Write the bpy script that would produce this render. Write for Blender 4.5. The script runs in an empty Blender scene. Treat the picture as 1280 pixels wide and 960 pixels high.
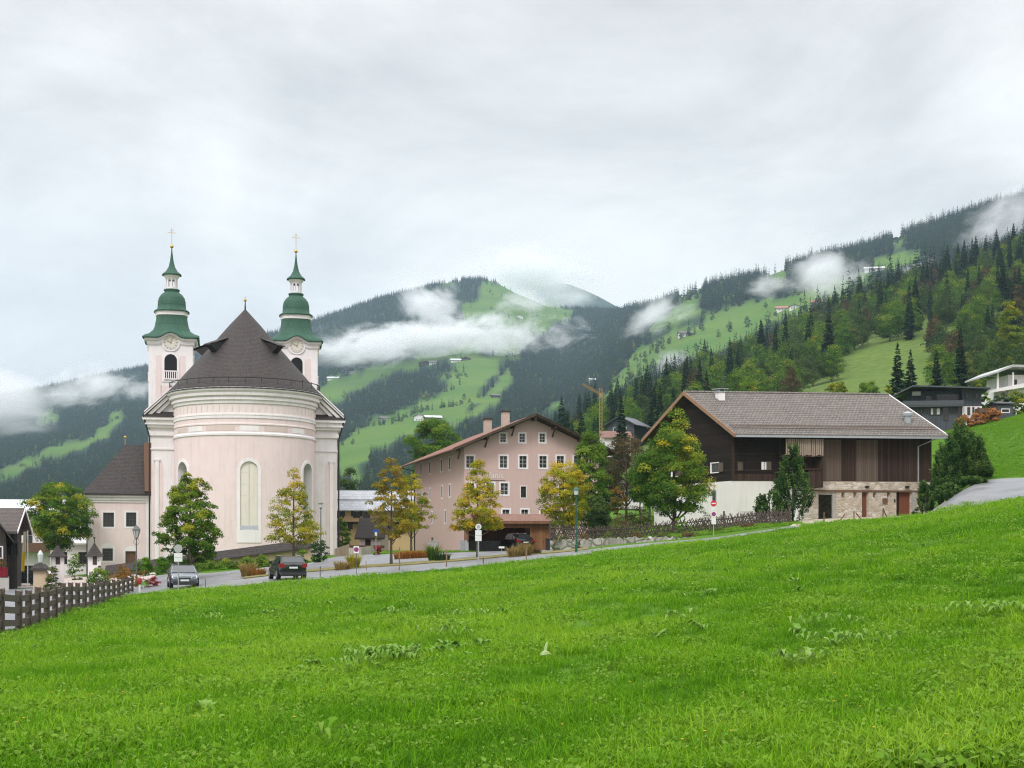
import bpy, math, random
import numpy as np
from mathutils import Vector, Matrix
sc = bpy.context.scene
COL = sc.collection
R = math.radians
PI = math.pi
rnd = random.Random(7)

# ------------------------------------------------------------------ measuring
S = 1.2857                      # one unit of survey depth D in metres
EYE = 1.7
def P(px, py, D):               # point of the place seen on the survey ray (px, py) at depth D
    return Vector(((px - 640) / 1400 * D, D * S, EYE + (700 - py) * D / 1400))

# ------------------------------------------------------------------ objects
def tag(o, label=None, cat=None, group=None, kind=None):
    if label: o['label'] = label
    if cat: o['category'] = cat
    if group: o['group'] = group
    if kind: o['kind'] = kind
    return o
def thing(name, label, cat, loc=(0, 0, 0), rz=0, group=None):
    o = bpy.data.objects.new(name, None); COL.objects.link(o)
    o.location = loc; o.rotation_euler = (0, 0, rz); o.empty_display_size = .3
    return tag(o, label, cat, group)
def link(name, me, m=None, parent=None, loc=None, rz=None):
    o = bpy.data.objects.new(name, me); COL.objects.link(o)
    if m is not None and not me.materials: me.materials.append(m)
    if parent is not None: o.parent = parent
    if loc is not None: o.location = loc
    if rz is not None: o.rotation_euler = (0, 0, rz)
    return o
def copy_tree(o, loc=None, rz=None, scale=None, parent=None):
    c = o.copy(); COL.objects.link(c)
    if parent is not None: c.parent = parent
    if loc is not None: c.location = loc
    if rz is not None: c.rotation_euler = (0, 0, rz)
    if scale is not None: c.scale = scale
    for ch in list(o.children): copy_tree(ch, parent=c)
    return c

class MB:
    def __init__(s): s.v = []; s.f = []
    def add(s, vs, fs):
        n = len(s.v); s.v += [tuple(v) for v in vs]; s.f += [tuple(i + n for i in f) for f in fs]
        return s
    def quad(s, *p): return s.add(p, [tuple(range(len(p)))])
    def b(s, x0, x1, y0, y1, z0, z1):
        return s.add([(x0,y0,z0),(x1,y0,z0),(x1,y1,z0),(x0,y1,z0),(x0,y0,z1),(x1,y0,z1),(x1,y1,z1),(x0,y1,z1)],
                     [(0,3,2,1),(4,5,6,7),(0,1,5,4),(1,2,6,5),(2,3,7,6),(3,0,4,7)])
    def box(s, c, d, rz=0):
        ca, sa = math.cos(rz), math.sin(rz); out = []
        for z in (-.5, .5):
            for x, y in ((-.5,-.5),(.5,-.5),(.5,.5),(-.5,.5)):
                X, Y = x * d[0], y * d[1]
                out.append((c[0] + X*ca - Y*sa, c[1] + X*sa + Y*ca, c[2] + z * d[2]))
        return s.add(out, [(0,3,2,1),(4,5,6,7),(0,1,5,4),(1,2,6,5),(2,3,7,6),(3,0,4,7)])
    def extr(s, poly, vec):     # closed polygon pushed along vec
        n = len(poly); a = [Vector(p) for p in poly]; b = [p + Vector(vec) for p in a]
        return s.add(a + b, [tuple(range(n))[::-1], tuple(range(n, 2*n))] +
                     [(i, (i+1) % n, n + (i+1) % n, n + i) for i in range(n)])
    def bar(s, a, b, w, h, up=(0, 0, 1)):
        a, b = Vector(a), Vector(b); d = (b - a).normalized(); x = d.cross(Vector(up))
        if x.length < 1e-4: x = d.cross(Vector((1, 0, 0)))
        x = x.normalized() * w / 2; y = x.cross(d).normalized() * h / 2
        return s.extr([a - x - y, a + x - y, a + x + y, a - x + y], b - a)
    def tube(s, pts, r, n=8, cap=True):
        pts = [Vector(p) for p in pts]
        if not hasattr(r, '__len__'): r = [r] * len(pts)
        rings = []; base = len(s.v); vs = []; fs = []
        prev = None
        for i, p in enumerate(pts):
            d = (pts[min(i+1, len(pts)-1)] - pts[max(i-1, 0)]).normalized()
            if prev is None:
                x = d.cross(Vector((0, 0, 1)))
                if x.length < 1e-3: x = Vector((1, 0, 0))
            else: x = prev - d * prev.dot(d)
            x.normalize(); prev = x; y = d.cross(x)
            for k in range(n):
                a = 2*PI*k/n; vs.append(p + (x*math.cos(a) + y*math.sin(a)) * r[i])
        for i in range(len(pts)-1):
            for k in range(n):
                fs.append((i*n+k, i*n+(k+1) % n, (i+1)*n+(k+1) % n, (i+1)*n+k))
        if cap: fs.append(tuple(range(n))[::-1]); fs.append(tuple(range((len(pts)-1)*n, len(pts)*n)))
        return s.add(vs, fs)
    def lathe(s, prof, n=24, c=(0, 0), a0=0, a1=2*PI):
        full = abs(a1 - a0 - 2*PI) < 1e-6; m = n if full else n + 1; vs = []; fs = []
        for r, z in prof:
            for k in range(m):
                a = a0 + (a1 - a0)*k/n; vs.append((c[0] + r*math.sin(a), c[1] - r*math.cos(a), z))
        for i in range(len(prof)-1):
            for k in range(n):
                fs.append((i*m+k, i*m+(k+1) % m, (i+1)*m+(k+1) % m, (i+1)*m+k))
        return s.add(vs, fs)
    def ball(s, c, r, n=12, sz=1):
        return s.lathe([(max(r*math.sin(PI*i/n), 1e-3), c[2] - r*sz*math.cos(PI*i/n)) for i in range(n+1)], n, (c[0], c[1]))
    def build(s, name, m, parent=None, xf=None, smooth=False, loc=None, rz=None):
        v = [xf(p) for p in s.v] if xf else s.v
        me = bpy.data.meshes.new(name); me.from_pydata(v, [], s.f); me.update()
        if smooth: me.polygons.foreach_set('use_smooth', [True]*len(me.polygons))
        return link(name, me, m, parent, loc, rz)

# ------------------------------------------------------------------ materials
class NT:
    def __init__(s, name):
        s.m = bpy.data.materials.new(name); s.m.use_nodes = True; s.t = s.m.node_tree; s.t.nodes.clear()
        s.out = s.n('ShaderNodeOutputMaterial')
    def n(s, t, **k):
        o = s.t.nodes.new(t)
        for a, b in k.items(): setattr(o, a, b)
        return o
    def l(s, a, b): s.t.links.new(a, b)
    def val(s, sock, v):
        if hasattr(v, 'is_output'): s.l(v, sock)
        else: sock.default_value = v
    def math(s, op, a, b=0.0, c=None, clamp=False):
        o = s.n('ShaderNodeMath', operation=op, use_clamp=clamp); s.val(o.inputs[0], a); s.val(o.inputs[1], b)
        if c is not None: s.val(o.inputs[2], c)
        return o.outputs[0]
    def mix(s, f, a, b, mode='MIX'):
        o = s.n('ShaderNodeMix', data_type='RGBA', blend_type=mode); s.val(o.inputs[0], f)
        s.val(o.inputs[6], c4(a)); s.val(o.inputs[7], c4(b)); return o.outputs[2]
    def coord(s, which='Object'): return s.n('ShaderNodeTexCoord').outputs[which]
    def sep(s, v): o = s.n('ShaderNodeSeparateXYZ'); s.l(v, o.inputs[0]); return o.outputs
    def comb(s, x, y, z):
        o = s.n('ShaderNodeCombineXYZ')
        for i, q in enumerate((x, y, z)): s.val(o.inputs[i], q)
        return o.outputs[0]
    def scale(s, v, k):
        o = s.n('ShaderNodeVectorMath', operation='MULTIPLY'); s.l(v, o.inputs[0]); o.inputs[1].default_value = k; return o.outputs[0]
    def noise(s, v, sc_=5, det=4, rough=.55, dist=0):
        o = s.n('ShaderNodeTexNoise'); s.l(v, o.inputs['Vector']); s.val(o.inputs['Scale'], sc_); o.inputs['Detail'].default_value = det
        o.inputs['Roughness'].default_value = rough; o.inputs['Distortion'].default_value = dist; return o.outputs['Fac']
    def ramp(s, f, stops, interp='LINEAR'):
        o = s.n('ShaderNodeValToRGB'); o.color_ramp.interpolation = interp; e = o.color_ramp.elements
        while len(e) < len(stops): e.new(.5)
        for q, (p, c) in zip(e, stops): q.position = p; q.color = c4(c)
        s.l(f, o.inputs[0]); return o.outputs[0]
    def rng(s, f, a, b, c=0, d=1):
        o = s.n('ShaderNodeMapRange'); s.val(o.inputs[0], f)
        for i, q in enumerate((a, b, c, d)): o.inputs[i+1].default_value = q
        return o.outputs[0]
    def bsdf(s, col, rough=.8, metal=0, spec=.3, bump=None, bstr=.3, bdist=.02):
        o = s.n('ShaderNodeBsdfPrincipled'); s.val(o.inputs['Base Color'], c4(col)); s.val(o.inputs['Roughness'], rough)
        o.inputs['Metallic'].default_value = metal; o.inputs['Specular IOR Level'].default_value = spec
        if bump is not None:
            q = s.n('ShaderNodeBump'); q.inputs['Strength'].default_value = bstr; q.inputs['Distance'].default_value = bdist
            s.l(bump, q.inputs['Height']); s.l(q.outputs[0], o.inputs['Normal'])
        return o
    def done(s, sh): s.l(sh.outputs[0] if hasattr(sh, 'outputs') else sh, s.out.inputs[0]); return s.m
def c4(c):
    if hasattr(c, 'is_output'): return c
    return (c[0], c[1], c[2], 1) if len(c) == 3 else c

def mat(name, c1, c2=None, scale=3, rough=.8, bump=0, stretch=(1, 1, 1), metal=0, spec=.3, det=6, bd=.02):
    t = NT(name); v = t.scale(t.coord(), stretch)
    if c2 is None: c2 = tuple(x*.8 for x in c1)
    f = t.noise(v, scale, det, .6); col = t.mix(t.rng(f, .32, .68), c1, c2)
    return t.done(t.bsdf(col, rough, metal, spec, f if bump else None, bump, bd))
def plain(name, c, rough=.6, metal=0, spec=.4):
    t = NT(name); f = t.noise(t.coord(), 9, 3)
    return t.done(t.bsdf(t.mix(t.rng(f, .3, .7), c, tuple(x*.86 for x in c)), rough, metal, spec))
def plaster(name, c, dirt=(.5, .48, .44), amt=.25, zlow=None):
    t = NT(name); v = t.coord()
    f = t.noise(v, .7, 8, .65); g = t.noise(t.scale(v, (2.2, 2.2, .25)), 1.2, 6, .6); h = t.noise(v, 30, 3)
    col = t.mix(t.math('MULTIPLY', t.rng(f, .45, .75), amt), c, dirt)
    col = t.mix(t.math('MULTIPLY', t.rng(g, .5, .8), amt*.9), col, tuple(x*.72 for x in dirt))
    return t.done(t.bsdf(col, .9, 0, .15, h, .25, .01))
def planks(name, c1, c2, width=.2, axis='x', gap=.06, rough=.85, horiz=False):
    t = NT(name); x, y, z = t.sep(t.coord())
    u = {'x': x, 'y': y, 'z': z}[axis] if not horiz else z
    q = t.math('DIVIDE', u, width); fr = t.math('FRACT', q); idn = t.math('FLOOR', q)
    wn = t.n('ShaderNodeTexWhiteNoise', noise_dimensions='1D'); t.l(idn, wn.inputs['W'])
    st = (1, 1, 14) if horiz else (14, 14, .8)
    g = t.noise(t.scale(t.coord(), st), 1.5, 6, .65)
    f = t.math('ADD', t.math('MULTIPLY', wn.outputs[0], .55), t.math('MULTIPLY', t.rng(g, .3, .7), .45))
    line = t.math('LESS_THAN', fr, gap)
    col = t.mix(f, c1, c2); col = t.mix(line, col, tuple(k*.25 for k in c1))
    h = t.math('SUBTRACT', g, t.math('MULTIPLY', line, 1.5))
    return t.done(t.bsdf(col, rough, 0, .2, h, .5, .02))
def tiles(name, c1, c2, w=.3, rowz=.2, mortar=(.02, .02, .02), cyl=False, rough=.75, patch=None, msize=.02, along='x'):
    t = NT(name); v = t.coord(); x, y, z = t.sep(v)
    if cyl: u = t.math('MULTIPLY', t.math('ARCTAN2', x, t.math('MULTIPLY', y, -1)), 5.0)
    else: u = x if along == 'x' else y
    b = t.n('ShaderNodeTexBrick'); t.l(t.comb(u, z, 0), b.inputs['Vector'])
    b.inputs['Scale'].default_value = 1; b.inputs['Brick Width'].default_value = w; b.inputs['Row Height'].default_value = rowz
    b.inputs['Mortar Size'].default_value = msize; b.inputs['Mortar Smooth'].default_value = .3
    b.inputs['Color1'].default_value = c4(c1); b.inputs['Color2'].default_value = c4(c2); b.inputs['Mortar'].default_value = c4(mortar)
    f = t.noise(v, .6, 8, .7); g = t.noise(v, 7, 4)
    col = t.mix(t.math('MULTIPLY', t.rng(f, .45, .7), .6), b.outputs[0], patch or tuple(k*.6 for k in c1))
    col = t.mix(t.math('MULTIPLY', t.rng(g, .4, .8), .35), col, tuple(min(1, k*1.5) for k in c2))
    h = t.math('FRACT', t.math('DIVIDE', z, rowz))
    return t.done(t.bsdf(col, rough, 0, .3, t.math('MULTIPLY', h, -1.0), .6, .03))
def rubble(name, c1, c2, c3, scale=3.2, mort=(.62, .58, .52)):
    t = NT(name); v = t.coord(); w = t.n('ShaderNodeTexVoronoi', feature='F1'); e = t.n('ShaderNodeTexVoronoi', feature='DISTANCE_TO_EDGE')
    vv = t.scale(v, (1, 1, 1.6)); nz = t.n('ShaderNodeTexNoise'); t.l(v, nz.inputs[0]); nz.inputs['Scale'].default_value = 4
    ad = t.n('ShaderNodeMixRGB'); ad.inputs[0].default_value = .08; t.l(vv, ad.inputs[1]); t.l(nz.outputs[1], ad.inputs[2])
    for q in (w, e): t.l(ad.outputs[0], q.inputs['Vector']); q.inputs['Scale'].default_value = scale
    r = t.sep(w.outputs['Color']); g = t.noise(v, 14, 4)
    col = t.ramp(r[0], [(0, c1), (.5, c2), (1, c3)]); col = t.mix(t.math('MULTIPLY', g, .5), col, tuple(k*.6 for k in c2))
    ed = t.rng(e.outputs['Distance'], .02, .09); col = t.mix(ed, mort, col)
    return t.done(t.bsdf(col, .9, 0, .15, t.math('ADD', ed, t.math('MULTIPLY', g, .4)), .7, .05))
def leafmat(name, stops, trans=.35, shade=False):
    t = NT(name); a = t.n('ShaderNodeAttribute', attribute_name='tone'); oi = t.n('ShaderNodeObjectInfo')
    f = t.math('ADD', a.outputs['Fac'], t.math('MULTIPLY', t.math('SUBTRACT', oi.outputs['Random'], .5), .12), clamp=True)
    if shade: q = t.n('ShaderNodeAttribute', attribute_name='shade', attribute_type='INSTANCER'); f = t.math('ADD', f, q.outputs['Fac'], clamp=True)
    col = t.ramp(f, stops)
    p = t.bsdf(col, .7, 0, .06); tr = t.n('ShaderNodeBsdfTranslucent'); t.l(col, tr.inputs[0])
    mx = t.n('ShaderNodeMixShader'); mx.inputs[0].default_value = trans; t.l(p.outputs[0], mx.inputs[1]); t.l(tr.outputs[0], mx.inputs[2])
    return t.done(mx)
GLASS = None
def glassmat():
    t = NT('window_glass'); f = t.noise(t.coord(), 1.7, 2)
    return t.done(t.bsdf(t.mix(f, (.012, .014, .015), (.05, .05, .048)), .12, 0, .45))
GLASS = glassmat()

# ------------------------------------------------------------------ walls with openings
def planar(o, du, n=None):
    o = Vector(o); du = Vector(du).normalized(); n = Vector(n) if n else Vector((du.y, -du.x, 0))
    return lambda u, v, d=0.0: o + du*u + Vector((0, 0, v)) - n*d
def cyl(c, rad):
    return lambda u, v, d=0.0: Vector((c[0] + (rad-d)*math.sin(u/rad), c[1] - (rad-d)*math.cos(u/rad), v))
def op(u0, u1, v0, v1, arch=False): return dict(u0=u0, u1=u1, v0=v0, v1=v1, arch=arch)
def op_hi(o, u):
    if not o['arch']: return o['v1']
    r = (o['u1']-o['u0'])/2; x = u - (o['u0']+o['u1'])/2
    return o['v1'] - r + math.sqrt(max(r*r - x*x, 0))
def wall(mb, m, u0, u1, v0, top, ops=(), step=9):
    tf = top if callable(top) else (lambda u: top)
    cuts = {u0, u1}
    n = max(1, int((u1-u0)/step)); cuts |= {u0 + (u1-u0)*i/n for i in range(n+1)}
    for o in ops:
        k = 10 if o['arch'] else 1
        cuts |= {o['u0'] + (o['u1']-o['u0'])*(.5-.5*math.cos(PI*i/k)) for i in range(k+1)}
    if callable(top) and hasattr(top, 'brk'): cuts |= set(top.brk)
    cs = sorted(cuts); cs = [c for i, c in enumerate(cs) if i == 0 or c - cs[i-1] > 1e-5]
    for a, b in zip(cs, cs[1:]):
        mid = (a+b)/2; hit = sorted([o for o in ops if o['u0'] < mid < o['u1']], key=lambda o: o['v0'])
        la = lb = v0
        for o in hit:
            mb.quad(m(a, la), m(b, lb), m(b, o['v0']), m(a, o['v0'])); la, lb = op_hi(o, a), op_hi(o, b)
        mb.quad(m(a, la), m(b, lb), m(b, tf(b)), m(a, tf(a)))
def outline(o, w=0.0, sill=None):
    u0, u1, v0, v1 = o['u0']-w, o['u1']+w, o['v0']-(w if sill is None else sill), o['v1']+w
    if not o['arch']: return [(u0, v0), (u1, v0), (u1, v1), (u0, v1)]
    r = (u1-u0)/2; c = (u0+u1)/2
    return [(u0+(u1-u0)*i/8, v0) for i in range(9)] + [(c + r*math.cos(PI*i/12), v1 - r + r*math.sin(PI*i/12)) for i in range(13)]
def ring(mb, m, o, w, proud=.03, depth=.2, sill=None):
    a, b = outline(o, 0), outline(o, w, sill); n = len(a)
    for i in range(n):
        j = (i+1) % n
        mb.quad(m(*b[i], -proud), m(*b[j], -proud), m(*a[j], -proud), m(*a[i], -proud))
        mb.quad(m(*b[i], 0.02), m(*b[j], 0.02), m(*b[j], -proud), m(*b[i], -proud))
        mb.quad(m(*a[i], -proud), m(*a[j], -proud), m(*a[j], depth), m(*a[i], depth))
def window(parent, m, o, trim, sash, glass=None, w=.14, proud=.03, depth=.16, nx=2, ny=3, name='window', bar=.045, sill=None, grand=True):
    q = MB(); ring(q, m, o, w, proud, depth, sill); wn = q.build(name, trim, parent)
    ou = outline(o); f = MB(); d = depth - .03
    def strip(a, b, c, e):
        f.quad(m(a, b, d), m(c, b, d), m(c, e, d), m(a, e, d)); f.quad(m(a, b, d), m(a, e, d), m(a, e, depth), m(a, b, depth))
        f.quad(m(c, b, d), m(c, e, d), m(c, e, depth), m(c, b, depth)); f.quad(m(a, e, d), m(c, e, d), m(c, e, depth), m(a, e, depth))
        f.quad(m(a, b, d), m(c, b, d), m(c, b, depth), m(a, b, depth))
    u0, u1, v0, v1 = o['u0'], o['u1'], o['v0'], o['v1']
    for i in range(nx+1):
        c = u0 + (u1-u0)*i/nx; a, b = max(u0, c-bar), min(u1, c+bar); strip(a, v0, b, min(op_hi(o, min(max(c, u0+.12), u1-.12)), v1))
    for i in range(ny+1):
        c = v0 + (v1-v0)*i/ny
        if o['arch'] and i == ny: continue
        a, b = max(v0, c-bar*.8), min(v1, c+bar*.8); strip(u0, a, u1, b)
    p = wn
    if grand: f.build('frame', sash, p)
    g = MB(); g.quad(*[m(u, v, depth-.004) for u, v in ou]); g.build('pane', glass or GLASS, p)
    return wn
# ------------------------------------------------------------------ the lie of the land
DK = [1, 9, 20, 35, 50, 65, 75, 90, 105, 125, 150]
DF = [200, 300, 450, 600, 900, 1300, 1900, 2400, 3000, 3600, 5000, 6500]
LAND = {
 -1000: ([0,0,-.1,-.2,-.3,-.4,-.5,-.6,-.5,-.2,0], [699,699,695,690,670,640,600,570,545,560,600,640]),
 -300: ([0,0,-.1,-.2,-.3,-.4,-.5,-.6,-.5,-.2,0], [698,695,690,682,660,625,580,548,520,535,580,620]),
 0: ([0,0,-.1,-.22,-.33,-.45,-.6,-.7,-.6,-.3,0], [697,692,685,672,645,610,560,525,498,520,570,620]),
 100: ([0,0,-.1,-.22,-.35,-.5,-.58,-.5,-.3,0,.3], [697,692,684,668,640,600,545,510,478,500,560,620]),
 200: ([0,0,-.08,-.2,-.3,-.36,-.25,.45,.8,1.4,1.6], [697,692,683,666,635,590,530,490,457,480,540,620]),
 300: ([0,0,-.02,0,.05,.14,.35,.95,1.4,1.8,2.], [696,690,682,664,632,580,515,468,430,455,520,620]),
 400: ([0,0,0,.1,.25,.42,.65,1.25,1.7,2.2,2.3], [690,684,672,650,620,565,495,443,402,430,500,620]),
 500: ([0,0,.1,.35,.58,.78,1.05,1.7,2.3,2.6,2.7], [688,680,662,640,605,548,475,418,368,390,470,620]),
 600: ([0,0,.2,.5,.85,1.15,1.4,2.,2.45,2.6,2.9], [684,675,650,620,580,530,460,405,352,380,450,620]),
 700: ([0,0,.28,.75,1.2,1.62,1.9,2.4,2.7,3.3,5.2], [640,600,565,556,548,515,470,430,387,395,366,600]),
 780: ([0,0,.38,1.,1.6,2.1,2.45,3.3,4.2,5.9,8.], [600,555,533,526,514,480,425,395,390,400,400,600]),
 850: ([0,0,.45,1.15,1.8,2.4,2.8,3.9,4.9,6.6,9.], [575,532,504,496,484,445,376,382,388,400,425,600]),
 950: ([0,.03,.57,1.4,2.2,2.9,3.35,4.5,5.4,6.9,10.], [550,512,477,463,455,415,349,356,370,395,430,600]),
 1050: ([0,.06,.73,1.7,2.65,3.5,4.,4.8,5.7,7.8,14.], [528,490,436,410,408,370,322,332,345,370,420,600]),
 1150: ([0,.1,.9,2.,3.05,4.,4.5,5.25,6.,9.5,18.], [515,478,410,372,378,345,293,302,320,350,400,600]),
 1220: ([0,.12,1.,2.3,3.4,4.6,5.3,7.5,9.8,14.,19.8], [519,472,390,346,352,325,270,280,300,330,390,600]),
 1280: ([0,.15,1.1,2.5,3.85,5.2,5.95,7.8,11.,16.6,21.2], [513,468,376,325,330,310,252,262,280,310,380,600]),
 1500: ([0,.3,1.6,3.8,5.8,8.,9.5,12.5,15.5,20.,27.], [460,400,300,250,250,230,190,200,230,270,350,600]),
 2300: ([0,.6,3.,7.,11.,15.,18.,22.,26.,32.,40.], [430,350,250,200,200,180,150,160,190,230,330,600]),
}
def pchip(x, y, xi):
    x = np.asarray(x, float); y = np.asarray(y, float); h = np.diff(x); d = np.diff(y, axis=0)/h.reshape(-1, *[1]*(y.ndim-1))
    m = np.zeros_like(y); a, b = d[:-1], d[1:]
    with np.errstate(divide='ignore', invalid='ignore'):
        w1 = (2*h[1:]+h[:-1]).reshape(-1, *[1]*(y.ndim-1)); w2 = (h[1:]+2*h[:-1]).reshape(-1, *[1]*(y.ndim-1))
        hm = (w1+w2)/(w1/a+w2/b)
    m[1:-1] = np.where(a*b > 0, np.nan_to_num(hm), 0); m[0] = d[0]; m[-1] = d[-1]
    i = np.clip(np.searchsorted(x, xi)-1, 0, len(x)-2); t = (xi-x[i])/h[i]
    sh = (-1, *[1]*(y.ndim-1)); t = t.reshape(sh); hh = h[i].reshape(sh)
    return ((1+2*t)*(1-t)**2)*y[i] + t*(1-t)**2*hh*m[i] + t*t*(3-2*t)*y[i+1] + t*t*(t-1)*hh*m[i+1]
CP = np.array(sorted(LAND)); DD = np.array(DK + DF, float)
ZT = np.array([LAND[c][0] + [EYE + (700-p)*d/1400 for p, d in zip(LAND[c][1], DF)] for c in CP])
GU = np.unique(np.concatenate([np.arange(-1000, -60, 40), np.arange(-60, 1400, 8), np.arange(1400, 2301, 40)])).astype(float)
GD = np.unique(np.concatenate([np.exp(np.linspace(math.log(1.2), math.log(6500), 330)), np.arange(60, 110, 1.0)]))
Zc = pchip(CP, ZT, GU)                       # columns
GZ = pchip(DD**.5, Zc.T.copy(), GD**.5).T     # (u, d)
def waves(X, Y):
    o = 0
    for k, (l, a, ph) in enumerate([(300, .011, .3), (170, .0075, 1.7), (90, .005, 4.1), (47, .0028, 2.2), (23, .0016, 5.)]):
        o = o + a*l*(np.sin(X*2*PI/l + 1.3*np.sin(Y*2*PI/l*.7+ph) + ph)*np.cos(Y*2*PI/l*.9 - ph*2))
    return o
_U, _D = np.meshgrid(GU, GD, indexing='ij')
_X = (_U-640)/1400*_D; _Y = _D*S
GZ = GZ + waves(_X, _Y)*np.clip((_D-170)/500, 0, 1)*1.6
GZ = GZ + (.045*np.sin(_X*.9+1.2*np.sin(_Y*.35))*np.cos(_Y*.55) + .03*np.sin(_X*2.1+_Y*.8))*np.clip(_D/9-1, 0, 1)*np.clip((85-_D)/30, 0, 1)
def gzn(X, Y):
    X = np.asarray(X, float); Y = np.asarray(Y, float)
    D = np.clip(Y/S, GD[0], GD[-1]*.999); U = np.clip(640 + 1400*X/np.maximum(D, .01), GU[0], GU[-1]-.01)
    i = np.clip(np.searchsorted(GU, U)-1, 0, len(GU)-2); j = np.clip(np.searchsorted(GD, D)-1, 0, len(GD)-2)
    a = (U-GU[i])/(GU[i+1]-GU[i]); b = (D-GD[j])/(GD[j+1]-GD[j])
    return GZ[i, j]*(1-a)*(1-b) + GZ[i+1, j]*a*(1-b) + GZ[i, j+1]*(1-a)*b + GZ[i+1, j+1]*a*b
def gz(x, y): return float(gzn(x, y))
def at(px, D, dz=0.0):          # ground point on survey column px at depth D
    x, y = (px-640)/1400*D, D*S
    return Vector((x, y, gz(x, y)+dz))
def hit(px, py, D0=9., D1=400.):  # where the survey ray meets the ground beyond D0
    Ds = np.linspace(D0, D1, 3000); X = (px-640)/1400*Ds; Z = gzn(X, Ds*S); q = 700 - (Z-EYE)*1400/Ds
    k = np.argmax(q <= py); D = Ds[k] if q[k] <= py else D1
    return at(px, D)
def py_of(X, Y, Z): return 640+1400*X/(Y/S), 700-(Z-EYE)*1400/(Y/S)

# which slopes are mown and which are wooded
MEAD = [
 [(0,588),(48,567),(83,552),(117,548),(125,552),(100,562),(83,570),(69,570),(50,572),(46,583),(27,588),(8,598),(-40,612),(-40,600)],
 [(128,531),(152,510),(152,529),(137,545),(117,548),(117,540)], [(46,520),(69,511),(72,525),(48,530)],
 [(552,356),(560,352),(603,353),(613,363),(606,352),(640,354),(663,368),(680,377),(717,390),(700,398),(667,410),(620,412),(585,408),(575,385),(600,372),(585,360)],
 [(394,486),(413,473),(457,462),(490,453),(530,444),(567,436),(600,418),(660,405),(700,398),(650,432),(650,445),(627,453),(610,477),(600,497),(587,512),(567,515),(527,522),(500,535),(470,547),(440,562),(420,570),(418,555),(440,542),(470,524),(430,526),(400,506)],
 [(416,572),(457,545),(500,533),(560,513),(590,512),(600,500),(628,470),(640,460),(640,478),(615,508),(575,528),(540,530),(500,548),(455,566),(420,588)], [(418,584),(460,566),(462,574),(424,592)], [(442,590),(454,590),(449,616),(442,614)],
 [(670,516),(703,498),(706,506),(680,520)],
 [(700,560),(772,470),(780,456),(803,433),(846,414),(874,406),(893,390),(936,377),(964,375),(999,367),(1030,355),(1053,347),(1069,343),(1092,338),(1094,349),(1085,356),(1061,367),(1050,375),(1030,383),(1010,394),(975,400),(967,406),(936,424),(909,440),(878,445),(835,448),(803,468),(780,480),(730,540)],
 [(812,412),(835,390),(854,371),(876,363),(872,385),(884,390),(858,402),(831,414)], [(946,346),(983,335),(985,345),(952,351)],
 [(1087,326),(1120,315),(1143,311),(1157,317),(1139,332),(1108,336),(1092,334)], [(1165,344),(1206,321),(1210,330),(1172,350)], [(1118,300),(1129,298),(1130,316),(1118,312)],
 [(1010,540),(1030,497),(1060,462),(1075,437),(1105,426),(1160,430),(1166,470),(1140,490),(1150,540)],
]
WOOD = [
 [(405,520),(413,511),(440,488),(465,479),(500,465),(540,453),(560,448),(565,460),(545,474),(566,480),(555,492),(520,502),(500,515),(470,520),(440,527),(415,532)],
 [(597,436),(612,432),(616,444),(598,446)], [(580,350),(600,352),(598,374),(578,384),(560,370)],
 [(655,352),(700,366),(716,380),(690,378),(664,366)], [(880,372),(930,356),(960,348),(960,362),(900,388),(874,390)],
]
def inside(poly, x, y):
    c = np.zeros(np.shape(x), bool); n = len(poly)
    for i in range(n):
        (x1, y1), (x2, y2) = poly[i], poly[(i+1) % n]
        if y1 != y2: c ^= ((y1 > y) != (y2 > y)) & (x < (x2-x1)*(y-y1)/(y2-y1)+x1)
    return c
def mown(X, Y, Z):
    u, v = py_of(X, Y, Z); D = Y/S
    u = u + 3*np.sin(v*.31+u*.17); v = v + 2*np.sin(u*.23)
    m = np.zeros(np.shape(X), bool)
    for p in MEAD: m |= inside(p, u, v)
    for p in WOOD: m &= ~inside(p, u, v)
    near = inside(MEAD[-1], u, v)
    m = np.where((D < 700) & (D > 230), near, m)
    m |= (D < 215) | ((D < 420) & (u < 620))
    return m

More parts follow.
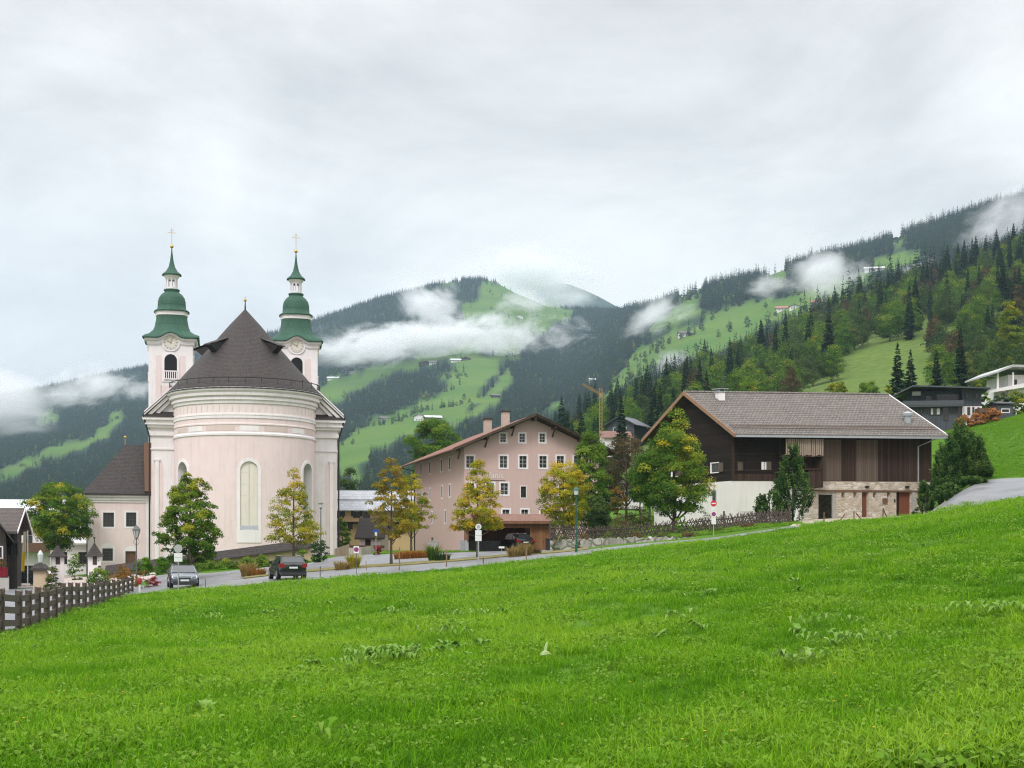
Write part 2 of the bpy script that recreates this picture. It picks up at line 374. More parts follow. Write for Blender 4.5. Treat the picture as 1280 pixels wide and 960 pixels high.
def grid_mesh(name, V, nu, nd):
    me = bpy.data.meshes.new(name); V = np.asarray(V, np.float32); me.vertices.add(len(V)); me.vertices.foreach_set('co', V.ravel())
    a, b = np.meshgrid(np.arange(nu-1), np.arange(nd-1), indexing='ij'); k = (a*nd+b).ravel()
    F = np.stack([k, k+nd, k+nd+1, k+1], 1).astype(np.int32); n = len(F)
    me.loops.add(n*4); me.loops.foreach_set('vertex_index', F.ravel()); me.polygons.add(n)
    me.polygons.foreach_set('loop_start', np.arange(n, dtype=np.int32)*4)
    me.polygons.foreach_set('use_smooth', np.ones(n, bool)); me.update(calc_edges=True); me.validate(); return me
def mk_ground():
    V = np.stack([_X.ravel(), _Y.ravel(), GZ.ravel()], 1); me = grid_mesh('ground', V, len(GU), len(GD))
    mo = mown(_X, _Y, GZ).astype(np.float32).ravel()
    at_ = me.attributes.new('mown', 'FLOAT', 'POINT'); at_.data.foreach_set('value', mo)
    u_, v_ = py_of(_X, _Y, GZ); dr = ((_D > 190) & (_D < 640) & (_U > 720)).astype(np.float32).ravel()
    a2 = me.attributes.new('dry', 'FLOAT', 'POINT'); a2.data.foreach_set('value', dr)
    t = NT('ground_meadow'); v = t.coord(); a = t.n('ShaderNodeAttribute', attribute_name='mown').outputs['Fac']
    n1 = t.noise(v, .06, 6, .6); n2 = t.noise(v, .9, 6, .7); n3 = t.noise(v, .012, 5, .6)
    y = t.sep(v)[1]; far = t.rng(y, 150, 500)
    nearc = t.mix(t.rng(n2, .3, .7), (.045, .11, .008), (.075, .16, .011)); nearc = t.mix(t.math('MULTIPLY', t.rng(n1, .4, .7), .5), nearc, (.095, .18, .014))
    farc = t.mix(t.rng(n3, .35, .65), (.045, .118, .010), (.085, .155, .018)); farc = t.mix(t.math('MULTIPLY', t.rng(n1, .4, .75), .6), farc, (.105, .13, .036))
    col = t.mix(a, (.016, .034, .016), t.mix(far, nearc, farc)); dry = t.n('ShaderNodeAttribute', attribute_name='dry').outputs['Fac']; n4 = t.noise(t.scale(v, (1, 1, .3)), .35, 7, .7)
    col = t.mix(t.math('MULTIPLY', dry, .85), col, t.mix(t.rng(n4, .35, .65), (.055, .10, .015), (.125, .165, .035)))
    m = t.done(t.bsdf(col, .95, 0, .1, n2, .5, .1))
    return tag(link('ground', me, m), kind='structure')
ground = mk_ground()
ground['label'] = 'grassy valley floor and mountain slopes'

def sheet(name, left, right, m, dz=.05, n=60, w=6, skirt=.25):   # a surface laid on the ground between two edge lines
    def line(pts):
        pts = [Vector((p[0], p[1], 0)) for p in pts]; L = [0]
        for a, b in zip(pts, pts[1:]): L.append(L[-1]+(b-a).length)
        q = np.linspace(0, L[-1], n+1); pa = np.array([[p.x, p.y] for p in pts]); return pchip(L, pa, q) if len(pts) > 2 else np.array([pa[0]+(pa[1]-pa[0])*s/L[-1] for s in q])
    A, B = line(left), line(right); mb = MB(); vs = []
    for i in range(n+1):
        for j in range(w+1):
            p = A[i]+(B[i]-A[i])*j/w; vs.append((p[0], p[1], gz(*p)+dz))
    fs = [(i*(w+1)+j, i*(w+1)+j+1, (i+1)*(w+1)+j+1, (i+1)*(w+1)+j) for i in range(n) for j in range(w)]
    mb.add(vs, fs)
    for side in (0, w):
        for i in range(n):
            p, q = Vector(vs[i*(w+1)+side]), Vector(vs[(i+1)*(w+1)+side]); d = Vector((0, 0, skirt))
            mb.quad(p, q, q-d, p-d)
    return tag(mb.build(name, m, smooth=False), kind='structure')
# ------------------------------------------------------------------ camera, sky, light, air
cam = bpy.data.objects.new('camera', bpy.data.cameras.new('camera')); COL.objects.link(cam)
cam.location = (0, 0, EYE); cam.rotation_euler = (R(90), 0, 0)
cam.data.sensor_width = 36; cam.data.lens = 36*1400*S/1280; cam.data.shift_y = 220/1280
cam.data.clip_start = .1; cam.data.clip_end = 30000
sc.camera = cam
SUN_EL, SUN_AZ = 48, 205       # high veiled sun behind the photographer's right shoulder
def mk_world():
    w = bpy.data.worlds.new('World'); sc.world = w; w.use_nodes = True; t = NT.__new__(NT); t.m = w; t.t = w.node_tree; t.t.nodes.clear()
    t.out = t.n('ShaderNodeOutputWorld')
    sky = t.n('ShaderNodeTexSky', sky_type='NISHITA'); sky.sun_disc = False; sky.sun_elevation = R(SUN_EL); sky.sun_rotation = R(SUN_AZ)
    v = t.coord('Generated'); x, y, z = t.sep(v)
    zz = t.math('ADD', t.math('MAXIMUM', z, 0.0), .22)
    p = t.comb(t.math('DIVIDE', x, zz), t.math('DIVIDE', y, zz), t.math('MULTIPLY', z, .6))
    a = t.noise(t.scale(p, (1, 1, 1)), .55, 7, .5, .3); b = t.noise(t.scale(p, (1, .8, 1)), 1.7, 9, .6, .5); c = t.noise(t.scale(v, (2.2, 2.2, 5)), 1.6, 6, .55, .5)
    f = t.math('ADD', t.math('MULTIPLY', a, .44), t.math('ADD', t.math('MULTIPLY', b, .30), t.math('MULTIPLY', c, .30)))
    cl = t.ramp(f, [(.42, (.51, .50, .505)), (.485, (.67, .65, .64)), (.54, (.82, .80, .775)), (.605, (1.0, .98, .94))])
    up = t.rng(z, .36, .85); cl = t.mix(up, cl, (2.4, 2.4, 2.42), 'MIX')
    glow = t.math('MULTIPLY', t.rng(z, .30, .06), .45); cl = t.mix(glow, cl, (.98, .96, .93))
    bg1 = t.n('ShaderNodeBackground'); t.l(sky.outputs[0], bg1.inputs[0]); bg1.inputs[1].default_value = .06
    bg2 = t.n('ShaderNodeBackground'); t.l(cl, bg2.inputs[0]); bg2.inputs[1].default_value = 1.0
    mx = t.n('ShaderNodeMixShader'); mx.inputs[0].default_value = .97; t.l(bg1.outputs[0], mx.inputs[1]); t.l(bg2.outputs[0], mx.inputs[2])
    t.l(mx.outputs[0], t.out.inputs[0])
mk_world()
sun = bpy.data.objects.new('sun', bpy.data.lights.new('sun', 'SUN')); COL.objects.link(sun)
sun.data.energy = 1.5; sun.data.angle = R(13); sun.data.color = (1, .975, .94)
az = R(SUN_AZ); el = R(SUN_EL)
sd = Vector((math.sin(az)*math.cos(el), math.cos(az)*math.cos(el), math.sin(el)))
sun.rotation_euler = sd.to_track_quat('Z', 'Y').to_euler(); sun.location = (0, -20, 60)
sc.view_settings.view_transform = 'Standard'; sc.view_settings.look = 'None'; sc.view_settings.exposure = .2; sc.view_settings.gamma = 1
cy = sc.cycles; cy.use_denoising = True; cy.denoising_prefilter = 'NONE'; cy.filter_width = 1.15; cy.max_bounces = 6; cy.diffuse_bounces = 3; cy.glossy_bounces = 2; cy.transmission_bounces = 3
cy.volume_bounces = 4; cy.transparent_max_bounces = 8; cy.volume_step_rate = 1.5; cy.volume_max_steps = 128; cy.caustics_reflective = False; cy.caustics_refractive = False

def mk_haze():
    mb = MB(); mb.b(-6000, 6000, -200, 8450, -8, 1500); t = NT('valley_haze')
    pv = t.n('ShaderNodeVolumePrincipled'); pv.inputs['Color'].default_value = (.60, .80, 1.0, 1); pv.inputs['Density'].default_value = HAZE
    pv.inputs['Anisotropy'].default_value = .1
    t.l(pv.outputs[0], t.out.inputs['Volume'])
    tag(mb.build('haze', t.m), 'pale blue haze filling the valley', kind='stuff')
HAZE = 7.4e-5
mk_haze()

def cloud(label, c, dims, dens, seed, rz=0.0, scale=3.0, thr=.47):      # a drifting scrap of fog
    mb = MB(); mb.ball((0, 0, 0), 1, 24); o = mb.build('low_cloud', None, smooth=True)
    o.location = c; o.scale = dims; o.rotation_euler = rz if hasattr(rz, '__len__') else (0, rz, 0)
    t = NT('fog_wisp'); v = t.coord(); q = t.n('ShaderNodeVectorMath', operation='ADD'); t.l(v, q.inputs[0]); q.inputs[1].default_value = (seed*3.7, seed*1.9, seed*5.3)
    asp = (dims[0]/dims[2]*.55, dims[1]/dims[2]*.55, 1.0)
    n = t.noise(t.scale(q.outputs[0], asp), scale*.42, 8, .68, .5); n = t.math('ADD', t.math('MULTIPLY', t.math('SUBTRACT', n, .5), 1.45), .5)
    ln = t.n('ShaderNodeVectorMath', operation='LENGTH'); t.l(v, ln.inputs[0])
    fall = t.rng(ln.outputs['Value'], .25, 1.0, 1, 0)
    d = t.math('SUBTRACT', t.math('ADD', n, t.math('MULTIPLY', t.math('SUBTRACT', fall, 1.0), .42)), thr - .17)
    d = t.math('MULTIPLY', t.math('MAXIMUM', d, 0.0), dens*6)
    d = t.math('MULTIPLY', d, t.rng(ln.outputs['Value'], .7, .98, 1, 0))
    pv = t.n('ShaderNodeVolumePrincipled'); pv.inputs['Color'].default_value = (.97, .98, 1, 1); t.l(d, pv.inputs['Density']); pv.inputs['Anisotropy'].default_value = 0
    t.l(pv.outputs[0], t.out.inputs['Volume']); o.data.materials.append(t.m)
    return tag(o, label, 'cloud', kind='stuff')
def cl(label, px, py, D, hw, hh, depth, dens, seed, tilt=0, scale=3., thr=.47):
    p = P(px, py, D); k = D/1400
    cloud(label, p, (hw*k, depth, hh*k), dens, seed, (0, R(tilt), 0), scale, thr)
cl('long white fog bank drifting along the middle of the mountain', 565, 422, 2050, 235, 40, 150, .021, 1, -3, 4.2, .47)
cl('left end of the fog bank beside the church tower', 455, 436, 1950, 90, 34, 120, .017, 13, -4, 3.6, .45)
cl('torn plume of fog rising above the long fog bank', 535, 388, 2150, 62, 52, 110, .016, 2, 30, 3.4, .46)
cl('thin fog shred over the green summit meadow', 655, 378, 2250, 55, 20, 100, .010, 3, 0, 3.4, .46)
cl('thick fog patch at the left edge of the wooded slope', 2, 502, 1500, 92, 56, 120, .010, 4, 5, 2.8, .42)
cl('fog shreds on the wooded slope left of the church tower', 108, 484, 1700, 84, 36, 110, .016, 5, -15, 3.8, .47)
cl('fog scrap beside the left church tower', 170, 486, 1700, 30, 20, 80, .012, 14, -15, 3.0, .46)
cl('white fog puff in front of the right hand ridge', 1032, 340, 1250, 70, 52, 90, .019, 6, -12, 3.2, .45)
cl('fog shreds over the dark wood below the puff', 962, 358, 1300, 42, 18, 80, .012, 7, 0, 3.0, .45)
cl('thin fog at the right edge of the wooded ridge', 1255, 276, 1300, 70, 44, 110, .012, 8, -24, 3.2, .46)
cl('faint fog in the saddle between the two mountains', 822, 392, 1600, 66, 36, 110, .013, 9, -20, 3.4, .46)
cl('cloud veiling the far summit', 672, 346, 3500, 105, 40, 420, .009, 10, 8, 3.6, .42)
cl('small fog scrap between the firs below the ridge', 1146, 338, 1000, 28, 20, 60, .014, 11, -10, 3.0, .45)
cl('pale mist scrap at the foot of the right hand meadow', 838, 455, 1000, 34, 22, 70, .008, 12, -10, 3.0, .45)
# ------------------------------------------------------------------ plants
def mesh_np(name, V, F, tone=None, mats=()):
    V = np.asarray(V, np.float32); F = np.asarray(F, np.int32); k = F.shape[1]; n = len(F)
    me = bpy.data.meshes.new(name); me.vertices.add(len(V)); me.vertices.foreach_set('co', V.ravel())
    me.loops.add(n*k); me.loops.foreach_set('vertex_index', F.ravel()); me.polygons.add(n)
    me.polygons.foreach_set('loop_start', np.arange(n, dtype=np.int32)*k)
    me.update(calc_edges=True)
    if tone is not None:
        a = me.attributes.new('tone', 'FLOAT', 'FACE'); a.data.foreach_set('value', np.asarray(tone, np.float32))
    for m in mats: me.materials.append(m)
    return me
def unit(v): return v/np.maximum(np.linalg.norm(v, axis=-1, keepdims=True), 1e-6)
def leaves(g, C, N, size, asp=.6, droop=.25):      # one small folded leaf per centre
    n = len(C); N = unit(N + g.normal(0, .45, (n, 3))); T = unit(np.cross(N, g.normal(0, 1, (n, 3)))); T[:, 2] -= droop; T = unit(T); B = unit(np.cross(N, T))
    s = size*g.uniform(.65, 1.25, (n, 1))
    V = np.stack([C - T*s*.5, C + B*s*asp*.5 - N*s*.06, C + T*s*.55 - N*s*.12, C - B*s*asp*.5 - N*s*.06], 1).reshape(-1, 3)
    return V, np.arange(n*4).reshape(-1, 4)
PROFILES = {
 'round': lambda h: np.sqrt(np.clip(1-(2*h-1)**2, 0, 1)),
 'egg': lambda h: np.clip(np.sin(PI*np.clip(h, 0, 1)**.62), 0, 1)**.75*(1-.15*h),
 'cone': lambda h: np.clip((1-h), 0, 1)**.8*np.clip(h/.16, .25, 1)**.6,
 'maple': lambda h: np.clip(np.sin(PI*np.clip(h*.9+.08, 0, 1)**.72), 0, 1)**.7,
 'spire': lambda h: np.clip(np.sin(PI*np.clip(h*.88+.1, 0, 1)**.6), 0, 1)**.8*np.clip(1.1-.6*h, .06, 1),
 'shrub': lambda h: np.sqrt(np.clip(1-h**2.2, 0, 1)),
}
def crown_mesh(name, seed, H, Rad, prof, m, nclump=70, per=60, leaf=.2, cl=.24, gaps=.15, ytop=.3, ybias=(0, 0, 0), tone0=.35, tspread=.3, droop=.25, ry=None):
    g = np.random.default_rng(seed); pf = PROFILES[prof]; C = []; h = []
    lob = g.uniform(0, 2*PI, 4)
    while len(C) < nclump:
        hh = g.uniform(0.02, .99); r0 = float(pf(np.array(hh)))
        if g.uniform() > r0**1.2+.12: continue
        a = g.uniform(0, 2*PI); rr = (g.uniform(.25, 1)**.5)*(.90+.16*math.sin(3*a+lob[0]+hh*5)+.12*math.sin(5*a+lob[1]-hh*9))
        C.append((math.cos(a)*rr*r0*Rad, math.sin(a)*rr*r0*(ry or Rad), hh*H)); h.append(hh)
    C = np.array(C); h = np.array(h); keep = g.uniform(0, 1, len(C)) > gaps*.5
    C, h = C[keep], h[keep]; k = len(C)
    rc = cl*Rad*g.uniform(.6, 1.25, k); n = (per*(rc/(cl*Rad))**2).astype(int)+6
    idx = np.repeat(np.arange(k), n); d = unit(g.normal(0, 1, (len(idx), 3))); d[:, 2] = np.where(d[:, 2] < -.3, -d[:, 2]*.6, d[:, 2])
    rad = rc[idx]*g.uniform(.35, 1.0, len(idx))**.5
    pos = C[idx] + d*rad[:, None]*np.array([1, 1, .92])
    out = unit(C*np.array([1, 1, .25]) - np.array([0, 0, H*.1]))[idx]
    V, F = leaves(g, pos, d*.8+out*.6+np.array([0, 0, .35]), leaf, .62, droop)
    b = np.array(ybias); bl = (C @ b)/Rad if np.any(b) else 0
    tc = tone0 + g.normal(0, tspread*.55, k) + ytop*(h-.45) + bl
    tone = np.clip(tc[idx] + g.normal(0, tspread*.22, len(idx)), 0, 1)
    me = mesh_np(name, V, F, tone, [m]); me['_c'] = 1
    return me, C
def trunk_mesh(seed, H, base, r, C, m, nlimb=14, name='trunk', lean=0):   # tapered stem with limbs reaching into the crown
    g = random.Random(seed); mb = MB(); n = 7; top = base + H*.86
    path = [(math.sin(i*.9+seed)*r*.35*(i/n)+lean*i/n, math.cos(i*1.3+seed)*r*.3*(i/n), -.25 + (top+.25)*i/n) for i in range(n+1)]
    mb.tube(path, [r*1.25] + [r*(1-.82*i/n) for i in range(1, n+1)], 8)
    pts = sorted(C.tolist(), key=lambda c: g.random())[:nlimb]
    for c in pts:
        e = Vector((c[0], c[1], c[2]+base)); z = max(base*.85, e.z - Vector((c[0], c[1])).length*g.uniform(.7, 1.0)); z = min(z, top*.93)
        k = z/top*n; i = min(int(k), n-1); a = Vector(path[i]).lerp(Vector(path[i+1]), k-i); rr = r*(1-.8*z/top)*.55
        mid = a.lerp(e, .5) + Vector((0, 0, -.08*(e-a).length))
        mb.tube([a, mid, a.lerp(e, .93)], [rr, rr*.65, rr*.22], 5, False)
    me = bpy.data.meshes.new(name); me.from_pydata(mb.v, [], mb.f); me.materials.append(m)
    me.polygons.foreach_set('use_smooth', [True]*len(me.polygons)); return me
BARK = mat('bark', (.075, .058, .042), (.14, .115, .09), 9, .95, .6, (1, 1, .25))
BARK_GREY = mat('bark_grey', (.12, .11, .095), (.2, .18, .16), 9, .95, .5, (1, 1, .25))
LM = {
 'maple': leafmat('maple_leaf', [(0, (0.027, 0.071, 0.010)), (.3, (0.067, 0.152, 0.015)), (.6, (0.146, 0.232, 0.020)), (.82, (0.268, 0.287, 0.024)), (1, (0.415, 0.305, 0.030))]),
 'yellow': leafmat('yellow_leaf', [(0, (.07, .125, .012)), (.25, (.16, .21, .016)), (.5, (.32, .31, .02)), (.8, (.50, .38, .024)), (1, (.50, .28, .03))]),
 'ochre': leafmat('ochre_leaf', [(0, (.10, .11, .018)), (.3, (.20, .175, .022)), (.6, (.34, .25, .026)), (1, (.42, .25, .035))]),
 'green': leafmat('green_leaf', [(0, (0.024, 0.067, 0.011)), (.35, (0.059, 0.134, 0.017)), (.65, (0.128, 0.220, 0.024)), (.85, (0.268, 0.305, 0.029)), (1, (0.512, 0.403, 0.030))]),
 'dark': leafmat('dark_leaf', [(0, (0.017, 0.041, 0.014)), (.5, (0.041, 0.080, 0.022)), (.8, (0.080, 0.123, 0.029)), (1, (0.160, 0.174, 0.043))]),
 'lime': leafmat('lime_leaf', [(0, (0.051, 0.123, 0.012)), (.5, (0.109, 0.232, 0.020)), (1, (0.232, 0.348, 0.029))]),
 'brown': leafmat('brown_twigs', [(0, (.045, .038, .02)), (.5, (.10, .075, .035)), (1, (.16, .11, .045))]),
 'rust': leafmat('rust_leaf', [(0, (.09, .10, .02)), (.35, (.22, .14, .03)), (.7, (.34, .13, .035)), (1, (.42, .20, .08))]),
 'red': leafmat('red_leaf', [(0, (.10, .02, .02)), (.5, (.30, .02, .035)), (1, (.40, .06, .05))]),
 'needle': leafmat('needle', [(0, (.010, .028, .015)), (.5, (.023, .054, .025)), (1, (.055, .10, .036))], .2),
 'pine': leafmat('pine_needle', [(0, (.012, .036, .010)), (.4, (.034, .08, .018)), (.7, (.085, .165, .034)), (1, (.20, .28, .07))], .2),
 'grassy': leafmat('dry_grass', [(0, (.12, .12, .03)), (.4, (.26, .19, .06)), (.75, (.38, .25, .09)), (1, (.45, .35, .17))], .4),
 'foxgrass': leafmat('fox_grass', [(0, (.18, .07, .018)), (.5, (.36, .15, .03)), (1, (.42, .24, .07))], .4),
}
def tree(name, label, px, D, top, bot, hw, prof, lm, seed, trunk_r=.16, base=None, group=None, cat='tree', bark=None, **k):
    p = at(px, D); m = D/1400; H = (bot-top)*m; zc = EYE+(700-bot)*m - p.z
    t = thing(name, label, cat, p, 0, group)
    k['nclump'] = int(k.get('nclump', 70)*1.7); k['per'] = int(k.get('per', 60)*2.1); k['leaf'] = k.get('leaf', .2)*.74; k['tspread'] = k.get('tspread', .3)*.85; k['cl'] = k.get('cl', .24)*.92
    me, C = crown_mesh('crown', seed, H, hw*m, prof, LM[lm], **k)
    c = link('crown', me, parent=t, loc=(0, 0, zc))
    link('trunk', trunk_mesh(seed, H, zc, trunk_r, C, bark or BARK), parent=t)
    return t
def shrub(name, label, px, D, top, hw, lm, seed, group=None, cat='shrub', prof='shrub', base=None, ry=None, **k):
    p = at(px, D); m = D/1400; zt = EYE+(700-top)*m - p.z; k.setdefault('leaf', .12); k.setdefault('cl', .3); k.setdefault('nclump', 45); k.setdefault('per', 45)
    me, C = crown_mesh(name, seed, max(zt, .3), hw*m, prof, LM[lm], ry=ry, **k)
    return tag(link(name, me, loc=p-Vector((0, 0, .05))), label, cat, group)

def fir_mesh(name, seed, H, Rad, m, whorls=22, arms=8, seg=2, bark=None, z0=.06, ragged=.2):   # spruce: drooping arms hung with needle sprays
    g = np.random.default_rng(seed); V = []; F = []; T = []
    def q(a, b, c, d, t): n = len(V); V.extend([a, b, c, d]); F.append((n, n+1, n+2, n+3)); T.append(t)
    for w in range(whorls):
        f = (w+g.uniform(-.3, .3))/whorls; z = H*(z0+(1-z0)*(1-(1-max(f, 0))**1.22)); dzj = H/whorls*.8; L = Rad*((1-f)**1.0)*1.04+.035*Rad
        if f < .12: L *= .8
        na = max(5, int(arms*(1-.4*f))); a0 = g.uniform(0, 6.28)
        for k in range(na):
            a = a0 + 2*PI*k/na + g.normal(0, .22); l = L*g.uniform(1-ragged*1.6, 1+ragged); t = g.uniform(0, 1)*.6+.2*f
            d = np.array([math.cos(a), math.sin(a), 0]); s = np.array([-d[1], d[0], 0]); dr = g.uniform(.18, .5)*(1-.5*f)
            w0 = l*g.uniform(.30, .46)
            p0 = np.array([0, 0, z+g.uniform(-dzj, dzj)]); p1 = p0+d*l*.55+np.array([0, 0, -dr*l*.35]); p2 = p0+d*l+np.array([0, 0, -dr*l*.55])
            up = np.array([0, 0, 1])
            q(p0, p1-s*w0*.9-up*w0*.35, p2, p1+up*w0*.12, t); q(p0, p1+up*w0*.12, p2, p1+s*w0*.9-up*w0*.35, t+.1)
            for e in range(seg):
                b = .3+.6*(e+g.uniform(0, .6))/seg; pb = p0+(p2-p0)*b+up*w0*.05; hl = l*(1.05-b)*.5+.06*Rad; sd = 1 if (e+k) % 2 else -1
                tip = pb+s*sd*hl*.75+d*hl*.35-up*hl*g.uniform(.45, 1.0)
                q(pb, pb+d*hl*.45-up*hl*.1, tip, pb-d*hl*.2-up*hl*.45, t-.12)
    q(np.array([0, 0, H*1.03]), np.array([Rad*.05, 0, H*.93]), np.array([0, Rad*.02, H*.88]), np.array([-Rad*.05, 0, H*.93]), .4)
    n0 = len(V); r = H*.016
    for i in range(6):
        a, b = i*PI/3, (i+1)*PI/3
        q(np.array([r*math.cos(a), r*math.sin(a), -.5]), np.array([r*math.cos(b), r*math.sin(b), -.5]), np.array([0, 0, H*.9]), np.array([0, 0, H*.9]), -1)
    me = mesh_np(name, np.array(V), np.array(F), np.clip(T, 0, 1), [m, bark or BARK])
    mi = np.zeros(len(F), np.int32); mi[-6:] = 1; me.polygons.foreach_set('material_index', mi); return me
def bushy_mesh(name, seed, H, Rad, lm, nclump=46, per=30, leaf=.75, **k):     # a whole broadleaf tree in one mesh, for the hillside
    me, C = crown_mesh(name, seed, H*.9, Rad, k.pop('prof', 'egg'), LM[lm], nclump, per, leaf, k.pop('cl', .32), **k)
    me.transform(Matrix.Translation((0, 0, H*.1)))
    tr = trunk_mesh(seed, H*.8, H*.1, H*.017, C, BARK, 6); import bmesh
    bm = bmesh.new(); bm.from_mesh(me); n = len(bm.faces); bm.from_mesh(tr); bm.faces.ensure_lookup_table()
    for f in bm.faces[n:]: f.material_index = 1
    bm.to_mesh(me); bm.free(); me.materials.append(BARK); return me

def scatter(name, label, pts, rot, scl, var, meshes, kind='stuff', shade=None):   # uncountable growth: one object
    hold = bpy.data.collections.new(name + '_kinds')
    for i, m in enumerate(meshes):
        o = bpy.data.objects.new('%s_kind_%02d' % (name, i), m); hold.objects.link(o)
    me = bpy.data.meshes.new(name); P_ = np.asarray(pts, np.float32); me.vertices.add(len(P_)); me.vertices.foreach_set('co', P_.ravel())
    for nm, arr in (('rotz', rot), ('scl', scl), ('shade', shade if shade is not None else np.zeros(len(P_)))):
        a = me.attributes.new(nm, 'FLOAT', 'POINT'); a.data.foreach_set('value', np.asarray(arr, np.float32))
    a = me.attributes.new('var', 'INT', 'POINT'); a.data.foreach_set('value', np.asarray(var, np.int32))
    o = link(name, me); ng = bpy.data.node_groups.new(name, 'GeometryNodeTree')
    ng.interface.new_socket('Geometry', in_out='INPUT', socket_type='NodeSocketGeometry'); ng.interface.new_socket('Geometry', in_out='OUTPUT', socket_type='NodeSocketGeometry')
    N = ng.nodes.new; L = ng.links.new; gi, go = N('NodeGroupInput'), N('NodeGroupOutput')
    ip = N('GeometryNodeInstanceOnPoints'); ci = N('GeometryNodeCollectionInfo'); ci.inputs['Collection'].default_value = hold
    ci.inputs['Separate Children'].default_value = True; ci.inputs['Reset Children'].default_value = True
    def attr(nm, dt): q = N('GeometryNodeInputNamedAttribute'); q.data_type = dt; q.inputs['Name'].default_value = nm; return q.outputs['Attribute']
    cx = N('ShaderNodeCombineXYZ'); L(attr('rotz', 'FLOAT'), cx.inputs[2]); er = N('FunctionNodeEulerToRotation'); L(cx.outputs[0], er.inputs[0])
    L(gi.outputs[0], ip.inputs['Points']); L(ci.outputs[0], ip.inputs['Instance']); ip.inputs['Pick Instance'].default_value = True
    L(attr('var', 'INT'), ip.inputs['Instance Index']); L(er.outputs[0], ip.inputs['Rotation']); L(attr('scl', 'FLOAT'), ip.inputs['Scale'])
    L(ip.outputs[0], go.inputs[0]); md = o.modifiers.new('growth', 'NODES'); md.node_group = ng
    return tag(o, label, kind=kind)

# ------------------------------------------------------------------ far forests
G0 = np.random.default_rng(11)
def far_forest():
    n = 260000
    # even over the ground: pick depth with density ~ D (fan) and thin out by distance
    D = np.sqrt(G0.uniform(430**2, 3080**2, n)); U = G0.uniform(-170, 1450, n); X = (U-640)/1400*D; Y = D*S; Z = gzn(X, Y)
    ts = np.where(U < 780, .58, .85); h_ = 20*ts; m = ~mown(X, Y, Z) & ~mown(X, Y, Z+h_*.55) & ~mown(X, Y, Z+h_*.95); u, v = py_of(X, Y, Z)
    m &= ~((D < 640) & (U > 690))
    clump = np.sin(X*.021+1.7*np.sin(Y*.013))*np.cos(Y*.017+X*.005); m &= (clump > -.93)
    keep = G0.uniform(0, 1, n) < np.clip(.85 - (D-900)/4200, .3, 1)*np.where(U < 780, 1, .6); m &= keep
    edge = np.zeros(n, bool)
    cop = np.sin(X*.019+2*np.sin(Y*.008))*np.sin(Y*.012+X*.004+1) + .5*np.sin(X*.05)*np.sin(Y*.03); m |= mown(X, Y, Z) & (D > 800) & (G0.uniform(0, 1, n) < np.clip((cop-.45)*.22, 0, .12)+.0025); cp = mown(X, Y, Z)
    X, Y, Z, D, U, ts, cp = X[m], Y[m], Z[m], D[m], U[m], ts[m], cp[m]
    _ = X[:0], Y[:0], Z[:0]
    X, Y, Z, D, U, ts = X, Y, Z, D, U, ts #, Y[m], Z[m], D[m], U[m], ts[m]
    # some loners and broadleaf rows on the meadows
    var = G0.integers(0, 5, len(X)); bl = G0.uniform(0, 1, len(X)) < np.where(cp, .75, np.where(D < 1000, .35, .14)); var = np.where(bl, G0.integers(5, 8, len(X)), var)
    sc_ = G0.uniform(.6, 1.2, len(X))*np.where(bl, .8, 1)*ts
    firs = [fir_mesh('far_fir', 100+i, 21+2*i, 3.6+.3*i, LM['needle'], 14, 7, 1) for i in range(5)]
    bls = [bushy_mesh('far_broadleaf', 200+i, 16, 6.2, ['dark', 'green', 'dark'][i], 22, 12, 1.9, tone0=.5) for i in range(3)]
    scatter('far_forest', 'dark spruce forest covering the far mountain slopes', np.stack([X, Y, Z-.4], 1), G0.uniform(0, 6.28, len(X)), sc_, var, firs+bls)
    print('far forest', len(X))
far_forest()

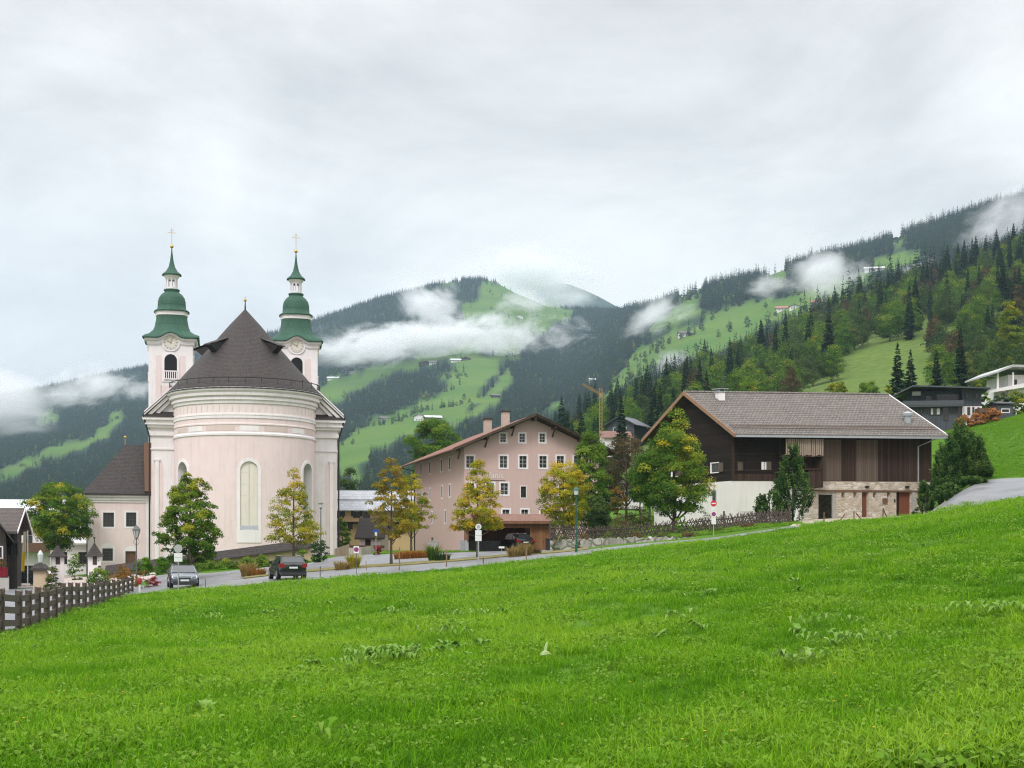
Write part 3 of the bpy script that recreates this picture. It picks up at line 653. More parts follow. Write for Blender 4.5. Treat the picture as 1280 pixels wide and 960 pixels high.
def hill_trees():
    g = np.random.default_rng(23)
    firs = [fir_mesh('hillside_fir', 300+i, 22, [3.6, 4.2, 3.2][i], LM['needle'], 34, 11, 3) for i in range(3)]
    kinds = ['dark', 'green', 'dark', 'maple', 'brown']
    broad = [bushy_mesh('hillside_broadleaf', 320+i, 16, [5.8, 6.6, 5.2, 5.6, 4.8][i], kinds[i], 120, 52, .5, tone0=[.62, .44, .5, .3, .5][i], ytop=.15) for i in range(5)]
    lab = ['dark olive broadleaf tree among the firs on the hillside', 'green broadleaf tree turning yellow among the firs on the hillside', 'dark olive broadleaf tree among the firs on the hillside',
           'yellow and green autumn tree among the firs on the hillside', 'brown half bare tree among the firs on the hillside']
    spots = []; tries = 0
    while len(spots) < 640 and tries < 40000:
        tries += 1
        D = math.sqrt(g.uniform(215**2, 660**2)); u = g.uniform(690, 1345); X, Y = (u-640)/1400*D, D*S; Z = gz(X, Y)
        if D < 420 and bool(mown(np.array([X]), np.array([Y]), np.array([Z]))[0]) and D > 230: continue
        v = float(py_of(X, Y, Z)[1])
        if D < 330 and (u > 1000 and v > 470 and u < 1170): continue
        if D < 245 and u < 1050 and u > 860: continue
        dmin = 5.2 if D > 330 else 6.0
        if any((X-a)**2+(Y-b)**2 < dmin*dmin*(1+.002*D) for a, b, *_ in spots): continue
        spots.append((X, Y, Z, D, u))
    spots.sort(key=lambda s: s[3]); nf = nb = 0; rest = []
    for X, Y, Z, D, u in spots:
        c = math.sin(X*.03+1)+math.cos(Y*.022+X*.011); fir = g.uniform() < .34+.24*c
        s = g.uniform(.62, 1.0)*(1.0 if D > 330 else .8)
        if fir and nf < 200:
            nf += 1; o = link('hillside_fir', firs[g.integers(0, 3)], loc=(X, Y, Z-.3), rz=g.uniform(0, 6.28)); o.scale = (s, s, s*g.uniform(.9, 1.15))
            tag(o, 'dark green fir in the mixed wood on the hillside behind the barn', 'fir tree', 'firs in the hillside wood')
        elif not fir and nb < 290:
            nb += 1; k = int(g.choice(5, p=[.27, .33, .18, .12, .10])); o = link('hillside_tree', broad[k], loc=(X, Y, Z-.3), rz=g.uniform(0, 6.28)); o.scale = (s, s, s*g.uniform(.85, 1.15))
            tag(o, lab[k], 'tree', {0: 'dark broadleaf trees in the hillside wood', 1: 'yellowing trees in the hillside wood', 2: 'dark broadleaf trees in the hillside wood', 3: 'autumn trees in the hillside wood', 4: 'brown trees in the hillside wood'}[k])
        else: rest.append((X, Y, Z, s, g.integers(0, 3) if fir else g.integers(3, 8)))
    if rest:
        r = np.array(rest); scatter('hillside_wood', 'back rows of the mixed wood on the hillside', r[:, :3], g.uniform(0, 6.28, len(r)), r[:, 3], r[:, 4], firs+broad)
    print('hill', nf, nb, len(rest))
hill_trees()

# single trees standing on the far meadows
def lone_trees():
    fb = [bushy_mesh('meadow_tree', 400+i, 13, 5.4, ['dark', 'green', 'dark'][i], 30, 18, 1.1, tone0=.45) for i in range(3)]
    for i, (px, py, s) in enumerate([(912,413,1.0),(898,422,.8),(934,410,1.1),(957,385,.7),(608,440,1.1),(580,500,.7),(546,446,.7),(533,502,1.2),(520,512,1.0),(455,492,.8),(430,497,.9),(870,440,.8),(908,390,.8),(960,405,1.2),(590,513,.8),(632,505,1.),(598,497,.7),(776,463,1.2)]):
        p = hit(px, py, 700, 3200); o = link('meadow_tree', fb[i % 3], loc=p-Vector((0, 0, .3)), rz=i*1.3); o.scale = (s, s, s)
        tag(o, 'round dark tree standing alone on a far green slope', 'tree', 'lone trees on the far slopes')
lone_trees()
# ------------------------------------------------------------------ building materials
PINK = plaster('pale_pink_plaster', (.745, .615, .605), (.60, .48, .46), .38)
PINKL = plaster('faint_pink_plaster', (.74, .645, .62), (.64, .54, .5), .22)
WHITE = plaster('white_plaster', (.79, .745, .755), (.54, .49, .47), .34)
OFFW = plaster('cream_panel', (.70, .65, .575), (.58, .53, .46), .25)
SHING = tiles('dark_shingle', (.034, .027, .025), (.058, .046, .042), .22, .16, (.012, .011, .011), False, .75, (.03, .025, .024))
SHINGC = tiles('dark_cone_shingle', (.034, .027, .025), (.060, .047, .043), .24, .16, (.012, .011, .011), True, .7, (.03, .025, .024))
COPPER = tiles('green_copper', (.022, .070, .044), (.034, .094, .060), .5, .9, (.01, .04, .022), True, .65, (.035, .10, .07))
DKMETAL = plain('dark_sheet_metal', (.035, .03, .028), .5, .4)
BROWNW = mat('brown_board', (.10, .055, .035), (.16, .09, .055), 5, .85, .3, (6, 6, .6))
GOLD = plain('gold', (.55, .35, .07), .4, .55)
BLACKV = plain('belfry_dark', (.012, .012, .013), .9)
SASHW = plain('sash_white', (.62, .60, .57), .6)
SASHD = plain('sash_dark', (.05, .045, .04), .6)
GREYM = mat('zinc', (.33, .35, .37), (.42, .44, .46), 4, .45, .1, (1, 1, 1), .6)
DIALW = plain('dial_white', (.66, .63, .57), .6)
STONEG = mat('grey_stone', (.26, .25, .23), (.4, .38, .35), 5, .9, .5)
TXT = plain('sign_black', (.03, .03, .03), .7)

def mk_church():
    X0 = (306.5-640)/1400*122; Y0 = 122*S
    a = math.atan2(-X0, Y0); t = thing('church', 'pale pink baroque church with round apse, dark cone roof and two green onion towers', 'church', (X0, Y0, 0), a)
    ca, sa = math.cos(a), math.sin(a)
    RA = 7.55; m = cyl((0, 0), RA); half = RA*PI/2; TOP = 18.2
    ops = [op(RA*R(3)-.92, RA*R(3)+.92, 4.85, 11.95, True), op(-RA*R(60)-1.0, -RA*R(60)+1.0, 4.85, 12.05, True), op(RA*R(61)-1.0, RA*R(61)+1.0, 4.85, 12.05, True)]
    mb = MB(); wall(mb, m, -half, half, -1.5, 16.4, ops, .35); ap = mb.build('apse_wall', PINK, t, smooth=False)
    mb = MB(); wall(mb, m, -half, half, 16.4, TOP, (), .35); mb.build('frieze_wall', PINKL, t)
    window(t, m, ops[0], WHITE, SASHW, OFFW, .34, .06, .12, 2, 6, 'blind_window', .03, 1.35)
    z = MB(); z.quad(*[m(ops[0]['u0']+q*1.84, 4.85+w, d) for q, w, d in ((0, .42, -.03), (1, .42, -.03), (1, 0, -.1), (0, 0, -.1))])
    z.quad(*[m(ops[0]['u0']+q*1.84, 4.85+w, d) for q, w, d in ((0, .42, -.03), (1, .42, -.03), (1, .42, .11), (0, .42, .11))]); z.build('sill', GREYM, t)
    for o in ops[1:]: window(t, m, o, WHITE, SASHD, None, .33, .06, .95, 2, 6, 'arched_window', .03)
    def rib(name, prof, mm): q = MB(); q.lathe([(RA+r, zz) for r, zz in prof], 56, (0, 0), -PI/2, PI/2); return q.build(name, mm, t)
    rib('cornice', [(.0, 17.95), (.12, 18.0), (.14, 18.25), (.3, 18.35), (.32, 18.6), (.22, 18.66), (.5, 18.8), (.55, 19.05), (.42, 19.1), (.7, 19.3), (.78, 19.6), (.6, 19.62)], WHITE)
    rib('frieze_band', [(0, 16.42), (.08, 16.45), (.09, 16.72), (.13, 16.76), (.13, 16.9), (0, 16.93)], WHITE)
    rib('moulding', [(0, 14.62), (.10, 14.68), (.12, 14.86), (.04, 14.96), (.04, 15.06)], WHITE)
    rib('upper_moulding', [(0, 15.72), (.07, 15.76), (.07, 15.9), (0, 15.95)], PINKL)
    q = MB()
    for u in (-.74, .06, .82):
        for i in range(6):
            b0, b1 = u-.125+.25*i/6, u-.125+.25*(i+1)/6
            q.quad(m(b0*RA, 15.12, -.03), m(b1*RA, 15.12, -.03), m(b1*RA, 15.66, -.03), m(b0*RA, 15.66, -.03))
    q.build('white_panel', WHITE, t)
    q = MB()
    for u0, u1 in ((-1.2, -.92), (-.56, -.14), (.26, .63), (1.0, 1.25)):
        for i in range(8):
            b0, b1 = u0+(u1-u0)*i/8, u0+(u1-u0)*(i+1)/8
            q.quad(m(b0*RA, 15.14, -.02), m(b1*RA, 15.14, -.02), m(b1*RA, 15.6, -.02), m(b0*RA, 15.6, -.02))
    q.build('rose_panel', plaster('rose_panel', (.62, .50, .46)), t)
    q = MB()
    for i in range(33):                                  # triglyph drops of the frieze
        u = -1.46+2.92*i/32
        q.add([m(u*RA-.09, 17.78, -.06), m(u*RA+.09, 17.78, -.06), m(u*RA+.06, 17.15, -.05), m(u*RA-.06, 17.15, -.05), m(u*RA-.09, 17.78, 0), m(u*RA+.09, 17.78, 0), m(u*RA+.06, 17.15, 0), m(u*RA-.06, 17.15, 0)],
              [(0, 1, 2, 3), (0, 3, 7, 4), (1, 5, 6, 2), (2, 6, 7, 3)])
    fr = q.build('frieze_tooth', PINKL, t); fr['label'] = 'row of stucco teeth on the frieze'
    # cone roof
    q = MB(); prof = [(8.2, 19.55), (8.18, 19.72), (7.75, 20.2), (6.6, 21.55), (5.0, 23.35), (3.3, 25.3), (1.7, 27.2), (.06, 29.0)]
    q.lathe(prof, 64); roof = q.build('apse_roof', SHINGC, t, smooth=False)
    q = MB(); q.lathe([(8.16, 19.62), (8.32, 19.6), (8.34, 19.45), (8.1, 19.42)], 64); q.build('eaves_gutter', DKMETAL, t)
    q = MB(); q.tube([(8.05*math.sin(x), -8.05*math.cos(x), 20.62) for x in [R(-115)+R(230)*i/60 for i in range(61)]], .05, 5)
    for i in range(19):
        x = R(-108)+R(216)*i/18; q.tube([(8.05*math.sin(x), -8.05*math.cos(x), 20.05), (8.05*math.sin(x), -8.05*math.cos(x), 20.75)], .035, 5)
    q.build('snow_guard', DKMETAL, roof)
    for dg in (-46, 44, -98):                            # little triangular roof hatches
        x = R(dg); rr = lambda zz: np.interp(-zz, [-29, -27.2, -25.3, -23.35, -21.55], [.06, 1.7, 3.3, 5., 6.6]); e = Vector((math.sin(x), -math.cos(x), 0)); s = Vector((math.cos(x), math.sin(x), 0))
        zt, zb = 25.5, 23.85; A = e*float(rr(zt)-.1)+Vector((0, 0, zt)); B = e*(float(rr(zb))+.95)+Vector((0, 0, zb+.75))
        c0 = e*(float(rr(zb))-.1)+Vector((0, 0, zb))
        q = MB(); q.add([A-s*.75, A+s*.75, B+s*.55, B-s*.55, B+s*.55-Vector((0, 0, .12)), B-s*.55-Vector((0, 0, .12))], [(0, 1, 2, 3), (3, 2, 4, 5)])
        d = q.build('dormer_roof', SHING, roof)
        q = MB(); q.add([A-s*.45-Vector((0, 0, .2)), B-s*.42-e*.12-Vector((0, 0, .1)), c0-s*.42+e*.05, A+s*.45-Vector((0, 0, .2)), B+s*.42-e*.12-Vector((0, 0, .1)), c0+s*.42+e*.05], [(0, 1, 2), (3, 5, 4), (1, 4, 5, 2)]); q.build('dormer_cheek', DKMETAL, roof)
    q = MB(); q.tube([(0, 0, 28.8), (0, 0, 30.0)], [.1, .04], 8); q.build('roof_spike', DKMETAL, roof)
    q = MB(); q.ball((0, 0, 30.0), .17, 10); q.tube([(0, 0, 30.1), (0, 0, 30.45)], [.05, .01], 6); q.build('roof_ball', GOLD, roof)
    # choir block with broken pediment behind the apse
    HW = 9.95; L = 31
    q = MB(); q.b(-HW, HW, .02, L, -1.5, 15.1); q.build('choir_wall', WHITE, t)
    for s in (-1, 1):
        q = MB()
        for x0, x1, zt in ((8.72, 9.14, 12.2), (9.55, 9.82, 12.2)):
            pts = [(x0, -.02, .5), (x1, -.02, .5), (x1, -.02, zt-.3), ((x0+x1)/2, -.02, zt+.35), (x0, -.02, zt-.3)]
            q.extr([(s*p[0], p[1], p[2]) for p in pts][::s], (0, .06, 0))
        o = q.build('pilaster_panel', PINK, t)
        q = MB(); q.b(*sorted((s*7.5, s*10.05)), -.1, .06, 13.6, 13.75); q.b(*sorted((s*9.15, s*9.55)), -.12, .06, .3, 12.4); q.b(*sorted((s*9.05, s*9.65)), -.16, .06, 12.4, 12.6); q.build('pilaster', WHITE, t)
        q = MB()                                          # horizontal cornice
        for k, (pr, z0, z1) in enumerate(((.18, 15.1, 15.5), (.1, 15.5, 15.95), (.4, 15.95, 16.25), (.62, 16.25, 16.75), (.85, 16.75, 17.05))):
            q.b(*sorted((s*7.4, s*(HW+pr))), -pr, L, z0, z1)
        q.build('cornice', WHITE, t)
        q = MB(); q.extr([(s*7.3, -.95, 17.05), (s*10.7, -.95, 17.05), (s*10.6, -.05, 17.6), (s*7.3, -.05, 17.6)][::s], (0, 0, .08)); q.build('pent_roof', SHING, t)
        q = MB()                                          # raking cornice
        for k, (lo, hi, pr) in enumerate(((0, .5, .35), (.5, 1.0, .6), (1.0, 1.5, .9))):
            f = lambda x: 17.08+(10.62-x)*.93
            q.extr([(s*10.62-s*(1.5-hi)*.4, -pr, f(10.62)-.75+lo*.9), (s*5.5, -pr, f(5.5)-.75+lo*.9), (s*5.5, -pr, f(5.5)-.75+hi*.9), (s*10.62-s*(1.5-hi)*.4, -pr, f(10.62)-.75+hi*.9)][::s], (0, pr+.3, 0))
        q.build('raking_cornice', WHITE, t)
        q = MB(); q.extr([(s*10.68, -.95, 17.36), (s*.1, -.95, 27.2), (s*.1, -.95, 27.28), (s*10.68, -.95, 17.44)], (0, L+.6, 0)); q.build('nave_roof', SHING, t)
        q = MB(); q.tube([(s*10.75, -.9, 17.3), (s*10.3, -.2, 15.6), (s*10.12, -.1, 15.0), (s*10.12, -.1, .3)], .09, 8); q.build('downpipe', DKMETAL, t)
    q = MB(); q.extr([(-10.2, .0, 17.05), (10.2, .0, 17.05), (.0, .0, 26.6)], (0, .5, 0)); q.build('tympanum', WHITE, t)
    # towers
    def tower(lx, ly, k):
        w = 5.75*k/2; EV = 31.2
        q = MB(); q.b(-w, w, -w, w, -1, EV-.5); sh = q.build('bell_tower', WHITE, t); sh.location = (lx, ly, 0)
        def part(b, name, mm, smooth=False): return b.build(name, mm, sh, smooth=smooth)
        for ang in (0, PI/2, -PI/2):
            c, s_ = math.cos(ang), math.sin(ang); rot = lambda p: (p[0]*c-p[1]*s_, p[0]*s_+p[1]*c, p[2])
            q = MB()
            for s in (-1, 1): q.b(*sorted((s*1.18*k, s*1.95*k)), -w-.03, -w+.05, 1, 28.9)
            q.b(-1.3*k, 1.3*k, -w-.03, -w+.05, 10, 24.9)
            q.v = [rot(p) for p in q.v]; part(q, 'pink_panel', PINK)
            mm = lambda u, v, d=0.0: Vector(rot((u, -w+d, v)))
            o = op(-.82*k, .82*k, 25.7, 29.1, True)
            q = MB(); ring(q, mm, o, .3, .1, .02); part(q, 'belfry_surround', WHITE)
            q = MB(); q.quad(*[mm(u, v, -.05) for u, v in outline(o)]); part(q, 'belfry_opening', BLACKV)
            q = MB()
            for i in range(7): q.b(-.78*k+.26*k*i-.06, -.78*k+.26*k*i+.06, -w-.2, -w-.09, 25.85, 26.75)
            q.b(-.85*k, .85*k, -w-.24, -w-.06, 26.75, 26.9); q.b(-.85*k, .85*k, -w-.24, -w-.06, 25.7, 25.85)
            q.v = [rot(p) for p in q.v]; part(q, 'balustrade', WHITE)
            q = MB(); zc = 30.65; n = 28                    # clock
            def disc(r, y, m_): q_ = MB(); q_.add([rot((r*math.cos(2*PI*i/n), y, zc+r*math.sin(2*PI*i/n))) for i in range(n)]+[rot((r*math.cos(2*PI*i/n), -w, zc+r*math.sin(2*PI*i/n))) for i in range(n)], [tuple(range(n))]+[(i, (i+1) % n, n+(i+1) % n, n+i) for i in range(n)]); return part(q_, m_[0], m_[1])
            disc(1.2*k, -w-.16, ('clock_surround', WHITE)); disc(.95*k, -w-.2, ('clock_dial', DIALW))
            q = MB()
            for i in range(12):
                x = 2*PI*i/12; q.bar(rot((.68*k*math.sin(x), -w-.22, zc+.68*k*math.cos(x))), rot((.88*k*math.sin(x), -w-.22, zc+.88*k*math.cos(x))), .13, .03)
            for x, l in ((R(300), .5), (R(20), .7)): q.bar(rot((-.12*math.sin(x), -w-.24, zc-.12*math.cos(x))), rot((l*k*math.sin(x), -w-.24, zc+l*k*math.cos(x))), .13, .03)
            part(q, 'clock_hands', GOLD)
        q = MB()                                            # eaves cornice with an eyebrow over each dial
        def ringpts(hw, z, bump, sq):
            out = []; n = 64
            for i in range(n):
                x = 2*PI*i/n+PI/4; c, s_ = math.cos(x), math.sin(x); mx = max(abs(c), abs(s_)); r = (1-sq)+sq/mx; px_, py_ = hw*c*r, hw*s_*r
                o_ = min(abs(px_), abs(py_)); b = bump*.5*(1+math.cos(PI*min(o_/(1.75*k), 1)))
                out.append((px_, py_, z+b))
            return out
        def skin(rings, name, mm, smooth=False):
            q = MB(); n = 64; q.add([p for r_ in rings for p in r_], [(i*n+j, i*n+(j+1) % n, (i+1)*n+(j+1) % n, (i+1)*n+j) for i in range(len(rings)-1) for j in range(n)]); return part(q, name, mm, smooth)
        skin([ringpts(w+.02, EV-1.0, .75, 1), ringpts(w+.16, EV-.8, .75, 1), ringpts(w+.2, EV-.45, .75, 1), ringpts(w+.45, EV-.3, .75, 1), ringpts(w+.55, EV-.02, .75, 1)], 'cornice', WHITE)
        skin([ringpts(w+.5, EV-.06, .75, 1), ringpts(w+.78*k, EV-.02, .72, 1), ringpts(w+.76*k, EV+.14, .72, 1), ringpts(2.95*k, EV+.62, .45, .85), ringpts(2.5*k, EV+1.2, .15, .7), ringpts(2.26*k, EV+1.9, 0, .5), ringpts(2.1*k, EV+2.7, 0, .4), ringpts(2.02*k, EV+3.35, 0, .35)], 'helm_roof', COPPER, True)
        skin([ringpts(2.02*k, 34.5, 0, .3), ringpts(2.12*k, 34.55, 0, .3), ringpts(2.14*k, 34.95, 0, .3), ringpts(2.25*k, 35.05, 0, .3)], 'white_band', WHITE)
        skin([ringpts(2.2*k, 35.02, 0, .25), ringpts(2.36*k, 35.06, 0, .25), ringpts(2.32*k, 35.24, 0, .25), ringpts(1.9*k, 35.5, 0, .2), ringpts(1.86*k, 36.0, 0, .15), ringpts(1.84*k, 36.5, 0, .1), ringpts(1.7*k, 37.05, 0, .05), ringpts(1.4*k, 37.5, 0, 0), ringpts(1.0*k, 37.8, 0, 0), ringpts(.95*k, 37.95, 0, 0), ringpts(1.08*k, 38.05, 0, 0), ringpts(1.05*k, 38.2, 0, 0), ringpts(.2, 38.22, 0, 0)], 'onion_dome', COPPER, True)
        q = MB()
        for i in range(8):
            x = 2*PI*i/8; q.box((.68*k*math.cos(x), .68*k*math.sin(x), 39.0), (.2, .2, 1.6), x)
        q.lathe([(.76*k, 38.2), (.78*k, 38.5), (.7*k, 38.52)], 16); q.lathe([(.7*k, 39.45), (.78*k, 39.6), (.95*k, 39.85), (1.15*k, 40.1)], 16)
        la = part(q, 'lantern', WHITE)
        q = MB(); q.lathe([(1.1*k, 40.05), (1.32*k, 40.1), (1.25*k, 40.28), (.8*k, 40.65), (.42*k, 41.3), (.22*k, 42.2), (.1, 43.2), (.05, 43.9)], 24); part(q, 'spire', COPPER, True)
        q = MB(); q.ball((0, 0, 44.05), .24, 12); part(q, 'gilded_ball', GOLD)
        q = MB(); q.tube([(0, 0, 44.2), (0, 0, 46.6)], .035, 6); q.tube([(-.55, 0, 45.9), (.55, 0, 45.9)], .035, 6); q.tube([(-.3, 0, 46.25), (.3, 0, 46.25)], .025, 6); part(q, 'cross', GOLD)
        return sh
    tower(-9.75, 31.2*S, 1.0); tower(6.85, 31.2*S, .975)
    return t, a
church, CHA = mk_church()

def mk_sacristy():
    D = 121; p = P(148, 700, D); a = R(15.5); X0, Y0 = p.x, p.y
    t = thing('sacristy', 'low pink annex with steep dark hipped roof on the left of the church', 'building', (X0, Y0, 0), a)
    k = D/1400; hw = 3.2; Z = lambda py: EYE+(700-py)*k
    m = planar((-hw, 0, 0), (1, 0, 0)); ux = lambda px: (px-148)*k*1.03+hw
    ops = [op(ux(130.2), ux(142.8), Z(658.6), Z(640.8)), op(ux(157), ux(169), Z(658.2), Z(640.4)), op(ux(129.3), ux(141.5), Z(701), Z(685.5))]
    door = op(ux(156.2), ux(168.3), Z(709), Z(689))
    q = MB(); wall(q, m, 0, 2*hw+.4, -1.5, Z(617), ops+[door]); q.b(-hw, hw+.4, .3, 9, -1.5, Z(617)); q.quad((-hw, 0, -1.5), (-hw, .3, -1.5), (-hw, .3, Z(617)), (-hw, 0, Z(617))); q.build('wall', PINK, t)
    for o in ops: window(t, m, o, WHITE, SASHD, None, .2, .03, .2, 3, 4, 'window', .03)
    q = MB(); ring(q, m, door, .2, .03, .2); d = q.build('doorway', WHITE, t); q = MB(); q.quad(*[m(u, v, .18) for u, v in outline(door)]); q.build('door', BROWNW, d)
    q = MB()
    for o in (ops[2], door):
        c = (o['u0']+o['u1'])/2; q.add([m(c+.62*math.cos(PI*i/8), o['v1']+.16+.42*math.sin(PI*i/8), -.032) for i in range(9)], [tuple(range(9))])
    q.build('stucco_arch', WHITE, t)
    q = MB(); q.b(-hw-.02, -hw+.5, -.05, .02, -1, Z(622)); q.b(hw-.3, hw+.3, -.04, .02, -1, Z(622)); q.build('corner_strip', WHITE, t)
    q = MB()
    for pr, a0, a1 in ((.1, 628, 625), (.22, 625, 621.5), (.4, 621.5, 617.5)): q.b(-hw-pr, hw+.4, -pr, 9+pr, Z(a0), Z(a1))
    q.build('cornice', WHITE, t)
    ez, rz_ = Z(617.2), Z(556)+.45; ov = .55; ry = 5.6
    A = (-hw-ov, -ov, ez); B = (hw+.5, -ov, ez); C = (hw+.5, 2*ry+ov, ez); Dd = (-hw-ov, 2*ry+ov, ez); E = (.75, ry, rz_); F = (hw+.5, ry, rz_)
    q = MB(); q.add([A, B, C, Dd, E, F], [(0, 1, 5, 4), (0, 4, 3), (3, 4, 5, 2), (1, 2, 5)]); q.add([tuple(Vector(v)-Vector((0, 0, .18))) for v in (A, B, C, Dd)]+[A, B, C, Dd], [(3, 2, 1, 0), (0, 1, 5, 4), (1, 2, 6, 5), (2, 3, 7, 6), (3, 0, 4, 7)])
    rf = q.build('roof', SHING, t)
    q = MB(); q.extr([(hw-.45, -.5, ez+.15), (hw+.52, -.5, ez+.15), (hw+.52, ry-.1, rz_+.15), (hw-.45, ry-.1, rz_+.15)], (0, -.1, .12)); q.build('brown_flashing', BROWNW, rf)
    q = MB(); q.tube([(.75, ry, rz_), (.75, ry, rz_+.75)], [.05, .03], 6); q.ball((.75, ry, rz_+.85), .16, 10); q.build('roof_ball', GOLD, rf)
    q = MB(); q.tube([(-hw-.06, -.1, ez-.2), (-hw-.06, -.1, 0)], .06, 6); q.build('downpipe', DKMETAL, t)
mk_sacristy()

RENDER_OLD = plaster('old_lime_render', (.52, .40, .28), (.36, .25, .16), .6)
def mk_yard_wall():          # churchyard wall under a shingled coping, climbing with the ground
    pts = []
    for px, pyc, D in ((132, 711, 101), (200, 702, 101.5), (260, 694.5, 102), (320, 686.5, 103), (388, 677.5, 104.5)):
        pts.append(P(px, pyc, D))
    t = thing('churchyard_wall', 'old churchyard wall with dark shingled coping in front of the apse', 'wall', pts[0])
    q = MB(); c = MB(); o = pts[0]
    for a, b in zip(pts, pts[1:]):
        a, b = a-o, b-o; n = Vector((-(b-a).y, (b-a).x, 0)).normalized(); e = (b-a).normalized()*.01
        def prof(p, cap): 
            z = Vector((0, 0, 1))
            if cap: return [p-n*.62-z*.55, p-n*.62-z*.45, p+z*.28, p+n*.62-z*.45, p+n*.62-z*.55]
            return [p-n*.25-z*3.5, p-n*.25-z*.5, p+n*.25-z*.5, p+n*.25-z*3.5]
        for cap, mb in ((0, q), (1, c)):
            A, B = prof(a, cap), prof(b+e, cap); k = len(A); mb.add(A+B, [(i, (i+1) % k, k+(i+1) % k, k+i) for i in range(k)]+[tuple(range(k))[::-1], tuple(range(k, 2*k))])
    q.build('wall', RENDER_OLD, t); c.build('coping', SHING, t)
mk_yard_wall()

def turret(label, px, D, top, eave, bot, hw, spike):
    p = at(px, D); k = D/1400; w = hw*k; Z = lambda y: EYE+(700-y)*k-p.z
    t = thing('gate_pillar', label, 'pillar', p, R(20), 'shingle roofed gate pillars')
    q = MB(); q.b(-w, w, -w, w, -.6, Z(eave)); q.build('shaft', WHITE, t)
    q = MB(); e = w*1.5; ze = Z(eave)-.05
    rings = [(e, ze), (e, ze+.08), (e*.72, ze+(Z(top)-ze)*.26), (e*.36, ze+(Z(top)-ze)*.62), (.02, Z(top))]
    q.add([(s*r, u*r, z) for r, z in rings for s, u in ((-1, -1), (1, -1), (1, 1), (-1, 1))], [(i*4+j, i*4+(j+1) % 4, (i+1)*4+(j+1) % 4, (i+1)*4+j) for i in range(4) for j in range(4)]); rf = q.build('roof', SHING, t)
    if spike: q = MB(); q.tube([(0, 0, Z(top)-.1), (0, 0, Z(top)+.35)], .04, 6); q.ball((0, 0, Z(top)+.42), .1, 8); q.build('spike', DKMETAL, rf)
    q = MB(); q.b(-w*.35, w*.35, -w-.03, -w+.01, Z(bot)+.9, Z(bot)+1.8); q.build('niche', SASHD, t)
turret('white pillar with pointed shingle roof against the sacristy corner', 118, 104, 678, 695, 718, 7.2, True)
turret('white pillar with bell shaped shingle roof, left of the sacristy', 72, 100, 681, 696, 718, 7.6, False)
# ------------------------------------------------------------------ pink inn-like house
DPINK = plaster('dusky_pink_plaster', (.565, .405, .375), (.47, .35, .32), .3)
REDT = tiles('red_roof', (.20, .085, .06), (.28, .125, .09), .3, .22, (.06, .03, .02), False, .8, (.15, .09, .07), .02, 'y')
DKWOOD = planks('dark_wood', (.022, .015, .011), (.055, .036, .026), .22, 'x', .05)
EAVEW = mat('eaves_wood', (.05, .032, .022), (.09, .06, .042), 6, .85, .2, (1, 1, 1))
LARCH = planks('larch_boards', (.16, .075, .035), (.30, .145, .065), .16, 'x', .06)
LARCHD = planks('larch_boards_dark', (.16, .075, .042), (.25, .125, .07), .16, 'x', .06)
CONC = mat('grey_concrete', (.34, .34, .345), (.42, .42, .42), 3, .9, .2)
BRICKP = mat('chimney_plaster', (.42, .33, .27), (.5, .41, .35), 4, .9, .2)
def letters(parent, s, m, u, v, size, mm, name='lettering', shear=.15):
    cu = bpy.data.curves.new('lettering', 'FONT'); cu.body = s; cu.size = size; cu.extrude = .004; cu.shear = shear; cu.align_x = 'CENTER'
    o = bpy.data.objects.new('tmp', cu); COL.objects.link(o); dg = bpy.context.evaluated_depsgraph_get(); me = bpy.data.meshes.new_from_object(o.evaluated_get(dg)); bpy.data.objects.remove(o)
    for q in me.vertices: q.co = m(u+q.co.x, v+q.co.y, -.03-q.co.z)
    return link(name, me, mm, parent)
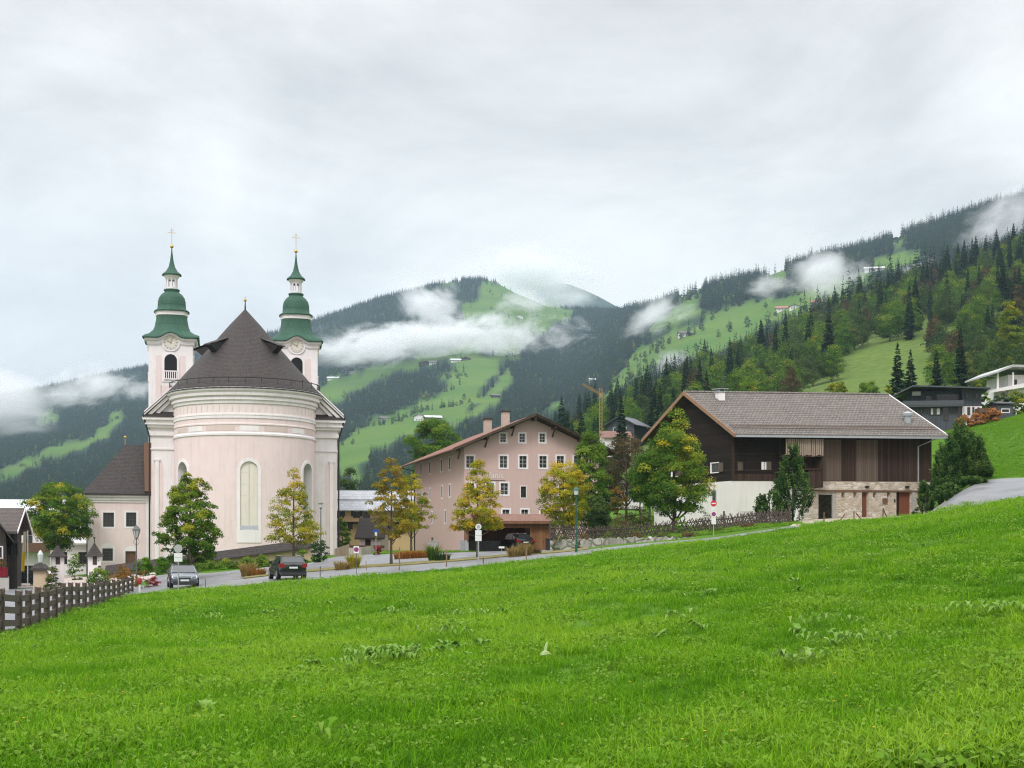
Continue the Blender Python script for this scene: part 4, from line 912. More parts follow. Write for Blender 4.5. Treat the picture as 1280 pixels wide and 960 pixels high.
def mk_pink():
    D = 119.5; p = P(580, 690, D); a = R(15); Wd, Dp = 15.1, 14.2
    t = thing('pink_house', 'large dusky pink house with white framed windows and wide low gable roof', 'house', (p.x, p.y, 0), a)
    k = D/1400; Z = lambda py: EYE+(700-py)*k
    def fu(px): # distance along the front for a survey column
        r = (px-640)/1400/S; return (r*p.y-p.x)/(math.cos(a)-r*math.sin(a))
    def fz(px, py): u = fu(px); return EYE+(700-py)*((p.y+u*math.sin(a))/S)/1400
    def su(px): # distance along the left side
        r = (px-640)/1400/S; return (p.x-r*p.y)/(math.sin(a)+r*math.cos(a))
    def sz(px, py): u = su(px); return EYE+(700-py)*((p.y+u*math.cos(a))/S)/1400
    Dp = su(518.5); sl = .43; EZ = 13.75; AZ = EZ+sl*Wd/2
    m = planar((0, 0, 0), (1, 0, 0)); ms = planar((0, Dp, 0), (0, -1, 0), (-1, 0, 0))
    ops = []; kinds = []
    def F(px, w, y0, y1, kind): c = fu(px); ops.append(op(c-w/2, c+w/2, fz(px, y1), fz(px, y0))); kinds.append(kind)
    for px in (587.6, 629.5, 653.9, 678.9, 700.6, 722): F(px, .82, 570, 584.6, 'w')
    for px in (628.9, 652.8, 678): F(px, .62, 542, 552.6, 'w')
    for px in (588, 612.8, 630.5): F(px, .82, 604, 618, 'w')
    for px in (654.4, 679, 702): F(px, .6, 608, 622, 'n')
    for px in (588, 632.5, 656, 680): F(px, .78, 637, 650, 'w')
    top = lambda u: EZ+sl*min(u, Wd-u)
    top.brk = [Wd/2]
    q = MB(); wall(q, m, 0, Wd, 0, top, ops)
    sops = []
    def Sd(px, w, y0, y1): c = Dp-su(px); sops.append(op(c-w/2, c+w/2, sz(px, y1), sz(px, y0)))
    for px, y0, y1 in ((526.3, 580.3, 593.3), (537.3, 577.5, 591.5), (551.8, 574.3, 589), (562.2, 571.6, 586.6)): Sd(px, .68, y0, y1)
    for px, y0, y1 in ((526.3, 612.5, 625), (537.6, 611, 624.5), (552.4, 607.8, 622), (562.3, 606, 620.5)): Sd(px, .68, y0, y1)
    for px, y0, y1 in ((540, 640, 653.5), (556.6, 638.5, 653.5)): Sd(px, .68, y0, y1)
    door = op(Dp-su(540.5)-.5, Dp-su(540.5)+.5, sz(540, 688), sz(540, 672))
    wall(q, ms, 0, Dp, 0, EZ, sops+[door])
    q.quad((Wd, 0, 0), (Wd, Dp, 0), (Wd, Dp, EZ), (Wd, 0, EZ)); q.add([(0, Dp, 0), (Wd, Dp, 0), (Wd, Dp, EZ), (Wd/2, Dp, AZ), (0, Dp, EZ)], [(0, 1, 2, 3, 4)])
    q.build('wall', DPINK, t)
    for o, kd in zip(ops, kinds): window(t, m, o, WHITE if kd == 'w' else PINKL, SASHD if kd == 'n' else SASHW, None, .17 if kd == 'w' else .1, .03, .14, 2, 3, 'window', .022)
    for o in sops: window(t, ms, o, WHITE, SASHD, None, .15, .03, .05, 2, 3, 'window', .022)
    q = MB(); ring(q, ms, door, .08, .02, .2); dw = q.build('doorway', STONEG, t); q = MB(); q.quad(*[ms(u, v, .18) for u, v in outline(door)]); q.build('door', BROWNW, dw)
    q = MB(); q.b(-.012, .35, -.025, .02, 0, fz(588, 621)); q.build('corner_strip', plaster('peach_corner', (.62, .45, .38)), t)
    of, oe, th = 1.5, 1.55, .28
    for s in (0, 1):
        f = lambda x: x if s == 0 else Wd-x
        E0 = (f(-oe), EZ-sl*oe+.22); A0 = (Wd/2, AZ+.22)
        q = MB(); q.extr([(E0[0], -of, E0[1]), (A0[0], -of, A0[1]), (A0[0], -of, A0[1]+th*.55), (E0[0], -of, E0[1]+th*.55)], (0, Dp+2*of, 0)); rf = q.build('roof', REDT, t)
        q = MB(); q.extr([(E0[0]+(.02 if s == 0 else -.02), -of-.06, E0[1]-.1), (A0[0], -of-.06, A0[1]-.1), (A0[0], -of-.06, A0[1]+.2), (E0[0]+(.02 if s == 0 else -.02), -of-.06, E0[1]+.2)], (0, .055, 0)); q.build('verge_board', DKWOOD if s else EAVEW, rf)
        q = MB(); q.extr([(E0[0], -of+.02, E0[1]-.06), (A0[0], -of+.02, A0[1]-.06), (A0[0], -of+.02, A0[1]-.02), (E0[0], -of+.02, E0[1]-.02)], (0, Dp+2*of-.04, 0)); q.build('soffit', EAVEW, rf)
        q = MB(); gx = E0[0]+(-.08 if s == 0 else .08); q.tube([(gx, -of, E0[1]), (gx, Dp+of, E0[1])], .09, 8); q.build('gutter', BROWNW, rf)
        for i in range(1, 4):
            x = f(-oe+.9+(Wd/2+oe-1.4)*(i-1)/2.6); z = EZ+sl*(x if s == 0 else Wd-x)+.0
            q = MB(); q.b(x-.12, x+.12, -of+.12, .4, z-.18, z+.1); q.build('purlin', EAVEW, rf)
            q = MB(); q.bar((x, -.95, z-.2), (x, -.02, z-.95), .13, .13, (1, 0, 0)); q.build('bracket', EAVEW, rf)
    q = MB(); q.b(Wd/2-.14, Wd/2+.14, -of+.1, .4, AZ-.28, AZ+.05); q.build('ridge_purlin', EAVEW, t)
    for px, pyt, dy in ((612, 525, 4.2), (635.5, 515, 2.2)):
        Yd = p.y+dy+1; x = (px-640)/1400/S*Yd; lx = (x-p.x)*math.cos(a)+dy*math.sin(a); z1 = EYE+(700-pyt)*Yd/S/1400; z0 = EZ+sl*min(lx, Wd-lx)-.2
        q = MB(); q.b(lx-.38, lx+.38, dy-.4, dy+.4, z0, z1); ch = q.build('chimney', BRICKP, t)
        q = MB(); q.b(lx-.5, lx+.5, dy-.52, dy+.52, z1+.02, z1+.12); q.tube([(lx-.3, dy-.45, z1+.12), (lx-.3, dy+.45, z1+.12)], .0, 4)
        q.add([(lx-.52, dy-.55, z1+.28), (lx+.52, dy-.55, z1+.28), (lx+.52, dy+.55, z1+.42), (lx-.52, dy+.55, z1+.42), (lx-.52, dy-.55, z1+.33), (lx+.52, dy-.55, z1+.33), (lx+.52, dy+.55, z1+.47), (lx-.52, dy+.55, z1+.47)], [(0, 1, 2, 3), (4, 5, 6, 7), (0, 1, 5, 4), (1, 2, 6, 5), (2, 3, 7, 6), (3, 0, 4, 7)]); q.build('chimney_cap', DKMETAL, ch)
    q = MB(); q.tube([(-.3, Dp-.2, EZ-.9), (-.08, Dp-.2, EZ-1.4), (-.08, Dp-.2, 0)], .07, 6); q.tube([(-oe, Dp+.6, EZ-sl*oe+.1), (-.3, Dp-.2, EZ-.9)], .06, 6); q.build('downpipe', DKMETAL, t)
    wl = plain('sign_white', (.75, .72, .68)); u, v = fu(617), fz(617, 598)
    letters(t, 'Nanis', m, u, v, .95, wl); q = MB(); q.tube([m(u-1.1, v-.2, -.05), m(u+1.3, v-.2, -.05)], .025, 5); q.build('lettering_rail', DKMETAL, t)
    q = MB(); q.tube([m(fu(686), fz(686, 624.5), -.5), m(fu(692), fz(692, 624.5), -.5)], .04, 5); q.tube([m(fu(690), fz(690, 624.5), -.5), m(fu(690), fz(690, 624.5), .0)], .03, 5); q.build('bracket_arm', DKMETAL, t)
    return t
mk_pink()

def mk_carport():
    D = 104; p = P(583, 690, D); a = R(4); k = D/1400; p.z = gz(p.x, p.y)
    t = thing('carport', 'open timber carport with red tiled roof and larch plank door', 'carport', p, a)
    Z = lambda py: EYE+(700-py)*k-p.z; W = (695-583)*k; dep = 6
    zb = Z(675); zr = Z(655)
    q = MB(); q.b(0, 6.2, dep-.2, dep, -.5, zb); q.b(0, .2, .2, dep-.2, -.5, zb); q.build('base_wall', CONC, t)
    q = MB(); q.b(0, W, dep-.15, dep-.05, zb, zr); q.b(.02, .14, .05, dep-.15, zb, zr); q.build('back_wall', LARCHD, t)
    x0 = (663-583)*k
    q = MB(); q.b(x0, W, .0, .12, -.3, zr-.1); q.b(x0, x0+.1, .12, dep-.15, -.3, zr-.1); q.build('plank_wall', LARCH, t)
    q = MB(); q.b((670-583)*k, (681-583)*k, -.05, -.003, 0, Z(657)-.2); dr = q.build('door', LARCH, t); q = MB(); q.ball(((679.5-583)*k, -.08, 1.0), .05, 8); q.build('handle', DKMETAL, dr)
    q = MB(); q.b(-.1, W+.1, -.14, .02, zr-.35, zr+.18); q.b(.02, .2, 0, .18, zb, zr-.35); q.build('beam', LARCHD, t)
    for c in (0, 1): pass
    q = MB(); q.extr([(-.4, -.6, zr+.12), (-.4, dep+.3, zr+1.0), (-.4, dep+.3, zr+1.14), (-.4, -.6, zr+.26)], (W+.7, 0, 0)); rf = q.build('roof', tiles('carport_roof', (.22, .11, .075), (.34, .19, .14), .3, .06, (.07, .035, .025), False, .8), t)
    q = MB(); q.b(-.42, W+.32, -.66, -.6, zr+.02, zr+.28); q.build('fascia', LARCHD, rf)
    q = MB(); q.b(-.5, 0, 3, 3.2, -.5, zb); q.build('buttress', CONC, t)
mk_carport()

# ------------------------------------------------------------------ the old barn house
BARNT = tiles('grey_brown_tile', (.125, .108, .096), (.185, .163, .147), .33, .2, (.035, .032, .03), False, .85, (.115, .10, .085), .03)
OLDB = planks('old_barn_boards', (.020, .011, .008), (.075, .044, .033), .22, 'x', .07)
OLDG = planks('weathered_boards', (.085, .062, .048), (.145, .108, .085), .2, 'x', .06)
LOGS = planks('dark_log_wall', (.009, .006, .005), (.028, .018, .014), .24, 'z', .08, .85, True)
RUB = rubble('rubble_stone', (.62, .49, .35), (.40, .33, .265), (.74, .68, .60), 2.5, (.5, .45, .39))
def mk_barn():
    D0 = 100; p = P(916, 651, D0); a = R(6); p.z = gz(p.x, p.y)+.1
    t = thing('barn_house', 'old dark timber barn on white and rubble stone ground floor, big grey tiled roof', 'barn', p, a)
    k = D0/1400; sh, cc = -.42, .90          # the gable end stands at a blunt angle to the long front
    xf = lambda q: (q[0]+q[1]*sh, q[1]*cc, q[2])
    def fx(px): r = (px-640)/1400/S; return (r*p.y-p.x)/(math.cos(a)-r*math.sin(a))
    def Z(py, px=916): y = p.y+fx(px)*math.sin(a); return EYE+(700-py)*y/S/1400-p.z
    W = fx(1165); Dp = 11.8; zs = Z(601); ze = Z(547)-.0; sl = .60; ov = 1.5; og = .75; ogr = .35
    xs = fx(1018)
    def B(mb, name, mm, par=t): return mb.build(name, mm, par, xf)
    # ground floor: white left, rubble right
    m0 = lambda u, v, d=0.0: Vector((u, d, v))
    q = MB(); q.b(0, xs-1.2, 0, Dp, -1.5, zs); wl = B(q, 'white_wall', plaster('lime_wash', (.72, .69, .665), (.52, .47, .42), .28))
    dz = lambda px, py: Z(py, px)
    ops = [op(fx(1022.5), fx(1045.5), -.1, dz(1034, 615.5)), op(fx(1077.5), fx(1086), -.1, dz(1082, 615)), op(fx(1120.5), fx(1140), -.1, dz(1130, 615))]
    sm = [op(fx(c)-.16, fx(c)+.16, dz(c, 622), dz(c, 615.5)) for c in (1054, 1069, 1093.5, 1111, 1149)]
    q = MB(); wall(q, m0, xs-1.2, W, -1.5, zs, ops+sm)
    for o in ops+sm:
        ou = outline(o); n = len(ou)
        for i in range(n): q.quad(m0(*ou[i], 0), m0(*ou[(i+1) % n], 0), m0(*ou[(i+1) % n], .55), m0(*ou[i], .55))
    q.quad((W, 0, -1.5), (W, Dp, -1.5), (W, Dp, zs), (W, 0, zs)); o = ops[0]; q.quad((o['u1']+1.2, Dp, -1.5), (W, Dp, -1.5), (W, Dp, zs), (o['u1']+1.2, Dp, zs)); q.quad((o['u0']-.6, .55, -1), (o['u0']-.6, Dp, -1), (o['u0']-.6, Dp, zs), (o['u0']-.6, .55, zs)); q.quad((o['u1']+1.2, .55, -1), (o['u1']+1.2, Dp, -1), (o['u1']+1.2, Dp, zs), (o['u1']+1.2, .55, zs)); st = B(q, 'stone_wall', RUB)
    q = MB(); q.b(xs-1.3, W+.02, -.1, .2, dz(1080, 614.6), dz(1080, 612.8)); B(q, 'lintel_beam', BROWNW)
    for i, o in enumerate(ops[1:]):
        q = MB(); x0, x1 = (o['u0'], o['u1']) if i == 0 else (o['u0']+.5, o['u1']); q.b(x0, x1, .3, .38, -.1, o['v1']); d = B(q, 'door', planks('door_boards_%d' % i, (.13, .045, .025), (.20, .07, .04), .18, 'x', .06)); q = MB(); q.ball((x0+.15, .26, 1.0), .05, 8); B(q, 'handle', DKMETAL, d)
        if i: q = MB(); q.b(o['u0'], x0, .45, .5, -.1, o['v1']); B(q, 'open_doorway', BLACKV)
    for o in sm: q = MB(); q.quad(*[m0(u, v, .5) for u, v in outline(o)]); B(q, 'slit_window', SASHD)
    q = MB(); q.b(ops[0]['u0']-.02, ops[0]['u1']+.02, .1, .22, ops[0]['v1']-.2, ops[0]['v1']); q.b(ops[0]['u0'], ops[0]['u0']+.12, .1, .22, 0, ops[0]['v1']); q.b(ops[0]['u1']-.3, ops[0]['u1'], .08, .2, 0, ops[0]['v1']); q.b(ops[2]['u1'], ops[2]['u1']+.35, -.06, .02, -.3, ops[2]['v1']); q.build('timber_frame', STONEG, t, xf)
    for px in (1083, 1133): q = MB(); q.b(fx(px)-.13, fx(px)+.13, -.2, .0, dz(px, 610), dz(px, 607.5)); B(q, 'lamp', DKMETAL)
    q = MB(); q.b(fx(1103), fx(1108), -.16, 0, dz(1105, 629), dz(1105, 623)); B(q, 'letter_box', BROWNW)
    q = MB(); q.b(fx(1117.4), fx(1119), -.04, 0, dz(1118, 628), dz(1118, 624)); B(q, 'house_number_plate', TXT)
    # upper floor
    xl = fx(974)
    q = MB(); wops = [op(fx(922)-.0, fx(930), dz(926, 588), dz(926, 576.5)), op(fx(951.5), fx(958), dz(955, 587.5), dz(955, 577))]
    wall(q, m0, 0, xl, zs, ze+.4, wops); B(q, 'log_wall', LOGS)
    q = MB(); q.quad(*[m0(u, v, .1) for u, v in outline(wops[0])]); B(q, 'shuttered_window', OLDG)
    q = MB(); q.b(fx(952), fx(954.6), -.02, .06, dz(955, 587), dz(955, 577.4)); q.b(fx(956), fx(957.8), -.02, .06, dz(955, 587), dz(955, 577.4)); wf = B(q, 'white_casement', WHITE); q = MB(); q.quad(*[m0(u, v, .12) for u, v in outline(wops[1])]); B(q, 'pane', GLASS, wf)
    q = MB(); q.b(fx(958.4), fx(963.5), -.06, .0, dz(960, 587.5), dz(960, 577)); B(q, 'open_shutter', OLDG)
    q = MB(); q.b(0, xl, -.03, 0, zs, zs+.62); B(q, 'sill_boards', OLDB)
    ms = lambda u, v, d=0.0: Vector((d, u, v))
    sops = [op(2.0, 3.1, dz(916, 588.5), dz(916, 577)), op(8.0, 9.0, dz(916, 589), dz(916, 577.5)), op(10.6, 11.5, dz(916, 589), dz(916, 577.5))]
    def gt(u): return ze+.35+sl*min(u, Dp-u)
    gt.brk = [Dp/2]
    q = MB(); wall(q, ms, 0, Dp, zs, gt, sops); B(q, 'gable_wall', LOGS)
    for o in sops: 
        q = MB(); ring(q, ms, o, .08, .03, .1); w_ = B(q, 'gable_window', WHITE); q = MB(); q.quad(*[ms(u, v, .09) for u, v in outline(o)]); B(q, 'pane', GLASS, w_)
        q = MB(); q.b(-.1, -.04, o['u0']-.75, o['u0']-.1, o['v0'], o['v1']); B(q, 'shutter', OLDG, w_)
    for u, v0, v1, w2 in ((2.6, 1.9, 3.0, .55), (6.4, 1.2, 2.4, .6), (7.6, 1.2, 2.4, .6), (9.6, 1.3, 2.3, .7)):
        o = op(u-w2/2, u+w2/2, v0, v1); q = MB(); q.b(-.03, .02, u-w2/2, u+w2/2, v0, v1); w_ = B(q, 'ground_window', GREYM); q = MB(); q.b(-.05, -.03, u-w2/2+.08, u+w2/2-.08, v0+.1, v1-.1); B(q, 'pane', GLASS, w_)
    q = MB(); q.b(-.06, .12, -.05, .1, zs, ze+.2); B(q, 'corner_post', OLDB)
    # boarded right half with lighter doors
    q = MB(); q.b(xl, W, .05, .3, zs, ze+.4); q.quad((W, .3, zs), (W, Dp, zs), (W, Dp, ze+.3), (W, .3, ze+.3)); q.add([(W, 0, ze+.3), (W, Dp, ze+.3), (W, Dp/2, ze+.3+sl*Dp/2)], [(0, 1, 2)]); q.quad((0, Dp, zs), (W, Dp, zs), (W, Dp, ze), (0, Dp, ze)); B(q, 'barn_boards', OLDB)
    for x0, x1 in ((1022, 1051), (1070, 1097)): q = MB(); q.b(fx(x0), fx(x1), -.04, .05, zs+.05, ze-.1); B(q, 'barn_door', OLDG)
    # loft balcony at the joint
    b0, b1 = fx(971), fx(1018); q = MB()
    for i in range(19):
        x = b0+(b1-b0)*(i+.1)/19; w_ = (b1-b0)/19*rnd.uniform(.6, .85); q.b(x, x+w_, -1.2-.02*(i % 2), -1.16, dz(990, 570)-rnd.uniform(-.05, .15), ze-.15)
    bal = B(q, 'balcony_boards', mat('grey_split_boards', (.20, .15, .115), (.33, .27, .22), 6, .9, .3, (8, 8, .5)))
    q = MB(); q.b(b0, b1, -1.2, .05, dz(990, 572), dz(990, 570.5)); q.b(b0, b1, -1.15, .05, dz(990, 588), dz(990, 586.5)); q.b(b1-.08, b1, -1.12, .05, dz(990, 610), ze); q.b(fx(1001), b1-.1, -1.05, -1.0, dz(990, 610), dz(990, 588)); q.b(b0-.1, b0+.2, -1.0, .05, dz(990, 610), dz(990, 590)); B(q, 'balcony_frame', OLDB)
    q = MB(); q.b(b0-.4, b0+.5, -1.4, -.2, dz(970, 591), dz(970, 590)); q.b(b0-.4, b0+.5, -1.4, -1.35, dz(970, 586.5), dz(970, 585.5)); q.b(b0-.1, b0, -1.4, -1.35, dz(970, 591), dz(970, 580)); B(q, 'log_stack', OLDG)
    # roof
    rf = None
    for s in (0, 1):
        ov = 1.5 if s == 0 else .7
        f = lambda y: y if s == 0 else Dp-y
        E = (f(-ov), ze-sl*ov+.95); A = (Dp/2, ze+.95+sl*Dp/2); th = .16
        q = MB(); q.extr([(-og, E[0], E[1]), (-og, A[0], A[1]), (-og, A[0], A[1]+th), (-og, E[0], E[1]+th)], (W+og+ogr, 0, 0)); rf = B(q, 'roof', BARNT)
        for x, mm, nm in ((-og-.08, LARCHD, 'verge_board'), (W+ogr+.01, WHITE, 'white_verge')):
            q = MB(); q.extr([(x, E[0], E[1]-.14), (x, A[0], A[1]-.14), (x, A[0], A[1]+th+.06), (x, E[0], E[1]+th+.06)], (.07, 0, 0)); B(q, nm, mm if nm != 'verge_board' else mat('pale_larch', (.22, .13, .08), (.3, .18, .11), 5, .8), rf)
        q = MB(); q.extr([(-og+.02, E[0], E[1]-.08), (-og+.02, A[0], A[1]-.08), (-og+.02, A[0], A[1]-.02), (-og+.02, E[0], E[1]-.02)], (W+og+ogr-.04, 0, 0)); B(q, 'soffit', EAVEW, rf)
        if s == 0:
            y = E[0]-.1; q = MB(); q.b(-og, W+ogr, y-.08, y+.08, E[1]-.12, E[1]+.06); B(q, 'gutter', GREYM, rf)
            for j, dd in enumerate((.8, 1.25)): q = MB(); q.tube([(-og+.3, E[0]+dd, E[1]+th+sl*dd+.14), (W+ogr-.3, E[0]+dd, E[1]+th+sl*dd+.14)], .035, 5); B(q, 'snow_pole', BROWNW, rf)
            q = MB(); q.tube([(W-.9, y, E[1]-.1), (W-1.0, y+.7, E[1]-.35), (W-1.35, -.08, E[1]-.7), (W-1.35, -.08, zs), (W-1.0, -.1, zs-.7)], .055, 6); B(q, 'downpipe', GREYM)
    q = MB(); q.tube([(-og, Dp/2, ze+1.1+sl*Dp/2), (W+ogr, Dp/2, ze+1.1+sl*Dp/2)], .14, 8); B(q, 'ridge_tile', BARNT)
    cx, cy_ = fx(872)-.0, Dp/2-1.2
    cx = 1.9; z0 = ze+.9+sl*cy_; q = MB(); q.b(cx-.28, cx+.28, cy_-.28, cy_+.28, z0-.3, z0+.8); ch = B(q, 'chimney', WHITE); q = MB(); q.b(cx-.38, cx+.38, cy_-.36, cy_+.36, z0+.8, z0+.88); q.b(cx-.5, cx+.5, cy_-.45, cy_+.45, z0+1.08, z0+1.14); q.b(cx-.28, cx-.2, cy_-.25, cy_+.25, z0+.88, z0+1.08); q.b(cx+.2, cx+.28, cy_-.25, cy_+.25, z0+.88, z0+1.08); B(q, 'chimney_cap', GREYM, ch)
    vx, vy = W-1.6, .9; z0 = ze+.95+sl*vy; q = MB(); q.tube([(vx, vy, z0), (vx, vy, z0+.75)], .26, 12); q.lathe([(.42, z0+.7), (.42, z0+.95), (.1, z0+1.1)], 12, (vx, vy)); B(q, 'roof_vent', GREYM)
mk_barn()
# ------------------------------------------------------------------ roads and yards
def asph():
    t = NT('wet_asphalt'); v = t.coord(); n = t.noise(v, .35, 7, .65, .4); g = t.noise(v, 40, 2); k = t.noise(t.scale(v, (.5, 1, 1)), 1.7, 5, .7)
    col = t.mix(t.rng(n, .35, .65), (.115, .115, .125), (.22, .22, .23)); col = t.mix(t.math('MULTIPLY', g, .25), col, (.08, .08, .085))
    rg = t.rng(n, .35, .62, .28, .62); return t.done(t.bsdf(col, rg, 0, .5, t.math('ADD', g, k), .12, .01))
ASPH = asph(); GRAVEL = mat('pale_gravel', (.34, .29, .22), (.46, .40, .32), 12, .95, .4); PAVE = mat('rosy_paving', (.36, .29, .26), (.44, .37, .33), 4, .8, .2)
VERGE = mat('weedy_verge', (.10, .12, .03), (.26, .20, .10), 2.2, .95, .6, (1, 1, 1), 0, .1, 8, .08)
PAINTW = plain('road_paint', (.62, .62, .60), .7)
H = lambda pts, D0=20: [hit(px, py, D0) for px, py in pts]
near_edge = [at(-260, 12), at(-140, 17), at(-30, 24.5), at(22, 31), at(88, 45.5), at(124, 57), at(150, 65), at(185, 69.5), at(240, 69)] + H([(300, 733), (360, 727.5), (440, 722), (500, 717), (560, 712), (600, 708), (660, 701.5), (700, 697.5), (740, 693)], 55) + H([(800, 685), (850, 680), (890, 676), (940, 668.5), (1000, 659.5)], 60)
far_edge = [at(-800, 15), at(-420, 24), at(-240, 40), at(-120, 62), at(-10, 88), at(60, 92), at(120, 86), at(170, 81), at(240, 76)] + H([(300, 725), (360, 718.5), (440, 711.5), (500, 708), (560, 703.5), (600, 700), (660, 694.5), (700, 691), (740, 687.5)], 60) + H([(800, 681), (850, 676.8), (890, 673), (940, 666), (1000, 657.2)], 60)
road = sheet('road', near_edge, far_edge, ASPH, .06, 150, 8); road['label'] = 'wet grey village road curving past the church'
def strip(name, label, A, B, m, dz=.03, n=50, w=4): o = sheet(name, A, B, m, dz, n, w); o['label'] = label; return o
park_a = [at(185, 76), at(240, 74)] + H([(300, 724.4), (360, 716.8), (440, 709.8), (500, 706), (560, 702), (600, 698.5), (660, 693), (690, 690.2)], 60)
park_b = [at(185, 89), at(215, 90)] + H([(262, 717), (330, 710), (390, 702), (430, 695.5), (480, 692.5), (545, 690), (640, 686.5), (690, 684)], 60)
strip('parking_area', 'wet grey parking strip between the road and the churchyard hedge', park_a, park_b, ASPH, .05, 80, 8)
strip('verge', 'narrow weedy verge between road and parking strip', [p+Vector((0, -.02, 0)) for p in H([(305, 724.8), (360, 718.6), (440, 711.6), (500, 708.2), (560, 703.8), (600, 700.3), (660, 694.8), (735, 688)], 60)], H([(305, 723.4), (360, 716.4), (440, 709.2), (500, 705.4), (560, 701.4), (600, 698), (660, 692.3), (735, 686)], 60), VERGE, .13, 60, 3)
strip('plaza', 'rosy paved yard by the gate pillars', [at(20, 94), at(60, 92.5), at(96, 88), at(130, 85.5), at(165, 83), at(190, 86)], [at(20, 125), at(70, 125), at(105, 116), at(135, 106), at(175, 99), at(200, 96)], PAVE, .055, 24, 6)
strip('forecourt', 'pale gravel forecourt in front of the barn', H([(985, 660.5), (1030, 655.5), (1090, 650), (1150, 644.3), (1185, 639.5)], 60), [at(1000, 97), at(1040, 101), at(1090, 102), at(1140, 102), at(1182, 97)], GRAVEL, .06, 40, 6)
strip('driveway', 'wet grey driveway bending up the meadow on the right', H([(1150, 645), (1190, 638.5), (1235, 630.5), (1280, 621.5), (1340, 606), (1420, 585)], 60), [at(1150, 93.5), at(1186, 91.5)] + [at(1210, 92), at(1235, 95.5), at(1275, 94.5), at(1330, 90), at(1420, 84)], ASPH, .07, 60, 8)
q = MB()
for x0, y0, x1, y1 in ((283, 717.5, 296, 714.5), (318, 714, 330, 711), (350, 710.5, 362, 707.5), (385, 706, 396, 702.5)):
    a, b = hit(x0, y0, 60), hit(x1, y1, 60); d = (b-a).normalized(); n = Vector((-d.y, d.x, 0))*.07
    for i in range(6):
        u, v = a.lerp(b, i/6), a.lerp(b, (i+1)/6); q.quad(*[Vector((p.x, p.y, gz(p.x, p.y)+.062)) for p in (u-n, v-n, v+n, u+n)])
tag(q.build('parking_marking', PAINTW), 'white painted bay lines on the parking strip', kind='structure')

# ------------------------------------------------------------------ retaining walls, fences, hedges
FENCEW = mat('grey_fence_wood', (.048, .038, .031), (.125, .102, .085), 3, .9, .5, (9, 9, 1.2))
def rail_fence():
    N = 18; t = None; prev = None
    pts = []
    for i in range(-2, N):
        f = i/(N-1); ih = (1-f)/30.5+f/73.7 if False else None
        D = 30.5*(73.7/30.5)**f if i >= 0 else 30.5-i*-3.4
        if i < 0: D = 30.5+i*2.6
        px = 640+1400*(-13.43-(D-30.5)*.2676)/D
        pts.append(at(px, D))
    t = thing('rail_fence', 'weathered grey wooden post and rail fence at the left edge of the meadow', 'fence', pts[0]); o = pts[0]
    for i, p in enumerate(pts):
        q = MB(); h = 1.06+rnd.uniform(-.04, .05); d = p-o; e = (pts[min(i+1, len(pts)-1)]-pts[max(i-1, 0)]); rz = math.atan2(e.y, e.x)
        q.box((d.x, d.y, d.z+h/2-.2), (.175, .175, h+.4), rz); q.v = [(v[0], v[1], v[2]+(.05 if (k >= 4 and k % 2) else 0)) for k, v in enumerate(q.v)]
        q.build('post', FENCEW, t)
    for hgt in (.22, .56, .88):
        q = MB()
        for a, b in zip(pts, pts[1:]):
            n = Vector((-(b-a).y, (b-a).x, 0)).normalized()*.0
            q.bar(a-o+n+Vector((0, 0, hgt+rnd.uniform(-.02, .02))), b-o+n+Vector((0, 0, hgt+rnd.uniform(-.02, .02))), .07, .17)
        q.build('rail', FENCEW, t)
rail_fence()
WATTLE = mat('wattle_sticks', (.055, .04, .034), (.13, .10, .085), 6, .95, .3)
def wattle():
    g = random.Random(5)
    pts = [(688, 668, 94), (740, 671.5, 92), (800, 670, 88.5), (850, 671.5, 87), (900, 671.5, 87), (950, 664.5, 90), (988, 658.5, 92)]
    P3 = [at(px, D) for px, py, D in pts]; 
    for p, (px, py, D) in zip(P3, pts): p.z = max(p.z, EYE+(700-py)*D/1400-.3)
    t = thing('wattle_fence', 'long low fence of crossed weathered sticks below the barn', 'fence', P3[0]); o = P3[0]
    L = [0]
    for a, b in zip(P3, P3[1:]): L.append(L[-1]+(b-a).length)
    def pos(s):
        i = max(0, min(len(L)-2, int(np.searchsorted(L, s))-1)); return P3[i].lerp(P3[i+1], (s-L[i])/(L[i+1]-L[i]))-o
    q = MB(); s = 0; n = Vector((.1, -1, 0)).normalized()
    while s < L[-1]:
        for sg in (-1, 1):
            a = pos(min(max(s, 0), L[-1])); b = pos(min(max(s+sg*.75*g.uniform(.8, 1.2), 0), L[-1])); h = 1.12*g.uniform(.85, 1.1)
            q.tube([a+n*.05*sg-Vector((0, 0, .25)), b+n*.05*sg+Vector((0, 0, h))], [.045, .03], 4)
        s += .15
    q.build('stick', WATTLE, t)['kind'] = 'stuff'
    q = MB()
    for hgt in (.45, .85): q.tube([pos(L[-1]*i/40)+Vector((0, 0, hgt)) for i in range(41)], .045, 5)
    q.build('rail', WATTLE, t)
    for f in (0, .33, .66, .999): p = pos(L[-1]*f); q = MB(); q.tube([p-Vector((0, 0, .3)), p+Vector((0, 0, 1.45))], .07, 6); q.build('post', WATTLE, t)
wattle()
BOULD = rubble('boulder_stone', (.42, .40, .37), (.30, .28, .25), (.55, .53, .5), .75, (.2, .19, .15))
